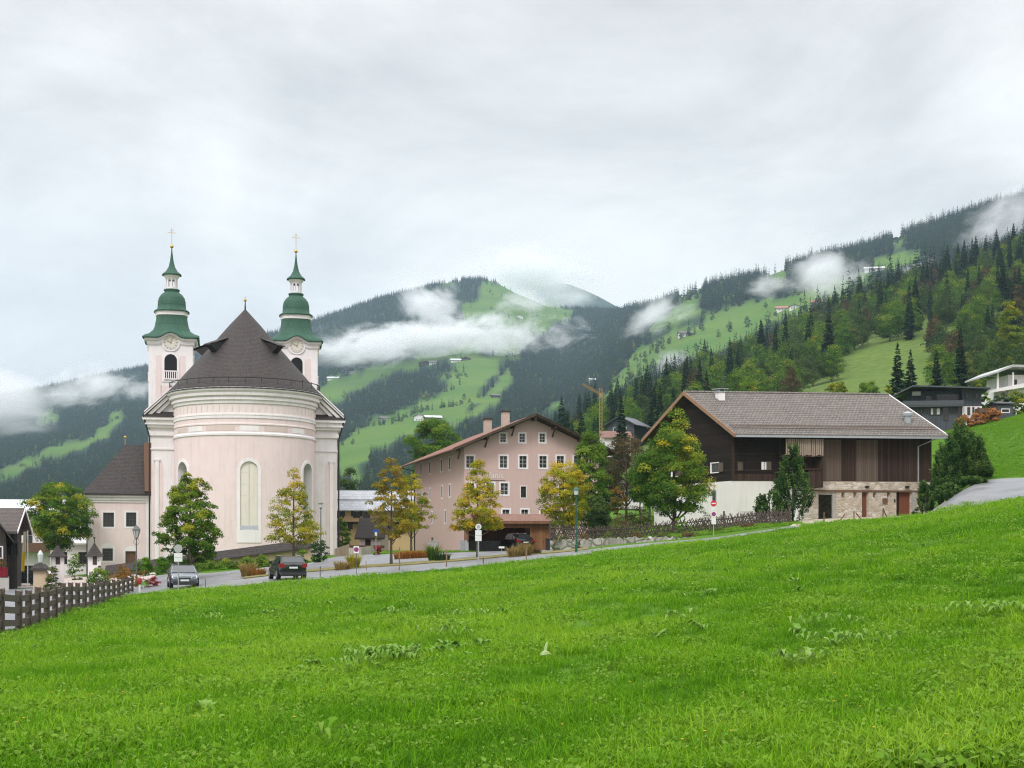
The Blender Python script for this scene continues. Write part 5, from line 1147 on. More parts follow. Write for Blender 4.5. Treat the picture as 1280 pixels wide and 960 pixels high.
def wall_between(name, label, pts, mm, thick=.5, cat='wall', cap=None, jit=0):
    g = random.Random(3); A = []
    for px, pt, pb, D in pts: a = P(px, pt, D); b = P(px, pb, D); A.append((a, b))
    o = A[0][1].copy(); q = MB(); n = 14
    fr = []
    for (a0, b0), (a1, b1) in zip(A, A[1:]):
        for i in range(n): f = i/n; fr.append((a0.lerp(a1, f)-o, b0.lerp(b1, f)-o))
    fr.append((A[-1][0]-o, A[-1][1]-o)); vs = []
    for a, b in fr:
        j = g.uniform(-jit, jit); k = g.uniform(-jit, jit)
        vs += [b+Vector((0, -.1, -.8)), a.lerp(b, .5)+Vector((0, j-.05, 0)), a+Vector((0, k, j)), a+Vector((0, thick, k)), b+Vector((0, thick, -.8))]
    m = len(fr); fs = [(i*5+k, (i+1)*5+k, (i+1)*5+k+1, i*5+k+1) for i in range(m-1) for k in range(4)]+[(0, 1, 2, 3, 4), tuple((m-1)*5+k for k in (4, 3, 2, 1, 0))]
    q.add(vs, fs); w = q.build(name, mm, None, loc=o); tag(w, label, cat); return w
wall_between('boulder_wall', 'low retaining wall of big pale boulders beside the road', [(688, 676, 688, 90), (720, 674, 687.5, 88), (760, 673.5, 686.5, 85.5), (800, 672, 684, 82.5), (845, 671.5, 680, 81.5), (884, 672.5, 676.5, 81.5)], BOULD, 1.5, jit=.12)
OLDPINK = plaster('flaking_pink_render', (.44, .30, .25), (.30, .24, .2), .9)
wall_between('garden_wall', 'flaking pink garden wall beside the church corner', [(418, 686, 699, 112), (436, 680, 698, 114)], OLDPINK, .5)
wall_between('retaining_wall', 'grey stained retaining wall below the dark roofed cottage', [(436, 685, 697, 110), (452, 684, 696, 109), (466, 682, 693, 112)], plaster('stained_render', (.42, .38, .33), (.22, .2, .17), .8), .6)

# ------------------------------------------------------------------ other houses
def box_house(name, label, px, D, py_base, w, dep, eave, ridge, wallm, roofm, rot=0, axis='x', ov=.8, wins=(), cat='house', trim=None, th=.18, sub=None, group=None):
    """gable house; axis 'x': ridge along the front, 'y': gable to the front. sizes in metres; wins = (u, v, w, h) on the front."""
    p = P(px, py_base, D); t = thing(name, label, cat, p, rot, group); hw = w/2; m = planar((-hw, 0, 0), (1, 0, 0)); trim = trim or WHITE
    ops = [op(u-a/2, u+a/2, v, v+b) for u, v, a, b in wins]
    q = MB()
    if axis == 'x':
        wall(q, m, 0, w, -2, eave, ops)
        q.add([(-hw, 0, -2), (-hw, dep, -2), (-hw, dep, eave), (-hw, dep/2, ridge), (-hw, 0, eave), (hw, 0, -2), (hw, dep, -2), (hw, dep, eave), (hw, dep/2, ridge), (hw, 0, eave)], [(0, 4, 3, 2, 1), (5, 6, 7, 8, 9), (1, 2, 7, 6)])
    else:
        top = lambda u: eave+(ridge-eave)*(1-abs(u-hw)/hw); top.brk = [hw]
        wall(q, m, 0, w, -2, top, ops)
        q.add([(-hw, 0, -2), (-hw, dep, -2), (-hw, dep, eave), (-hw, 0, eave), (hw, 0, -2), (hw, dep, -2), (hw, dep, eave), (hw, 0, eave), (0, dep, ridge)], [(0, 3, 2, 1), (4, 5, 6, 7), (1, 2, 8, 6, 5)])
    q.build('wall', wallm, t)
    for o in ops: window(t, m, o, trim, SASHD, None, .1, .025, .12, 2, 2, 'window', .03, grand=D < 160)
    q = MB()
    for s in (-1, 1):
        if axis == 'x':
            sl = (ridge-eave)/(dep/2); y0 = -ov if s < 0 else dep+ov; z0 = eave-sl*ov+.12
            q.extr([(-hw-ov, y0, z0), (-hw-ov, dep/2, ridge+.12), (-hw-ov, dep/2, ridge+.12+th), (-hw-ov, y0, z0+th)], (w+2*ov, 0, 0))
        else:
            sl = (ridge-eave)/hw; x0 = s*(hw+ov); z0 = eave-sl*ov+.12
            q.extr([(x0, -ov, z0), (0, -ov, ridge+.12), (0, -ov, ridge+.12+th), (x0, -ov, z0+th)], (0, dep+2*ov, 0))
    q.build('roof', roofm, t)
    return t, m
GREYR = tiles('pale_slate_roof', (.27, .28, .30), (.35, .36, .385), .5, .35, (.16, .16, .18), False, .5, (.24, .25, .27))
YELL = plaster('ochre_plaster', (.62, .44, .24), (.5, .36, .22), .35)
kk = 150/1400
t, m = box_house('yellow_house', 'ochre house with pale grey roof and dark shutters behind the church', 470, 150, 698, 13.4, 9, (698-636)*kk, (698-614)*kk, YELL, GREYR, R(4), 'x', .9,
    [((px-470)*kk+6.7, (698-647.5)*kk, 1.0, .85) for px in (425.5, 446, 458)]+[((px-470)*kk+6.7, (698-662)*kk, .9, 1.0) for px in (430, 437)], trim=YELL)
for px in (421.5, 429.5, 441, 451): q = MB(); u = (px-470)*kk; q.b(u-.2, u+.2, -.07, -.01, (698-645.5)*kk, (698-638)*kk); q.build('shutter', plain('shutter_green_%d' % int(px*10), (.03, .04, .03)), t)
q = MB(); q.b(-6.9, 6.9, -1.1, -.02, (698-655)*kk, (698-652.5)*kk); q.b(-6.9, 6.9, -1.1, -1.05, (698-655)*kk, (698-650.5)*kk-.25); q.build('balcony', DKWOOD, t)
q = MB(); sl_ = ((698-614)*kk-(698-636)*kk)/4.5; q.tube([(-7, 1.6, (698-636)*kk+1.6*sl_+.42), (7, 1.6, (698-636)*kk+1.6*sl_+.42)], .05, 5); q.build('snow_pole', DKMETAL, t)
k2 = 132/1400
t, m = box_house('cottage', 'small white cottage with steep black shingle roof behind the retaining wall', 463, 132, 692, 2.6, 4.5, (692-671)*k2, (692-650)*k2, WHITE, SHING, R(-6), 'x', .5, [(1.0, 1.0, .5, .6)], trim=BROWNW)
q = MB(); q.b(-1.9, 1.7, -2.6, -.1, .65, .95); q.build('porch_roof', tiles('porch_tile', (.22, .09, .06), (.3, .13, .09), .3, .1, (.06, .03, .02)), t); q = MB(); q.b(-1.8, 1.6, -2.55, -2.4, -.8, .65); q.build('porch_wall', RENDER_OLD, t)
# dark houses at the left edge
kl = 86/1400
t, m = box_house('dark_wood_house', 'dark timber house with red balcony boards and flower boxes at the left edge', -46, 86, 734, 6.2, 8, (734-668)*kl, (734-600)*kl, planks('grey_brown_timber', (.035, .028, .024), (.075, .062, .055), .25, 'x', .06), SHING, R(19), 'y', .55, [((px+40)*kl+3.1, (734-697)*kl, .3, .8) for px in (-14, -6, 3)])
q = MB(); q.b(-3.3, 3.3, -1.1, -.02, (734-722)*kl, (734-721)*kl); q.build('balcony_floor', DKWOOD, t)
q = MB(); q.b(-3.3, 3.25, -1.15, -1.05, (734-721)*kl, (734-709)*kl); q.build('red_balcony_boards', planks('red_boards', (.16, .012, .02), (.26, .02, .035), .35, 'x', .1), t)
q = MB(); q.b(-3.4, 3.3, -1.1, 7.4, -1.5, (734-722)*kl); q.build('base_wall', plaster('base_grey', (.45, .42, .4)), t)
me, C = crown_mesh('flowers', 50, .55, 3.2, 'shrub', LM['rust'], 60, 24, .13, ry=.35, tone0=.5); link('flower_box', me, parent=t, loc=(0, -1.25, (734-709)*kl))
kl = 92/1400
t, m = box_house('brown_gable_house', 'grey timber house with brown roof and pale verge board, second from the left edge', -64, 92, 728, 9.4, 6.6, (728-663)*kl, (728-663)*kl+1.7, planks('grey_timber', (.032, .028, .026), (.065, .057, .053), .3, 'x', .08), tiles('brown_tile', (.085, .065, .058), (.12, .095, .085), .3, .12), R(10), 'x', .75, [((px+64)*kl+4.7, (728-694)*kl, .4, 1.0) for px in (1, 8, 15)]+[((px+64)*kl+4.7, (728-676)*kl, .35, .8) for px in (3, 12)], trim=SASHD)
q = MB()
ez_ = (728-663)*kl; 
for s in (0, 1): q.extr([(5.5, -.75 if s == 0 else 7.35, ez_-.25), (5.5, 3.3, ez_+1.8), (5.5, 3.3, ez_+2.02), (5.5, -.75 if s == 0 else 7.35, ez_-.03)], (.06, 0, 0))
q.build('verge_board', WHITE, t)
t, m = box_house('metal_roof_house', 'white house with pale sheet metal roof half hidden by the big tree', 38, 135, 715, 9.5, 10, (715-644)*.0965, (715-625.5)*.0965, WHITE, mat('pale_sheet', (.50, .51, .54), (.58, .59, .62), 2, .4, 0, (1, 1, 1), .3), R(10), 'x', .9, [(2, 3.2, 1, 1.2), (4.5, 3.2, 1, 1.2), (7, 3.2, 1, 1.2)])
q = MB(); q.b(-4.9, 4.9, -1.3, -.03, 2.4, 2.6); q.b(-4.9, 4.9, -1.3, -1.25, 2.6, 3.5); q.build('balcony', BROWNW, t)
t, m = box_house('white_shed', 'low white house with flat pale roof behind the big tree', 100, 128, 712, 6.5, 6, 3.0, 4.1, WHITE, mat('pale_roofing', (.5, .5, .5), (.6, .6, .6), 2, .5), R(10), 'x', .7, [(1.5, .6, .7, 1.4), (3.5, .6, .9, 1.4)])
# modern dark chalet above the barn
DGREY = planks('anthracite_boards', (.06, .065, .078), (.10, .108, .125), .25, 'x', .05); DROOF = plain('dark_roof_sheet', (.075, .08, .095), .5)
km = 152/1400; B0 = 527
ZZ = lambda py: (B0-py)*km
p = P(1172, B0, 152); t = thing('dark_chalet', 'modern anthracite chalet with long balcony on the slope behind the barn', 'house', p, R(-8))
xx = lambda px: (px-1172)*km*1.02
q = MB(); q.b(xx(1131), xx(1201), .0, 7, -1.5, ZZ(508)); q.b(xx(1201), xx(1224), .02, 7, ZZ(508), ZZ(487)); q.b(xx(1138), xx(1201), 1.4, 7, ZZ(508), ZZ(487)); q.build('dark_wall', DGREY, t)
q = MB(); q.b(xx(1201), xx(1224.5), -.05, 7, -1.5, ZZ(508.5)); q.build('white_wall', WHITE, t)
q = MB(); q.b(xx(1130), xx(1202), -.9, 1.4, ZZ(509), ZZ(507)); q.b(xx(1130), xx(1202), -.95, -.88, ZZ(507), ZZ(501.5)); q.build('balcony', DROOF, t)
for x0, x1, y0, y1, y in ((1142, 1146, 507, 497, 1.35), (1159, 1167, 500, 493, 1.35), (1172, 1199, 506, 491, 1.35), (1205, 1209, 499, 493, 0), (1217, 1221, 499, 492, 0), (1162, 1176, 519, 510, -.02), (1178, 1185, 526, 509, -.02), (1196, 1200, 524, 509, -.02), (1207, 1210.5, 519.5, 509.5, -.07), (1213, 1215.5, 521, 509.5, -.07), (1219, 1221.5, 517, 510, -.07), (1151, 1154, 521, 511, -.02)):
    q = MB(); q.b(xx(x0), xx(x1), y-.04, y+.02, ZZ(y0), ZZ(y1)); w_ = q.build('window', SASHD, t); q = MB(); q.b(xx(x0)+.06, xx(x1)-.06, y-.055, y-.04, ZZ(y0)+.06, ZZ(y1)-.06); q.build('pane', GLASS, w_)
for x0, x1 in ((1164, 1166.5), (1171, 1174.5)): q = MB(); q.b(xx(x0), xx(x1), -.09, -.06, ZZ(518), ZZ(510.5)); q.build('white_curtain', WHITE, t)
q = MB(); q.extr([(xx(1115), -1.6, ZZ(497)), (xx(1141), -1.6, ZZ(484.3)), (xx(1232), -1.6, ZZ(488.5)), (xx(1232), -1.6, ZZ(487)), (xx(1141), -1.6, ZZ(482.5)), (xx(1115), -1.6, ZZ(495.5))], (0, 10, 0)); q.build('roof', DROOF, t)
q = MB(); q.b(xx(1143), xx(1153), .9, 1.35, ZZ(493), ZZ(488)); q.build('white_gable_panel', WHITE, t)
kw = 160/1400; p = P(1268, 512, 160); t = thing('white_chalet', 'white chalet with balcony and pale roof at the right edge of the slope', 'house', p, R(5)); xx = lambda px: (px-1268)*kw; ZZ = lambda py: (512-py)*kw
q = MB(); q.b(xx(1262), xx(1320), .5, 8, -3, ZZ(468)); q.b(xx(1247), xx(1262), 1.5, 8, -3, ZZ(488)); q.build('wall', WHITE, t)
q = MB(); q.extr([(xx(1241), -1, ZZ(487)), (xx(1290), -1, ZZ(477)), (xx(1290), -1, ZZ(483)), (xx(1241), -1, ZZ(491))], (0, 2.4, 0)); q.build('balcony', WHITE, t)
for px in (1243.5, 1263): q = MB(); q.b(xx(px)-.12, xx(px)+.12, -.9, -.7, ZZ(488), ZZ(466)); q.build('post', WHITE, t)
q = MB(); q.extr([(xx(1238), -1.6, ZZ(469)), (xx(1260), -1.6, ZZ(460.5)), (xx(1330), -1.6, ZZ(462)), (xx(1330), -1.6, ZZ(459)), (xx(1260), -1.6, ZZ(457.5)), (xx(1238), -1.6, ZZ(467))], (0, 11, 0)); q.build('roof', mat('pale_soffit_roof', (.35, .35, .35), (.42, .42, .42), 2, .6), t)
q = MB(); q.b(xx(1268), xx(1273), .4, .5, ZZ(484), ZZ(474)); q.build('door', SASHD, t)
kz = 150/1400; t, m = box_house('garden_shed', 'grey flat roofed shed at the top of the meadow beside the dark chalet', 1257, 150, 520, 2.2, 3, 1.5, 1.75, DGREY, DROOF, R(5), 'x', .25, [(1.1, .5, 1.0, .4)], cat='shed')
q = MB(); q.b(-3.4, -1.0, .6, 2, .5, 1.1); q.build('lean_to_wall', BROWNW, t)
# chalets between the trees
t, m = box_house('hillside_chalet', 'dark two tier chalet among the trees left of the barn', 776, 265, 549, 7.0, 7, 3.4, 5.2, DGREY, DROOF, R(-30), 'y', 1.0, [(2, 1.8, .9, .9), (4.5, 1.8, .9, .9)])
q = MB(); q.b(-3.2, 3.2, -1.4, -.02, .9, 1.1); q.b(-3.2, 3.2, -1.4, -1.3, 1.1, 1.8); q.build('balcony', DKWOOD, t)
t, m = box_house('white_cottage', 'small white house at the foot of the dark chalet', 772, 245, 560, 6, 5, 2.2, 3.6, WHITE, tiles('rusty_tile', (.2, .1, .08), (.28, .15, .12)), R(10), 'x', .5, [(2, .6, .8, .9), (4, .6, .8, .9)])
t, m = box_house('white_bungalow', 'white low house behind the orchard lawn', 783, 138, 616, 4.2, 4, .7, 1.5, WHITE, BARNT, R(6), 'x', .5, [])
# farms on the far slopes
FW = plaster('farm_white', (.72, .70, .68)); FR = mat('farm_roof', (.10, .085, .08), (.15, .13, .12), 3, .8); FR2 = mat('farm_roof_red', (.28, .12, .08), (.35, .16, .11), 3, .8); FR3 = mat('farm_roof_pale', (.45, .45, .46), (.55, .55, .56), 3, .6)
for i, (px, py, w, dp, ev, rg, wm, rm, lb) in enumerate([
  (524, 526, 14, 11, 6.5, 9, FW, FR, 'white farmhouse with brown roof on the slope above the pink house'),
  (542, 526.5, 20, 11, 5.5, 8, DKWOOD, FR3, 'long dark barn with pale roof beside the farmhouse on the slope'),
  (480, 526, 10, 8, 4.5, 6.5, FW, FR, 'small white farm below the wooded strip on the slope'),
  (532, 457, 22, 12, 6, 9, DKWOOD, FR, 'brown farm group at the lower edge of the fog bank'),
  (541, 455.5, 12, 9, 5, 7.5, FW, FR, 'pale gabled house right of the brown farm group under the fog'),
  (570, 452.5, 17, 10, 4.5, 7, FW, FR3, 'white house with pale roof on the green shoulder'),
  (582, 450.5, 16, 9, 4.5, 7, DKWOOD, FR2, 'red roofed farm on the green shoulder'),
  (416, 474.5, 20, 10, 4, 6.5, FW, FR3, 'white farm with pale roof at the left end of the green slope'),
  (438, 468, 18, 10, 4.5, 7, FW, FR, 'pale farmhouse in the trees near the left end of the green slope'),
  (649, 397.5, 16, 10, 5, 8, FW, FR, 'lone white house on the summit meadow'),
  (1093, 339.5, 24, 11, 5, 7.5, FW, FR3, 'long white farm with pale roof on the right hand ridge'),
  (978, 388.5, 16, 9, 4.5, 7, FW, FR2, 'red roofed farm in the middle of the right hand meadow'),
  (993, 386.5, 12, 8, 4, 6, FW, FR, 'small white house beside the red roofed farm on the right'),
  (1021, 381, 12, 8, 4, 6.5, DKWOOD, FR2, 'brown hut with red roof right of the meadow farm'),
  (858, 420.5, 16, 9, 5, 7.5, FW, FR, 'white farm with dark roof at the foot of the right hand meadow'),
  (1120, 302, 14, 9, 5, 8, DKWOOD, FR, 'dark hut among the firs on the right hand ridge'),
  (744, 478.5, 13, 9, 5, 7, FW, FR3, 'white houses of a hamlet above the crane'),
  (620, 497, 12, 9, 4, 6, DKWOOD, FR, 'dark hay barn beside the wood on the slope'),
  (1182, 346, 14, 8, 4, 6, FW, FR3, 'pale roof showing between the firs below the right hand ridge')]):
    p = hit(px, py, 690, 3300); D = p.y/S; t, m = box_house('farmhouse', lb, px, D, py+.6, w, dp, ev, rg, wm, rm, R((i*37 % 40)-20), 'y' if i % 3 == 0 else 'x', 1.4, [(w*.25, 1.2, 1.2, 1.6), (w*.5, 1.2, 1.2, 1.6), (w*.75, 1.2, 1.2, 1.6)] if w < 30 else [], cat='farmhouse', th=.4)
# yellow tower crane
CR = mat('crane_ochre', (.26, .17, .07), (.34, .23, .10), 5, .6); p = P(751, 541, 240); kc = 240/1400
t = thing('tower_crane', 'ochre building crane standing among the trees', 'crane', p); h = (541-492)*kc
def lattice(name, a, b, w, n):
    q = MB(); a, b = Vector(a), Vector(b); d = (b-a); x = d.cross(Vector((0, 1, 0))).normalized()*w/2; y = Vector((0, 1, 0))*w/2
    cs = [x+y, x-y, -x-y, -x+y]
    for c in cs: q.tube([a+c, b+c], .07, 4)
    for i in range(n):
        for j in range(4): q.tube([a.lerp(b, i/n)+cs[j], a.lerp(b, (i+1)/n)+cs[(j+1) % 4]], .04, 4)
    q.build(name, CR, t)
lattice('mast', (0, 0, -2), (0, 0, h+1.2), .55, 16); lattice('jib', (.2, 0, h-.3), (-(751-728)*kc, 0, (541-480)*kc), .35, 14)
q = MB(); q.b(-.4, .4, -.4, .4, h-.9, h); q.build('cab', CR, t); q = MB(); q.tube([(0, 0, h+1.2), (-(751-735)*kc, 0, (541-483)*kc+.3)], .04, 4); q.build('cable', DKMETAL, t)
# ------------------------------------------------------------------ trees and shrubs of the village
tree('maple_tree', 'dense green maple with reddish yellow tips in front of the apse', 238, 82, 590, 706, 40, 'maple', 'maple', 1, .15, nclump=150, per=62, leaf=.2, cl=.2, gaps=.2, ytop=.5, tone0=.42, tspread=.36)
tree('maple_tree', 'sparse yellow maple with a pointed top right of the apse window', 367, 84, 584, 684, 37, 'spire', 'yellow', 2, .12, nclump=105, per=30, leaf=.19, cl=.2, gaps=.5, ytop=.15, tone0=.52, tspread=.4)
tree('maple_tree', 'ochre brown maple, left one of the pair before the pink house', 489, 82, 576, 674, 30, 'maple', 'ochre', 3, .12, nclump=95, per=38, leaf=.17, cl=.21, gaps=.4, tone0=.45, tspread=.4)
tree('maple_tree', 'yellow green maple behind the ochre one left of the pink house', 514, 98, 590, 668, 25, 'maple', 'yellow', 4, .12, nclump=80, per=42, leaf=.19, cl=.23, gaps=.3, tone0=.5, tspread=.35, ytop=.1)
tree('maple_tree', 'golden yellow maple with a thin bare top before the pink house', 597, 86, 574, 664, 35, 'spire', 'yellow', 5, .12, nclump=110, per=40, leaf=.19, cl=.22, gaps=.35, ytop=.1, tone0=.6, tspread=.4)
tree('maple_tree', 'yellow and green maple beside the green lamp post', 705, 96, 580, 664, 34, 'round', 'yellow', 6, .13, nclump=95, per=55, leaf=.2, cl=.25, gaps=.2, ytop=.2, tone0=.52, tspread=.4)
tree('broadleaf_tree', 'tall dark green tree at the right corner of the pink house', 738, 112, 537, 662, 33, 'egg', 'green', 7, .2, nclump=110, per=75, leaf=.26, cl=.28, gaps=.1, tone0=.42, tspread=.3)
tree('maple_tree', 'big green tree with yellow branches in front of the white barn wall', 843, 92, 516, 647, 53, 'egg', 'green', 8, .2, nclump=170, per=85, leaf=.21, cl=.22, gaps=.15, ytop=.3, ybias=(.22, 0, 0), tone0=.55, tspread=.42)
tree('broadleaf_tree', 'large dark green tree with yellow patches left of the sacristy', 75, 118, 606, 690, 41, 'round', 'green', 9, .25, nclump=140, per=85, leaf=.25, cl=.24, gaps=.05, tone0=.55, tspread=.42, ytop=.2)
tree('broadleaf_tree', 'green tree rising behind the left roof of the pink house', 545, 172, 527, 600, 36, 'round', 'green', 10, .25, nclump=120, per=70, leaf=.35, cl=.24, gaps=.1, tone0=.55, tspread=.3, ytop=.15)
tree('bare_tree', 'brownish half bare tree between the pink house and the barn', 783, 128, 545, 628, 36, 'round', 'brown', 11, .16, nclump=110, per=44, leaf=.2, cl=.26, gaps=.2, tone0=.45, tspread=.35)
tree('broadleaf_tree', 'dark olive bushy tree behind the brown half bare tree', 757, 134, 560, 640, 26, 'egg', 'dark', 12, .16, nclump=70, per=50, leaf=.28, cl=.28, tone0=.5)
tree('apple_tree', 'small green fruit tree on the orchard lawn', 800, 117, 598, 632, 15, 'round', 'green', 13, .1, nclump=45, per=50, leaf=.2, cl=.3, tone0=.4)
tree('broadleaf_tree', 'grey green tree between the fruit tree and the big maple', 812, 125, 572, 630, 22, 'egg', 'dark', 14, .14, nclump=70, per=46, leaf=.24, cl=.28, tone0=.6)
tree('bush_tree', 'orange brown bush at the foot of the tall dark tree', 772, 108, 610, 646, 12, 'round', 'rust', 15, .06, nclump=30, per=40, leaf=.16, cl=.32, tone0=.15)
tree('broadleaf_tree', 'dark bush under the tall dark tree', 745, 100, 618, 672, 22, 'egg', 'dark', 16, .06, nclump=50, per=50, leaf=.18, cl=.3, tone0=.4)
tree('broadleaf_tree', 'dark tree standing behind the ochre house roof', 436, 190, 585, 690, 26, 'egg', 'dark', 17, .25, nclump=70, per=50, leaf=.45, cl=.28, tone0=.5)
tree('broadleaf_tree', 'leafy dark tree left of the ochre house balcony', 428, 126, 648, 690, 12, 'round', 'green', 18, .1, nclump=40, per=46, leaf=.2, cl=.32, tone0=.45)
tree('garden_tree', 'yellow green tree above the barn roof', 1047, 190, 478, 500, 12, 'round', 'yellow', 19, .12, nclump=45, per=40, leaf=.3, cl=.3, tone0=.2)
tree('garden_tree', 'pale silvery tree behind the dark chalet', 1208, 230, 440, 500, 17, 'egg', 'dark', 20, .2, nclump=60, per=45, leaf=.4, cl=.28, tone0=.85, tspread=.2)
tree('garden_tree', 'yellow green tree right of the silvery tree', 1262, 260, 372, 462, 22, 'egg', 'yellow', 21, .25, nclump=80, per=45, leaf=.5, cl=.26, tone0=.18, tspread=.3)
tree('garden_tree', 'olive bush before the dark chalet gable', 1085, 185, 478, 505, 16, 'round', 'green', 22, .12, nclump=50, per=40, leaf=.3, cl=.3, tone0=.5)
def firtree(label, px, D, top, bot, hw, seed, lm='needle', whorls=30, name='fir_tree', **k):
    p = at(px, D); m = D/1400; p.z = min(p.z, EYE+(700-bot)*m); H_ = EYE+(700-top)*m-p.z
    return tag(link(name, fir_mesh(name, seed, H_, hw*m, LM[lm], whorls, 10, 3, **k), loc=p), label, 'fir tree')
firtree('dark pointed fir at the left edge of the rough clearing', 1122, 215, 428, 492, 15, 60)
firtree('second dark fir behind the chalet roof in the clearing', 1138, 225, 437, 492, 14, 61)
firtree('tall dark fir at the crest beside the red leaning branch', 952, 470, 403, 470, 15, 62)
def juniper(name, label, px, D, top, bot, hw, seed, cat='conifer', per=150, lm='pine', prof='cone', nclump=150, cl=.34):
    p = at(px, D); m = D/1400; H_ = EYE+(700-top)*m-p.z; g = np.random.default_rng(seed)
    pf = PROFILES[prof]; C = []
    while len(C) < nclump:
        hh = g.uniform(.0, 1); r0 = float(pf(np.array(hh)))
        if g.uniform() > r0+.12: continue
        a = g.uniform(0, 6.28); rr = g.uniform(.15, 1)**.5; C.append((math.cos(a)*rr*r0*hw*m, math.sin(a)*rr*r0*hw*m, hh*H_*.9))
    C = np.array(C); n = per*0+85; idx = np.repeat(np.arange(len(C)), n); up = g.uniform(0, 1, (len(idx), 1)); L = .10*H_*(1.15-.5*C[idx, 2:3]/H_)+.25
    out = unit(C*np.array([1, 1, 0])+1e-4)[idx]
    ax = unit(out*.35+np.array([0, 0, 1.0])+g.normal(0, .12, (len(idx), 3))); pos = C[idx]+ax*up*L*1.5; side = unit(g.normal(0, 1, (len(idx), 3)))
    s = .26*hw*m*cl*(1-.75*up); pos = pos+side*s*.75
    V, F = leaves(g, pos, np.cross(side, ax)+side*.2, .19, .35, -.5)
    tone = np.clip(.12+.5*up[:, 0]+g.normal(0, .16, len(idx))+np.repeat(g.normal(0, .17, len(C)), n), 0, 1)
    me = mesh_np(name, V, F, tone, [LM[lm]]); mb = MB(); mb.tube([(0, 0, -.2), (0, 0, H_*.7)], [.1, .03], 6)
    t = thing(name, label, cat, p); link('foliage', me, parent=t); mb.build('trunk', BARK, t); return t
juniper('columnar_conifer', 'tall dense dark conifer in front of the barn balcony', 991, 93.5, 558, 652, 27, 70)
juniper('low_conifer', 'low spiky conifer left of the tall conifer at the barn', 962, 92.5, 616, 655, 17, 71, prof='shrub', nclump=60)
for i, (px, D, tp, hw, lb) in enumerate([(1177, 97.5, 556, 11, 'leftmost pointed mountain pine at the right end of the barn'), (1188, 96, 543, 12, 'second pointed mountain pine from the barn end'), (1200, 97, 526, 13, 'tallest pointed mountain pine of the clump at the barn end'), (1211, 98.5, 534, 12, 'pointed mountain pine right of the tallest one'), (1222, 96.5, 546, 12, 'fifth pointed mountain pine from the barn end'), (1232, 97.5, 578, 9, 'rightmost short pointed mountain pine beside the driveway')]):
    juniper('mountain_pine', lb, px, D, tp, 640, hw*1.08, 72+i, prof='cone', nclump=120)
for i, (px, D, tp, hw, lb) in enumerate([(1186, 92.5, 608, 17, 'low round mountain pine at the front of the clump'), (1214, 93.5, 600, 19, 'low broad mountain pine beside the driveway'), (1158, 97, 603, 8, 'grey green small pine against the barn corner')]):
    juniper('low_pine', lb, px, D, tp, 640, hw, 80+i, prof='shrub', nclump=80)
shrub('round_bush', 'left one of two round clipped green bushes under the lantern', 180.5, 92, 695, 13, 'lime', 90, tone0=.2, nclump=60)
shrub('round_bush', 'right one of two round clipped green bushes beside the street sign', 204, 92, 696, 12.5, 'lime', 91, tone0=.15, nclump=60)
shrub('round_bush', 'dark green round bush at the right corner of the church', 399.5, 97, 674, 13, 'dark', 92, tone0=.45, nclump=70, prof='round')
shrub('low_hedge', 'low dark green hedge behind the fence end', 124, 88, 710, 17, 'green', 93, tone0=.5, nclump=60, ry=1.0, ytop=.5)
shrub('autumn_bush', 'orange autumn bush under the lantern', 154, 88, 707, 13, 'rust', 94, tone0=.3, ry=.8)
shrub('autumn_bush', 'pale orange rose bush at the end of the wooden fence', 176, 77, 712, 12, 'rust', 95, tone0=.3, leaf=.09, per=36, gaps=.6, ry=.7)
shrub('red_bush', 'bright red bush left of the blue grey car', 192, 78, 721, 6, 'red', 96, tone0=.4, nclump=34, leaf=.07, cl=.55, ry=.5)
for i, (px, hw, tp) in enumerate([(256, 15, 699), (282, 17, 701), (308, 15, 698), (330, 16, 696), (352, 13, 695)]):
    shrub('churchyard_shrub', ['green and yellow shrub right of the maple trunk', 'low green shrub, second in the row below the churchyard wall', 'yellow green shrub in the middle of the row below the churchyard wall', 'green shrub, fourth in the row below the churchyard wall', 'green shrub above the roof of the black car'][i], px, 91.5, tp, hw, 'green', 100+i, 'shrubs below the churchyard wall', tone0=.55, ry=.8, nclump=45)
shrub('churchyard_shrub', 'brownish green shrub under the sparse yellow maple', 378, 94, 687, 9, 'maple', 106, tone0=.4, nclump=40)
shrub('juniper_bush', 'brown green juniper bush left of the hedge', 66, 73, 705, 14, 'dark', 107, tone0=.7, nclump=60, prof='cone', leaf=.1)
shrub('juniper_bush', 'dark climbing shrub on the right gate pillar', 122, 97, 698, 5, 'dark', 108, tone0=.4, nclump=24)
shrub('garden_bush', 'dark green bush right of the left gate pillar', 94, 108, 692, 12, 'green', 109, tone0=.35, nclump=50)
shrub('garden_bush', 'bright green bush behind the stone gate post', 46, 100, 705, 10, 'lime', 110, tone0=.1, nclump=36)
shrub('garden_bush', 'red leaved shrub beside the blue street sign', 472, 104, 681, 6, 'red', 111, tone0=.3, nclump=26)
shrub('garden_bush', 'wispy shrub on the boulder wall beside the big maple', 850, 86, 642, 10, 'lime', 112, tone0=.5, nclump=30, gaps=.6, per=22)
shrub('garden_bush', 'pale twiggy bush behind the wattle fence', 776, 97, 643, 16, 'brown', 113, tone0=.9, nclump=44, leaf=.09)
shrub('garden_bush', 'long clipped brown hedge at the edge of the orchard lawn', 798, 108, 633, 22, 'brown', 114, tone0=.1, nclump=60, ry=.7)
shrub('garden_bush', 'green climbing bush at the barn door', 1148, 96.5, 634, 7, 'dark', 115, tone0=.5, nclump=30)
shrub('garden_bush', 'bush seen through the open barn passage', 1036, 119, 606, 14, 'lime', 116, tone0=.2, nclump=60)
shrub('garden_bush', 'twiggy bush against the white barn wall', 883, 96, 640, 13, 'brown', 117, tone0=.6, nclump=30, leaf=.08, gaps=.5)
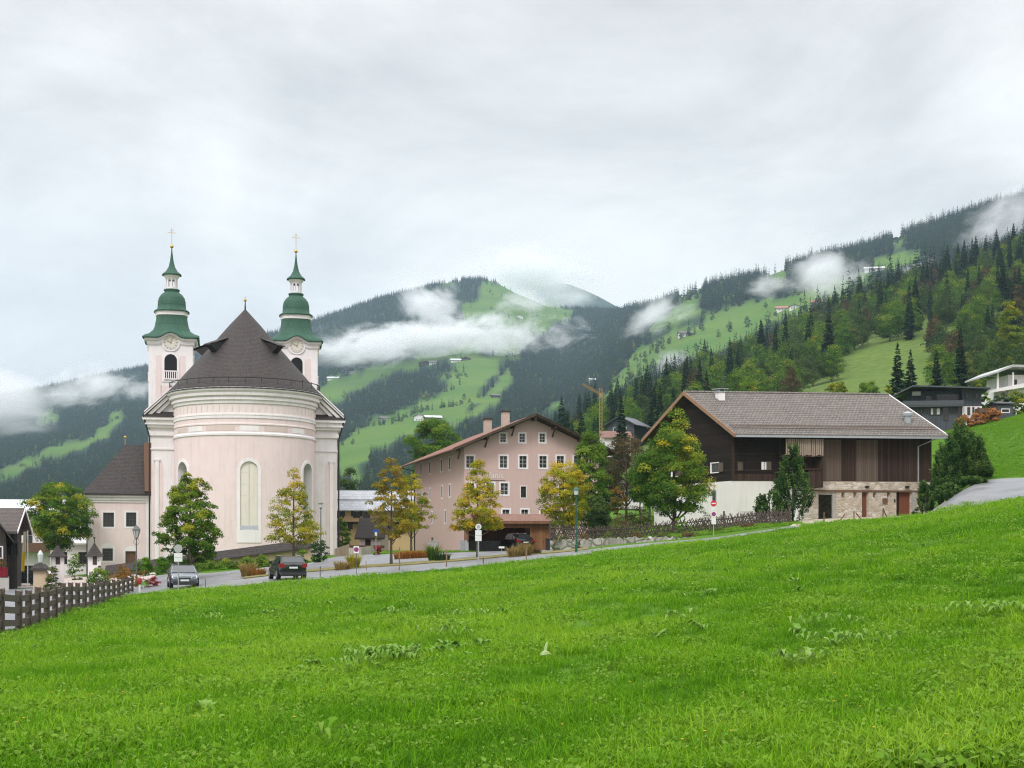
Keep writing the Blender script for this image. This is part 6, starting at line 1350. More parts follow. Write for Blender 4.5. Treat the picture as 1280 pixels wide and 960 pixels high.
for i, (px, D, tp, hw) in enumerate([(700, 89.5, 664, 12), (728, 88, 665, 15), (760, 86.5, 664, 15), (793, 84, 663, 14), (828, 83, 664, 13), (862, 83, 663, 13), (897, 84.5, 661, 12), (935, 86, 658, 12), (968, 88, 654, 10)]):
    o = shrub('wall_brush', 'brown weedy brush spilling over the boulder wall under the wattle fence', px, D, tp+2, hw, 'brown' if i % 2 else 'dark', 120+i, 'brush under the wattle fence', tone0=.75, nclump=34, ry=.7, leaf=.09, prof='shrub')
for i, (px, D, tp, hw, lb) in enumerate([(1205, 149, 519, 11, 'left part of the salmon pink hydrangea hedge before the dark chalet'), (1222, 148, 516, 12, 'middle part of the salmon pink hydrangea hedge'), (1241, 147.5, 511, 12, 'right part of the salmon pink hydrangea hedge beside the shed')]):
    shrub('hydrangea_hedge', lb, px, D, tp, hw, 'rust', 140+i, tone0=.75, nclump=50, leaf=.22, ry=1.1)
for i, (px, D, tp, hw) in enumerate([(1232, 156, 488, 12), (1252, 158, 492, 13), (1270, 157, 490, 14), (1240, 170, 478, 14), (1090, 170, 486, 14), (1110, 175, 482, 12), (1165, 175, 474, 16), (1190, 180, 470, 16), (1225, 178, 470, 14)]):
    shrub('garden_bush', 'olive green garden bush on the slope around the chalets', px, D, tp, hw, ['green', 'dark', 'yellow'][i % 3], 150+i, 'garden bushes around the chalets', tone0=.45 if i % 3 != 2 else .1, nclump=50, leaf=.3)

def grass_tuft(name, label, px, D, h, w, lm, seed, n=420, cat='grass clump', tone0=.5, ry=None, group=None):
    g = np.random.default_rng(seed); p = at(px, D); V = []; F = []; T = []
    a = g.uniform(0, 6.28, n); r = g.uniform(0, 1, n)**.6
    for i in range(n):
        b = np.array([math.cos(a[i])*r[i]*w*.55, math.sin(a[i])*r[i]*(ry or w)*.55, 0]); l = h*g.uniform(.5, 1.1); o = np.array([math.cos(a[i]), math.sin(a[i]), 0])*l*(.15+.5*r[i])*g.uniform(.3, 1)
        s = np.array([-math.sin(a[i]+g.uniform(-1, 1)), math.cos(a[i]), 0])*.02; k = len(V); m1 = b+o*.35+np.array([0, 0, l*.62]); m2 = b+o+np.array([0, 0, l*g.uniform(.75, 1)])
        V += [b-s, b+s, m1+s, m1-s, m1-s, m1+s, m2+s*.3, m2-s*.3]; F += [(k, k+1, k+2, k+3), (k+4, k+5, k+6, k+7)]; t_ = np.clip(tone0+g.normal(0, .22), 0, 1); T += [t_, t_]
    return tag(link(name, mesh_np(name, np.array(V), np.array(F), T, [LM[lm]]), loc=p-Vector((0, 0, .05))), label, cat, group)
GR = 'ornamental grass clumps along the verge'
for i, (px, D, h, w, lm, lb) in enumerate([(310, 79, 1.1, .8, 'grassy', 'tall dry grass clump on the verge between the two cars'), (322, 78.5, .7, .9, 'rust', 'reddish grass clump on the verge left of the black car'), (428, 80, .8, .9, 'grassy', 'brown grass clump on the verge below the garden wall'), (442, 81, 1.2, .6, 'yellow', 'upright green yellow reed clump beside the no stopping sign'), (541, 84, 1.4, .5, 'green', 'slim upright green reed clump before the pink house'), (553, 83, .8, .9, 'dark', 'grey green grass clump right of the slim reed'), (644, 83, .9, .9, 'grassy', 'dry grass clump in front of the carport car'), (656, 83.5, 1.1, .8, 'grassy', 'taller dry grass clump in front of the plank door'), (668, 85, .6, .8, 'brown', 'low brown grass clump right of the plank door')]):
    grass_tuft('ornamental_grass', lb, px, D, h, w, lm, 170+i, group=None)
for i, px in enumerate((502, 511, 520, 529)): grass_tuft('fox_grass', 'fox brown grass clump in the long bed before the pink house', px, 91, .75, 1.0, 'foxgrass', 185+i, 500, group='fox brown grasses in the bed')

# ------------------------------------------------------------------ street furniture
GREENP = plain('dark_green_paint', (.01, .09, .06), .4); IRON = plain('grey_iron', (.13, .13, .13), .5, .4); GALV = plain('galvanised_pole', (.42, .44, .45), .45, .5)
LAMPG = plain('milky_lamp_glass', (.55, .58, .56), .25); SIGNW = plain('sign_face_white', (.72, .73, .72), .5); SIGNB = plain('sign_back_grey', (.40, .42, .42), .5, .3); SIGNR = plain('sign_red', (.55, .02, .03), .5); SIGNBL = plain('sign_blue', (.02, .07, .35), .5)
def lantern(label, px, D, top, bot, col, head, style):
    p = hit(px, bot, D-4, D+4) if False else at(px, D); m = D/1400; h = EYE+(700-top)*m-p.z; t = thing('street_lamp', label, 'street lamp', p)
    q = MB(); q.tube([(0, 0, -.2), (0, 0, .6), (0, 0, .62), (0, 0, h-head)], [.09, .09, .055, .04], 10); q.lathe([(.0, h-head-.02), (.1, h-head), (.05, h-head+.06)], 10); q.build('post', col, t)
    z = h-head
    if style == 'lantern':
        q = MB(); q.lathe([(.10, z+.05), (.26, z+.62)], 6); q.build('glass', LAMPG, t)
        q = MB()
        for i in range(6): a = 2*PI*i/6; q.tube([(.11*math.sin(a), -.11*math.cos(a), z+.05), (.275*math.sin(a), -.275*math.cos(a), z+.62)], .018, 4)
        q.lathe([(.12, z), (.12, z+.06)], 6); q.lathe([(.30, z+.6), (.30, z+.66), (.12, z+.9), (.05, z+.95), (.03, h)], 6); q.build('lantern_frame', col, t)
        q = MB()
        for s in (-1, 1): q.tube([(s*.03, 0, z-.45), (s*.2, 0, z-.3), (s*.18, 0, z-.1), (s*.08, 0, z)], .015, 5)
        q.build('scroll', col, t)
    else:
        q = MB(); q.lathe([(.10, z+.04), (.14, z+.1), (.17, z+.42), (.10, z+.46)], 12); q.build('glass', LAMPG, t)
        q = MB(); q.lathe([(.24, z+.42), (.22, z+.48), (.06, h), (.001, h)], 12); q.lathe([(.05, z-.05), (.12, z+.04), (.12, z+.08)], 12); q.build('lamp_cap', col, t)
lantern('old iron street lantern in front of the sacristy', 170.5, 80, 656, 727, IRON, 1.0, 'lantern')
lantern('slim grey street lamp at the right corner of the church', 401, 99, 630, 697, IRON, .4, 'cap')
lantern('dark green street lamp at the roadside before the carport', 720.3, 79.3, 609, 693, GREENP, .62, 'cap')
def sign(label, px, D, top, plates, pole_r=.035, col=GALV):
    p = at(px, D); m = D/1400; h = EYE+(700-top)*m-p.z; t = thing('road_sign', label, 'sign', p); q = MB(); q.tube([(0, 0, -.3), (0, 0, h-.02)], pole_r, 8); q.build('pole', col, t); z = h
    for kind, w, hh, mm, nm in plates:
        q = MB(); n = 28
        if kind == 'disc': q.extr([(w/2*math.cos(2*PI*i/n), -.06, z-w/2+w/2*math.sin(2*PI*i/n)) for i in range(n)][::-1], (0, .02, 0)); zc = z-w/2; z -= w+.02
        else: q.b(-w/2, w/2, -.06, -.04, z-hh, z); zc = z-hh/2; z -= hh+.02
        pl = q.build('plate', mm, t)
        def dsc(r, y, mat_, nm2): q_ = MB(); q_.add([(r*math.cos(2*PI*i/n), y, zc+r*math.sin(2*PI*i/n)) for i in range(n)], [tuple(range(n))]); q_.build(nm2, mat_, pl)
        if nm == 'noentry': q = MB(); q.b(-w*.36, w*.36, -.066, -.062, zc-w*.1, zc+w*.1); q.build('white_bar', SIGNW, pl)
        if nm == 'nostop':
            dsc(w*.46, -.064, SIGNR, 'red_ring'); dsc(w*.36, -.068, SIGNBL, 'blue_field'); q = MB(); q.bar((-w*.26, -.07, zc+w*.26), (w*.26, -.07, zc-w*.26), w*.09, .004, (0, 1, 0)); q.bar((-w*.26, -.07, zc-w*.26), (w*.26, -.07, zc+w*.26), w*.09, .004, (0, 1, 0)); q.build('red_cross', SIGNR, pl)
        if nm == 'ring': dsc(w*.44, -.063, SIGNW, 'ring_face'); dsc(w*.3, -.066, SIGNB, 'grey_field')
        if nm == 'line': q = MB(); q.b(-w*.4, w*.4, -.066, -.062, zc-.012, zc+.012); q.build('seam', SIGNB, pl)
    return t
sign('round grey sign back above a white plate in front of the blue grey car', 223, 67.5, 680.5, [('disc', .5, 0, SIGNB, ''), ('rect', .5, .52, SIGNW, 'line')])
sign('round grey sign above a tall white plate before the golden maple', 598, 74.5, 654.5, [('disc', .42, 0, SIGNB, 'ring'), ('rect', .42, .72, SIGNW, 'line')], .045)
sign('small no stopping sign on a white plate at the roadside', 445.5, 72, 682.5, [('rect', .34, .46, SIGNW, 'nostop')], .02, IRON)
sign('blue sign before the dark cottage', 470, 101, 662, [('rect', .55, .22, SIGNBL, ''), ('rect', .2, .4, SIGNW, '')], .03)
sign('red and white no entry sign on a pole below the barn', 892, 80.6, 625.5, [('disc', .44, 0, SIGNR, 'noentry'), ('rect', .34, .26, SIGNW, ''), ('rect', .34, .5, SIGNW, 'nostop'), ('rect', .32, .46, SIGNW, '')], .03)
sign('small white plate on a short post before the carport', 627, 82.5, 683, [('rect', .42, .14, SIGNW, '')], .02)
STAKE = mat('stake_wood', (.16, .11, .075), (.26, .19, .13), 8, .9, .3)
for i, (px, D, top, r) in enumerate([(400, 69, 708, .03), (499, 72, 684, .045), (558, 73.5, 687, .05), (604, 74, 697, .045), (658, 76, 684, .045), (752, 79, 675, .04), (794, 80, 676, .035), (458, 76, 701, .025), (820, 80.5, 674, .03), (257, 67.5, 724, .025)]):
    p = at(px, D); h = EYE+(700-top)*D/1400-p.z; q = MB(); q.tube([(0, 0, -.3), (rnd.uniform(-.03, .03), 0, h)], r, 6)
    tag(q.build('marker_stake', STAKE if i % 3 else IRON, loc=p), 'thin roadside marker stake standing in the meadow edge', 'stake', 'marker stakes along the meadow edge')
for i, (x0, y0, x1, y1, D) in enumerate([(1030, 657, 1030, 640, 88), (1046, 655, 1056, 643, 88.2), (1067.5, 653, 1067.5, 639, 88.6), (1070, 641.5, 1081, 651, 88.8), (1103.5, 649.5, 1104, 635, 89.2), (1104, 636, 1111, 648.5, 89.4)]):
    a, b = P(x0, y0, D), P(x1, y1, D); lo = a if a.z < b.z else b; hi = b if a.z < b.z else a; o = Vector((lo.x, lo.y, gz(lo.x, lo.y))); q = MB(); q.tube([Vector((0, 0, -.25)), hi-o], .05, 6)
    tag(q.build('leaning_post', BROWNW, loc=o), ['thin grey post left of the open barn passage', 'leaning brown post right of the open passage', 'upright brown post in front of the narrow door', 'leaning brown post right of the upright one', 'upright brown post left of the big door', 'leaning brown post before the big door'][i], 'post')
# gate and two garden chairs by the white wall
def chair(label, px, D):
    p = at(px, D); t = thing('garden_chair', label, 'chair', p, R(-10), 'garden chairs at the white wall'); w = mat('grey_white_slats', (.45, .44, .42), (.55, .53, .5), 6, .8)
    q = MB(); [q.b(-.28, .28, -.28+.14*i, -.17+.14*i, .42, .45) for i in range(4)]; q.build('seat', w, t)
    q = MB(); [q.b(-.28+.145*i, -.17+.145*i, .28, .31, .45, 1.1) for i in range(4)]; q.b(-.29, .29, .31, .34, 1.0, 1.08); q.build('backrest', w, t)
    for x in (-.27, .27):
        for y in (-.26, .28): q = MB(); q.b(x-.03, x+.03, y-.03, y+.03, -.2, .44 if y > 0 else .66); q.build('leg', w, t)
        q = MB(); q.b(x-.05, x+.05, -.3, .3, .66, .69); q.build('armrest', w, t)
chair('left one of two pale slatted garden chairs at the white barn wall', 929.5, 96.5); chair('right one of two pale slatted garden chairs beside the garden gate', 937.5, 96.7)
p = at(952, 95.5); t = thing('garden_gate', 'small brown wooden gate with diagonal brace beside the chairs', 'gate', p, R(4)); m_ = 95.5/1400
q = MB()
for x in (-.45, .45): q.b(x-.06, x+.06, -.06, .06, -.3, 1.45)
q.build('post', OLDB, t); q = MB(); q.b(-.4, .4, -.03, .03, 1.18, 1.3); q.b(-.4, .4, -.03, .03, .1, .2); q.bar((-.4, 0, 1.2), (.4, 0, .2), .05, .1); q.build('frame', OLDB, t); q = MB(); [q.b(-.38+.1*i, -.33+.1*i, .03, .05, .05, 1.35) for i in range(8)]; q.build('bar', mat('pale_slats', (.3, .26, .22), (.4, .35, .3), 5, .9), t)
q = MB(); q.lathe([(.12, 0), (.19, .4), (.2, .42), (.17, .4)], 14); tag(q.build('plant_pot', mat('terracotta', (.4, .2, .11), (.5, .27, .15), 5, .9), loc=at(921.5, 96.5)), 'terracotta pot at the corner of the white barn wall', 'pot')
# stone gate post with lantern, flag, hydrant, bin
p = at(50.5, 77); q = MB(); q.b(-.42, .42, -.42, .42, -.3, 1.62); t = thing('stone_gate_post', 'broad stone gate post with dark cap and small lantern beside the fence', 'pillar', p, R(12)); q.build('shaft', RENDER_OLD, t)
q = MB(); q.add([(s*r, u*r, z) for r, z in ((.62, 1.6), (.6, 1.74), (.3, 2.05), (.02, 2.12)) for s, u in ((-1, -1), (1, -1), (1, 1), (-1, 1))], [(i*4+j, i*4+(j+1) % 4, (i+1)*4+(j+1) % 4, (i+1)*4+j) for i in range(3) for j in range(4)]+[(3, 2, 1, 0)]); q.build('cap', SHING, t)
q = MB(); q.lathe([(.08, 2.1), (.14, 2.15), (.2, 2.7), (.1, 2.9), (.02, 3.0)], 8); q.build('lantern', LAMPG, t)
p = at(34.5, 96); h = EYE+(700-663)*96/1400-p.z; t = thing('flag_pole', 'flag pole with a hanging yellow and white flag beside the dark houses', 'flag pole', p); q = MB(); q.tube([(0, 0, -.2), (0, 0, h)], .05, 8); q.build('pole', SIGNW, t)
for nm, z0, z1, mm in (('flag_yellow', .28, .62, plain('flag_yellow', (.72, .52, .03), .8)), ('flag_white', .62, .98, plain('flag_white', (.7, .66, .5), .8))):
    q = MB(); n = 8; q.add([(-.1-.22*((i % 2))-.3*(1-z/1), -.02+.05*math.sin(i*2.1), h*z) for z in (z0, (z0+z1)/2, z1) for i in range(n)], [(r*n+i, r*n+i+1, (r+1)*n+i+1, (r+1)*n+i) for r in range(2) for i in range(n-1)]); o = q.build(nm, mm, t)
    sd_ = o.modifiers.new('thick', 'SOLIDIFY'); sd_.thickness = .02
p = at(174.5, 70); t = thing('hydrant', 'red hydrant on a white post at the end of the wooden fence', 'hydrant', p); q = MB(); q.tube([(0, 0, -.2), (0, 0, .62)], .06, 10); q.build('post', SIGNW, t); q = MB(); q.lathe([(.08, .6), (.12, .66), (.12, .9), (.08, 1.0), (.001, 1.03)], 14); q.tube([(-.16, 0, .8), (.16, 0, .8)], .05, 8); q.build('head', plain('dull_red', (.30, .03, .03), .6), t)
p = at(686, 99); t = thing('waste_bin', 'black waste bin beside the plank door', 'bin', p); q = MB(); q.b(-.28, .28, -.3, .3, 0, 1.0); q.build('body', TXT, t); q = MB(); q.b(-.3, .3, -.33, .32, 1.0, 1.08); q.build('lid', TXT, t)
p = at(692, 98); q = MB(); q.b(-.3, .3, -.3, .3, -.3, 1.3); q.b(-.34, .34, -.34, .34, 1.3, 1.38); tag(q.build('concrete_post', CONC, loc=p), 'grey concrete post right of the carport', 'post')
p = at(542, 95); q = MB(); q.b(-.42, .42, -.2, .2, -.3, 1.2); q.b(-.46, .46, -.24, .24, 1.2, 1.28); tag(q.build('meter_box', STONEG, loc=p), 'grey meter box before the pink house', 'box')

# ------------------------------------------------------------------ cars
CGL = NT('car_glass'); CGL = CGL.done(CGL.bsdf((.03, .035, .04), .06, 0, .8)); TYRE = plain('tyre', (.02, .02, .02), .85); RIM = plain('alloy', (.45, .46, .47), .35, .8)
HEADL = plain('headlight_glass', (.6, .62, .64), .15); TAILL = plain('taillight_red', (.26, .012, .014), .2); PLATE = plain('number_plate', (.68, .69, .70), .5); BUMP = plain('black_plastic', (.03, .03, .032), .6); CHROME = plain('chrome', (.6, .6, .6), .2, .9)
def paint(n, c): t = NT(n); o = t.bsdf(c, .25, .35, .5); o.inputs['Coat Weight'].default_value = .7; o.inputs['Coat Roughness'].default_value = .06; return t.done(o)
def car(label, loc, rz, pm, L=4.4, W=1.8, Hh=1.46, wagon=True, group=None):
    """front looks to -y"""
    t = thing('parked_car', label, 'car', loc, rz, group); hw = W/2; y0, y1 = -L/2, L/2
    st = [(y0, .72, .32, .62), (y0+.08, .84, .22, .74), (y0+.35, .94, .2, .84), (y0+1.1, 1.0, .19, .95), (y0+1.35, 1.0, .19, .97), (0, 1.0, .19, .98), (y1-1.1, 1.0, .2, 1.0), (y1-.35, .97, .24, 1.0), (y1-.06, .9, .3, .98), (y1, .84, .4, .9)]
    q = MB(); vs = []
    for y, wf, zb, zt in st:
        w = hw*wf; zm = zb+(zt-zb)*.55; vs += [(-w*.86, y, zb), (-w, y, zb+.14), (-w*1.0, y, zm), (-w*.95, y, zt-.04), (-w*.86, y, zt), (0, y, zt+.03), (w*.86, y, zt), (w*.95, y, zt-.04), (w*1.0, y, zm), (w, y, zb+.14), (w*.86, y, zb)]
    n = 11; k = len(st); fs = [(i*n+j, i*n+j+1, (i+1)*n+j+1, (i+1)*n+j) for i in range(k-1) for j in range(n-1)]+[(i*n+n-1, i*n, (i+1)*n, (i+1)*n+n-1) for i in range(k-1)]+[tuple(range(n))[::-1], tuple(range((k-1)*n, k*n))]
    q.add(vs, fs); b = q.build('body', pm, t, smooth=True); b.modifiers.new('edge', 'EDGE_SPLIT').split_angle = R(35)
    cb = [(y0+1.12, .93, .97), (y0+1.85, .76, Hh-.06), (y0+2.15, .74, Hh), (y1-1.0, .73, Hh), (y1-.55 if wagon else y1-1.3, .72, Hh-.06), (y1-.12 if wagon else y1-.55, .88, .99)]
    zbelt = .96; q = MB(); vs = []
    for y, wf, z in cb: vs += [(-hw*wf, y, z), (hw*wf, y, z)]
    m = len(cb); yf, yr = cb[0][0], cb[-1][0]
    q.add(vs, [(2*i, 2*i+1, 2*i+3, 2*i+2) for i in range(m-1)])
    for s in (0, 1):
        sx = -1 if s == 0 else 1; base = [(sx*hw*.94, yf, zbelt), (sx*hw*.94, yr, zbelt)]; q.add([vs[2*i+s] for i in range(m)]+base[::-1], [tuple(range(m+2))])
    cab = q.build('cabin', pm, t)
    def gl(nm, pts): q = MB(); q.add(pts, [tuple(range(len(pts)))]); q.build(nm, CGL, cab)
    off = .012
    def lerp(a, b, f): return tuple(x+(y-x)*f for x, y in zip(a, b))
    a, b2, c, d = vs[0], vs[1], vs[3], vs[2]; nrm = (0, -off, off)
    def quadglass(nm, a, b, c, d, m0, m1, n0, n1, nv):
        f = lambda u, v: tuple(x+y for x, y in zip(lerp(lerp(a, b, u), lerp(d, c, u), v), nv)); gl(nm, [f(m0, n0), f(m1, n0), f(m1, n1), f(m0, n1)])
    quadglass('windscreen', a, b2, c, d, .05, .95, .05, .95, nrm)
    a, b2, c, d = vs[-2], vs[-1], vs[-3], vs[-4]; quadglass('rear_window', a, b2, c, d, .08, .92, .12, .92, (0, off, off))
    for s in (-1, 1):
        lo = lambda y: (s*(hw*.935+off), y, zbelt+.05); hi = lambda y, z=Hh-.1: (s*(hw*.765+off), y, z)
        gl('side_window', [lo(y0+1.45), lo(y0+2.3), hi(y0+2.3), hi(y0+1.98, Hh-.13)]); gl('side_window', [lo(y0+2.4), lo(y1-1.25), hi(y1-1.25), hi(y0+2.4)]); gl('side_window', [lo(y1-1.15), lo(y1-.5), hi(y1-.8, Hh-.14), hi(y1-1.15)])
        for y in (y0+.85, y1-.85):
            x = s*(hw-.1); w = MB(); nn = 20
            def cylx(mb, r, xa, xb): mb.add([(xx, y+r*math.cos(2*PI*i/nn), .32+r*math.sin(2*PI*i/nn)) for xx in (xa, xb) for i in range(nn)], [(i, (i+1) % nn, nn+(i+1) % nn, nn+i) for i in range(nn)]+[tuple(range(nn)), tuple(range(nn, 2*nn))[::-1]])
            cylx(w, .33, x-s*.12, x+s*.115); wh = w.build('wheel', TYRE, t); w = MB(); cylx(w, .21, x+s*.1, x+s*.125); w.build('rim', RIM, wh)
            w = MB(); w.add([(s*(hw*1.003), y+.4*math.cos(PI*i/10), .32+.4*math.sin(PI*i/10)) for i in range(11)], [tuple(range(11))]); w.build('wheel_arch', BUMP, t)
        q = MB(); q.b(*sorted((s*(hw*.95), s*(hw*.95+.2))), y0+1.5, y0+1.62, .98, 1.13); q.build('mirror', pm, t)
        q = MB(); q.add([(s*hw*.80, y0-.005, .62), (s*hw*.42, y0-.012, .60), (s*hw*.45, y0+.04, .73), (s*hw*.86, y0+.2, .80), (s*hw*.89, y0+.12, .66)], [(0, 1, 2, 3, 4)]); q.build('headlight', HEADL, t)
        q = MB(); q.b(*sorted((s*hw*.62, s*hw*.9)), y1-.16, y1+.012, .74, .99); q.b(*sorted((s*hw*.84, s*hw*.965)), y1-.34, y1-.06, .78, .98); q.build('taillight', TAILL, t)
    q = MB(); q.b(-hw*.8, hw*.8, y0-.02, y0+.1, .24, .42); q.build('front_bumper', BUMP, t); q = MB(); q.b(-hw*.4, hw*.4, y0-.012, y0+.05, .56, .68); gr = q.build('grille', BUMP, t); q = MB(); q.b(-hw*.42, hw*.42, y0-.02, y0, .665, .69); q.build('chrome_bar', CHROME, gr)
    q = MB(); q.b(-hw*.9, hw*.9, y1-.1, y1+.03, .26, .46); q.b(-hw*.7, hw*.7, y1+.025, y1+.04, .46, .48); q.build('rear_bumper', BUMP, t)
    q = MB(); q.b(-.26, .26, y0-.035, y0-.02, .44, .55); q.build('number_plate', PLATE, t); q = MB(); q.b(-.26, .26, y1+.0, y1+.02, .68, .79); q.build('number_plate', PLATE, t)
    for s in (-1, 1): q = MB(); q.tube([(s*hw*.68, y0+2.2, Hh+.02), (s*hw*.68, y1-.9, Hh+.02)], .02, 5); q.build('roof_rail', CHROME, t)
    return t
car('dark blue grey car facing the camera at the meadow edge', at(228.5, 72.5, .07), R(16), paint('blue_grey_paint', (.085, .10, .125)))
car('black estate car seen from behind at the meadow edge', at(359, 71, .07), R(180+19), paint('black_paint', (.012, .013, .016)))
car('black car parked inside the timber carport', at(645, 105.5, .07), R(180+24), paint('deep_black_paint', (.010, .010, .012)), 4.5, 1.85, 1.6)
car('dark pickup like van parked beside the dark timber house', at(27, 99, .07), R(-78), paint('anthracite_paint', (.03, .034, .04)), 4.8, 1.9, 1.75)
car('white car behind the dark van beside the flag pole', at(37, 103, .07), R(-60), paint('white_paint', (.6, .6, .6)), 4.0, 1.7, 1.4)
# ------------------------------------------------------------------ the meadow
def grass_kind(i, seed, n, h, w, spread, lean, segs=3):
    g = np.random.default_rng(seed); V = []; F = []; T = []
    for k in range(n):
        a = g.uniform(0, 6.28); r = spread*g.uniform(0, 1)**.5; b = np.array([math.cos(a)*r, math.sin(a)*r, -.02]); l = h*g.uniform(.45, 1.15); da = g.uniform(0, 6.28); d = np.array([math.cos(da), math.sin(da), 0]); s = np.array([-d[1], d[0], 0])*w*g.uniform(.6, 1.3)*.5; ln = lean*g.uniform(.2, 1.2)
        prev = None; t_ = g.uniform(0, 1)
        for j in range(segs+1):
            f = j/segs; p = b+d*l*ln*f*f+np.array([0, 0, l*(f-.35*ln*f*f)]); ww = s*(1-.88*f**1.6)
            V += [p-ww, p+ww]
            if j: m = len(V); F.append((m-4, m-3, m-1, m-2)); T.append(np.clip(t_*.6+.35*f, 0, 1))
    return mesh_np('grass_kind_%d' % i, np.array(V), np.array(F), T, [LM['blade']])
def clover_kind(i, seed, n, size, spread, h):
    g = np.random.default_rng(seed); a = g.uniform(0, 6.28, n); r = spread*g.uniform(0, 1, n)**.5; C = np.stack([np.cos(a)*r, np.sin(a)*r, g.uniform(.3, 1, n)*h], 1)
    V, F = leaves(g, C, np.tile([0, 0, 1.0], (n, 1))+g.normal(0, .3, (n, 3)), size, .8, .1)
    return mesh_np('clover_kind_%d' % i, V, F, g.uniform(.2, 1, n), [LM['herb']])
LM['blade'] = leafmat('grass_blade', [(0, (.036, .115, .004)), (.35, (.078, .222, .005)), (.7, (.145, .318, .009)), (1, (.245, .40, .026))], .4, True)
LM['dock'] = leafmat('dock_leaf', [(0, (.075, .18, .02)), (.5, (.14, .27, .04)), (1, (.26, .38, .10))], .3)
LM['herb'] = leafmat('herb_leaf', [(0, (.06, .165, .008)), (.5, (.12, .25, .016)), (1, (.22, .34, .06))], .35)
def meadow():
    g = np.random.default_rng(77)
    kinds = [grass_kind(0, 1, 46, .13, .008, .17, .7), grass_kind(1, 2, 40, .17, .009, .17, .9), grass_kind(2, 3, 40, .10, .007, .18, .6), grass_kind(3, 4, 26, .21, .010, .15, 1.0), grass_kind(4, 5, 40, .12, .009, .2, 1.2),
             clover_kind(5, 6, 46, .036, .2, .08), clover_kind(6, 7, 34, .05, .2, .09)]
    ex, ey = [p.x for p in near_edge], [p.y for p in near_edge]
    def zone(D0, D1, dens):
        n = int((D1**2-D0**2)*S*.53*1.0*dens); D = np.sqrt(g.uniform(D0**2, D1**2, n)); u = g.uniform(-110, 1390, n); X = (u-640)/1400*D
        m_ = int((D1-D0)*S*16*dens); D2 = g.uniform(D0, D1, m_); e_ = 750/1400*D2; X2 = np.where(g.uniform(0, 1, m_) < .5, -e_-g.uniform(0, 8, m_), e_+g.uniform(0, 8, m_))
        X, D = np.concatenate([X, X2]), np.concatenate([D, D2]); return X, D*S, 640+1400*X/D, D
    parts = [(8.4, 14, 70, 1.0), (14, 22, 38, 1.12), (22, 36, 15, 1.35), (36, 60, 5.5, 1.75), (60, 97, 2.6, 2.0)]
    AX, AY, AS, AD, AU = [], [], [], [], []
    for a, b, dn, s in parts:
        X, Y, u, D = zone(a, b, dn); AX.append(X); AY.append(Y); AS.append(np.full(len(X), s)); AD.append(D); AU.append(u)
    X, Y, Sc, D, U = map(np.concatenate, (AX, AY, AS, AD, AU))
    # only on the meadow side of the road, fence and driveway
    Eu = np.array([640+1400*p.x/(p.y/S) for p in near_edge]); Ed = np.array([p.y/S for p in near_edge]); o = np.argsort(Eu); lim = np.interp(U, Eu[o], Ed[o])
    right = np.array([(1000, 85.), (1030, 88.), (1090, 88.5), (1150, 88.3), (1190, 83.), (1235, 76.5), (1280, 66), (1340, 55), (1420, 47)]); lim = np.where(U > 1000, np.interp(U, right[:, 0], right[:, 1]), lim)
    fx_ = -13.43-(D-30.5)*.2676+.35; keep = (D < lim-.4) & ((X > fx_) | (D > 74)) 
    top = (U > 1232) & (D > 97.5*0+96.5)
    X, Y, Sc, D = X[keep], Y[keep], Sc[keep], D[keep]
    patch = np.sin(X*.9+1.3*np.sin(Y*.37))*np.cos(Y*.5+X*.23)+.6*np.sin(X*2.3-Y*1.1)
    kind = np.where(g.uniform(0, 1, len(X)) < .16+.12*(patch > .7), g.integers(5, 7, len(X)), g.integers(0, 5, len(X)))
    kind = np.where((patch < -.75) & (g.uniform(0, 1, len(X)) < .6), 1+2*(g.uniform(0, 1, len(X)) < .5), kind)
    tall = np.clip(1+.22*patch+g.normal(0, .16, len(X)), .55, 1.7)*np.where(D < 13, 1.15, 1)
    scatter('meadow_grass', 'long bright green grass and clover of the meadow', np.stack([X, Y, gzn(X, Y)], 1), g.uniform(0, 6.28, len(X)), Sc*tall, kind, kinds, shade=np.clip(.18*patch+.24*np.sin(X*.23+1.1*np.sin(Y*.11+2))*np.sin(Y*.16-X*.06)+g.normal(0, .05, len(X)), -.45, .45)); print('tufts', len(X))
    # slope above the driveway
    n = 9000; D = g.uniform(93, 152, n); u = g.uniform(1195, 1400, n); X = (u-640)/1400*D; Y = D*S; k = (D > np.interp(u, [1195, 1222, 1235, 1275, 1330, 1400], [97, 98, 97, 96, 92, 87])); X, Y = X[k], Y[k]
    scatter('slope_grass', 'short green grass of the slope above the driveway', np.stack([X, Y, gzn(X, Y)], 1), g.uniform(0, 6.28, len(X)), g.uniform(1.3, 2.1, len(X)), g.choice([0, 2, 4, 5], len(X)), kinds)
    def weed_kind(i, seed):
        g = np.random.default_rng(seed); n = 9; a = g.uniform(0, 6.28, n); V = []; F = []; T = []
        for k in range(n):
            L = g.uniform(.12, .24); d = np.array([math.cos(a[k]), math.sin(a[k]), g.uniform(.1, .6)]); s = np.array([-d[1], d[0], .1])*L*.2; z = np.array([0, 0, .04]); m = len(V)
            for f, w, dz in ((0, .15, 0), (.35, 1, .04), (.7, .8, .03), (1, .08, -.05)): V += [z+d*L*f+s*w+np.array([0, 0, dz+.01]), z+d*L*f+np.array([0, 0, dz]), z+d*L*f-s*w+np.array([0, 0, dz+.01])]
            for j in range(3): F += [(m+3*j, m+3*j+1, m+3*j+4, m+3*j+3), (m+3*j+1, m+3*j+2, m+3*j+5, m+3*j+4)]; T += [g.uniform(.1, .9)]*2
        return mesh_np('weed_kind_%d' % i, np.array(V), np.array(F), T, [LM['dock']])
    n = 16000; D = np.sqrt(g.uniform(9.5**2, 74**2, n)); u = g.uniform(-60, 1340, n); X = (u-640)/1400*D; Y = D*S
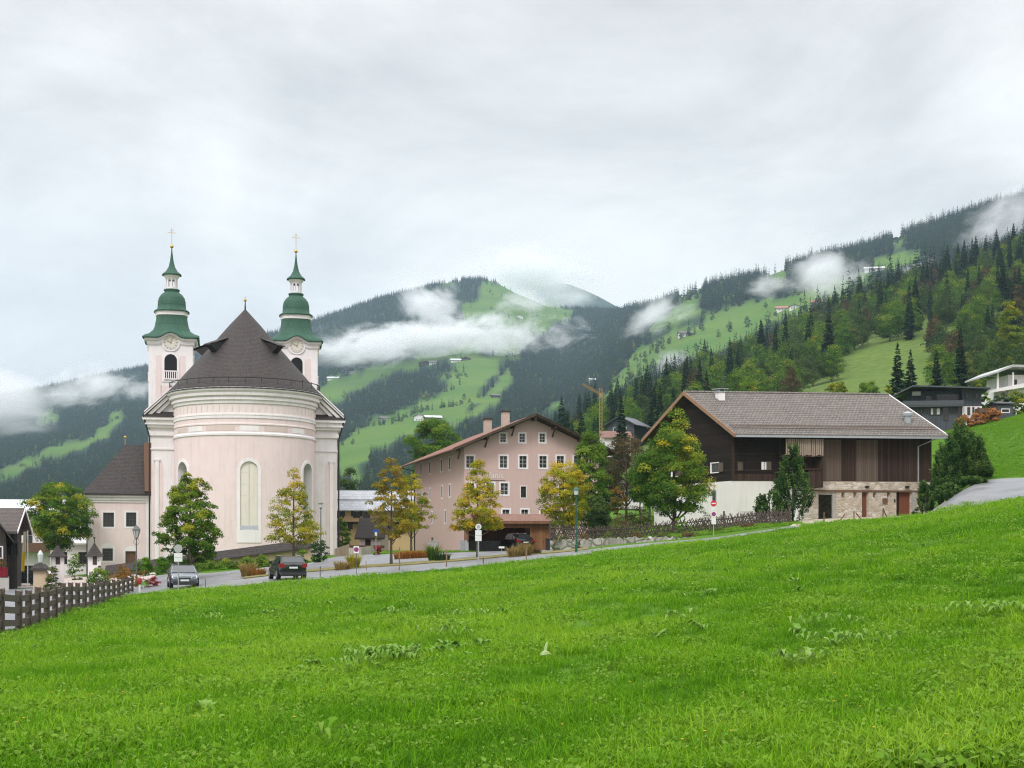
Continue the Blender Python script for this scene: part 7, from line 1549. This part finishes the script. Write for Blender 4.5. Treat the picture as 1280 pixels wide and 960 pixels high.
    wp = np.sin(X*.55+1.9*np.sin(Y*.21+1))*np.sin(Y*.33-X*.4+2)+.5*np.sin(X*1.7+Y*.9); k = (wp > .62) & (g.uniform(0, 1, n) < .13) & (D < np.interp(u, Eu[o], Ed[o])-2) & (X > -13.43-(D-30.5)*.2676+1); X, Y = X[k], Y[k]; n = len(X)
    scatter('meadow_weeds', 'patches of pale broad leaved weeds scattered through the meadow', np.stack([X, Y, gzn(X, Y)], 1), g.uniform(0, 6.28, n), g.uniform(.6, 1.3, n), g.integers(0, 3, n), [weed_kind(i, 60+i) for i in range(3)]); print('weeds', n)
    g2 = []; 
    for u0, u1, d0, d1, n_ in ((700, 1000, 81, 90, 5200), (470, 600, 98, 120, 3500), (770, 840, 105, 128, 2500), (200, 400, 84, 99, 3500)):
        D = g.uniform(d0, d1, n_); u = g.uniform(u0, u1, n_); k = D > np.interp(u, Eu[o], Ed[o])+1.2; 
        if u0 == 700: k = D > np.interp(u, [700, 760, 800, 845, 890, 940, 1000], [91.5, 87, 84, 83, 82.5, 84, 87])
        if u0 == 200: k = D > np.interp(u, [200, 262, 330, 400], [91, 90, 92, 97])
        if u0 == 470: k = D > np.interp(u, [470, 520, 545, 600], [104, 102, 101, 104])
        g2.append(np.stack([(u-640)/1400*D, D*S], 1)[k])
    q = np.concatenate(g2); n = len(q)
    scatter('lawn_grass', 'rough grass on the banks and lawns around the houses', np.stack([q[:, 0], q[:, 1], gzn(q[:, 0], q[:, 1])], 1), g.uniform(0, 6.28, n), g.uniform(1.2, 2.1, n), g.choice([0, 2, 4, 5, 6], n), kinds, shade=g.normal(-.05, .12, n))
meadow()
def dock(label, px, py, n, size, spread, seed, group=None):      # broad leaved dock
    g = np.random.default_rng(seed); p = hit(px, py, 8, 90); a = g.uniform(0, 6.28, n); r = spread*g.uniform(.1, 1, n)**.7; V = []; F = []; T = []
    for i in range(n):
        c = np.array([math.cos(a[i])*r[i]*1.6, math.sin(a[i])*r[i], .12+g.uniform(0, .12)]); da = g.uniform(0, 6.28); d = np.array([math.cos(da), math.sin(da), g.uniform(-.1, .45)]); s = np.array([-d[1], d[0], g.uniform(-.2, .2)])*size*.22; L = size*g.uniform(.6, 1.2); k = len(V)
        for f, w, dz in ((0, .25, 0), (.3, 1, .05), (.65, .8, .04), (1, .08, -.06)): V += [c+d*L*f+s*w+np.array([0, 0, dz+.015]), c+d*L*f+np.array([0, 0, dz]), c+d*L*f-s*w+np.array([0, 0, dz+.015])]
        V += [np.array([0, 0, 0]), np.array([.01, 0, 0]), c+np.array([0, .006, 0]), c]; F.append((k+12, k+13, k+14, k+15)); T.append(.3)
        t_ = g.uniform(.35, 1)
        for j in range(3): F += [(k+3*j, k+3*j+1, k+3*j+4, k+3*j+3), (k+3*j+1, k+3*j+2, k+3*j+5, k+3*j+4)]; T += [t_, t_]
    return tag(link('dock_plant', mesh_np('dock_plant', np.array(V), np.array(F), T, [LM['herb' if py > 900 else 'dock']]), loc=p), label, 'plant', group)
for i, (px, py, n, s, sp, lb) in enumerate([(478, 833, 46, .19, .42, 'biggest patch of pale broad dock leaves left of the meadow centre'), (505, 829, 26, .2, .3, 'pale dock leaves joined to the right of the biggest patch'), (440, 845, 16, .15, .3, 'thin trail of dock leaves left of the biggest patch'), (555, 801, 22, .17, .4, 'dock leaves behind the biggest patch'), (1060, 815, 30, .17, .45, 'dock patch on the right half of the meadow'), (1000, 841, 18, .18, .25, 'dark leaved dock patch in the right middle of the meadow'), (1235, 776, 26, .2, .5, 'dock patch near the right edge of the meadow'), (845, 781, 8, .2, .2, 'small dock plant with a pale flower near the meadow middle'), (595, 776, 16, .17, .4, 'far dock patch above the meadow middle'), (492, 771, 14, .16, .35, 'far dock patch below the road bend'), (270, 779, 14, .16, .3, 'far dock patch below the blue grey car'), (405, 944, 5, .17, .12, 'large single dock leaves at the bottom edge of the meadow'), (1040, 790, 18, .15, .5, 'pale weeds in the far right middle of the meadow')]):
    dock(lb, px, py, n, s, sp, 300+i)
def pale_leaf():
    p = hit(681, 826, 8, 60); q = MB(); g = random.Random(4)
    for c, d, w in (((-.09, 0, .12), (.2, .02, .02), .05), ((-.01, .02, .14), (.07, .12, .22), .045)):
        c, d = Vector(c), Vector(d); s = Vector((-d.y, d.x, .3)).normalized()*w; n = 6
        vs = [];
        for i in range(n+1): f = i/n; ww = math.sin(PI*min(f*.85+.12, 1)); b = c+d*f+Vector((0, 0, .03*math.sin(PI*f))); vs += [b-s*ww, b+Vector((0, 0, .015)), b+s*ww]
        q.add(vs, [(3*i+j, 3*i+j+1, 3*i+j+4, 3*i+j+3) for i in range(n) for j in range(2)])
    o = q.build('pale_leaf', plain('bleached_leaf', (.30, .40, .15), .6), loc=p); o.scale = (.75, .75, .75); o.modifiers.new('t', 'SOLIDIFY').thickness = .006; tag(o, 'bleached pale curled leaf lying in the middle of the meadow', 'leaf')
pale_leaf()
def buttercups():
    g = np.random.default_rng(9); V, F, T = [], [], []
    ym = plain('buttercup_yellow', (.75, .52, .02), .5); sm_ = plain('buttercup_stem', (.10, .22, .02), .6)
    for i, (px, py) in enumerate([(30, 845), (37, 866), (78, 887), (63, 891), (108, 893), (113, 895), (150, 893), (152, 891), (365, 918), (310, 852), (577, 872), (400, 882), (850, 949), (878, 948), (912, 950), (1073, 914), (1089, 938), (1041, 866), (1040, 900), (785, 877), (803, 879), (18, 935), (27, 931), (1055, 902), (925, 900), (200, 910), (240, 925), (700, 935), (640, 905), (1180, 945)]):
        p = hit(px, py, 8, 60); h = g.uniform(.16, .24); q = MB(); n = 10
        q.add([(.02+.016*math.cos(2*PI*k/n), .016*math.sin(2*PI*k/n), h+.012) for k in range(n)]+[(.02, 0, h)], [(k, (k+1) % n, n) for k in range(n)])
        bc = q.build('buttercup', ym, loc=p); q = MB(); q.tube([(0, 0, 0), (.02, 0, h)], .003, 4); q.build('stem', sm_, bc); tag(bc, 'tiny yellow buttercup standing in the long meadow grass', 'flower', 'buttercups in the meadow')
buttercups()
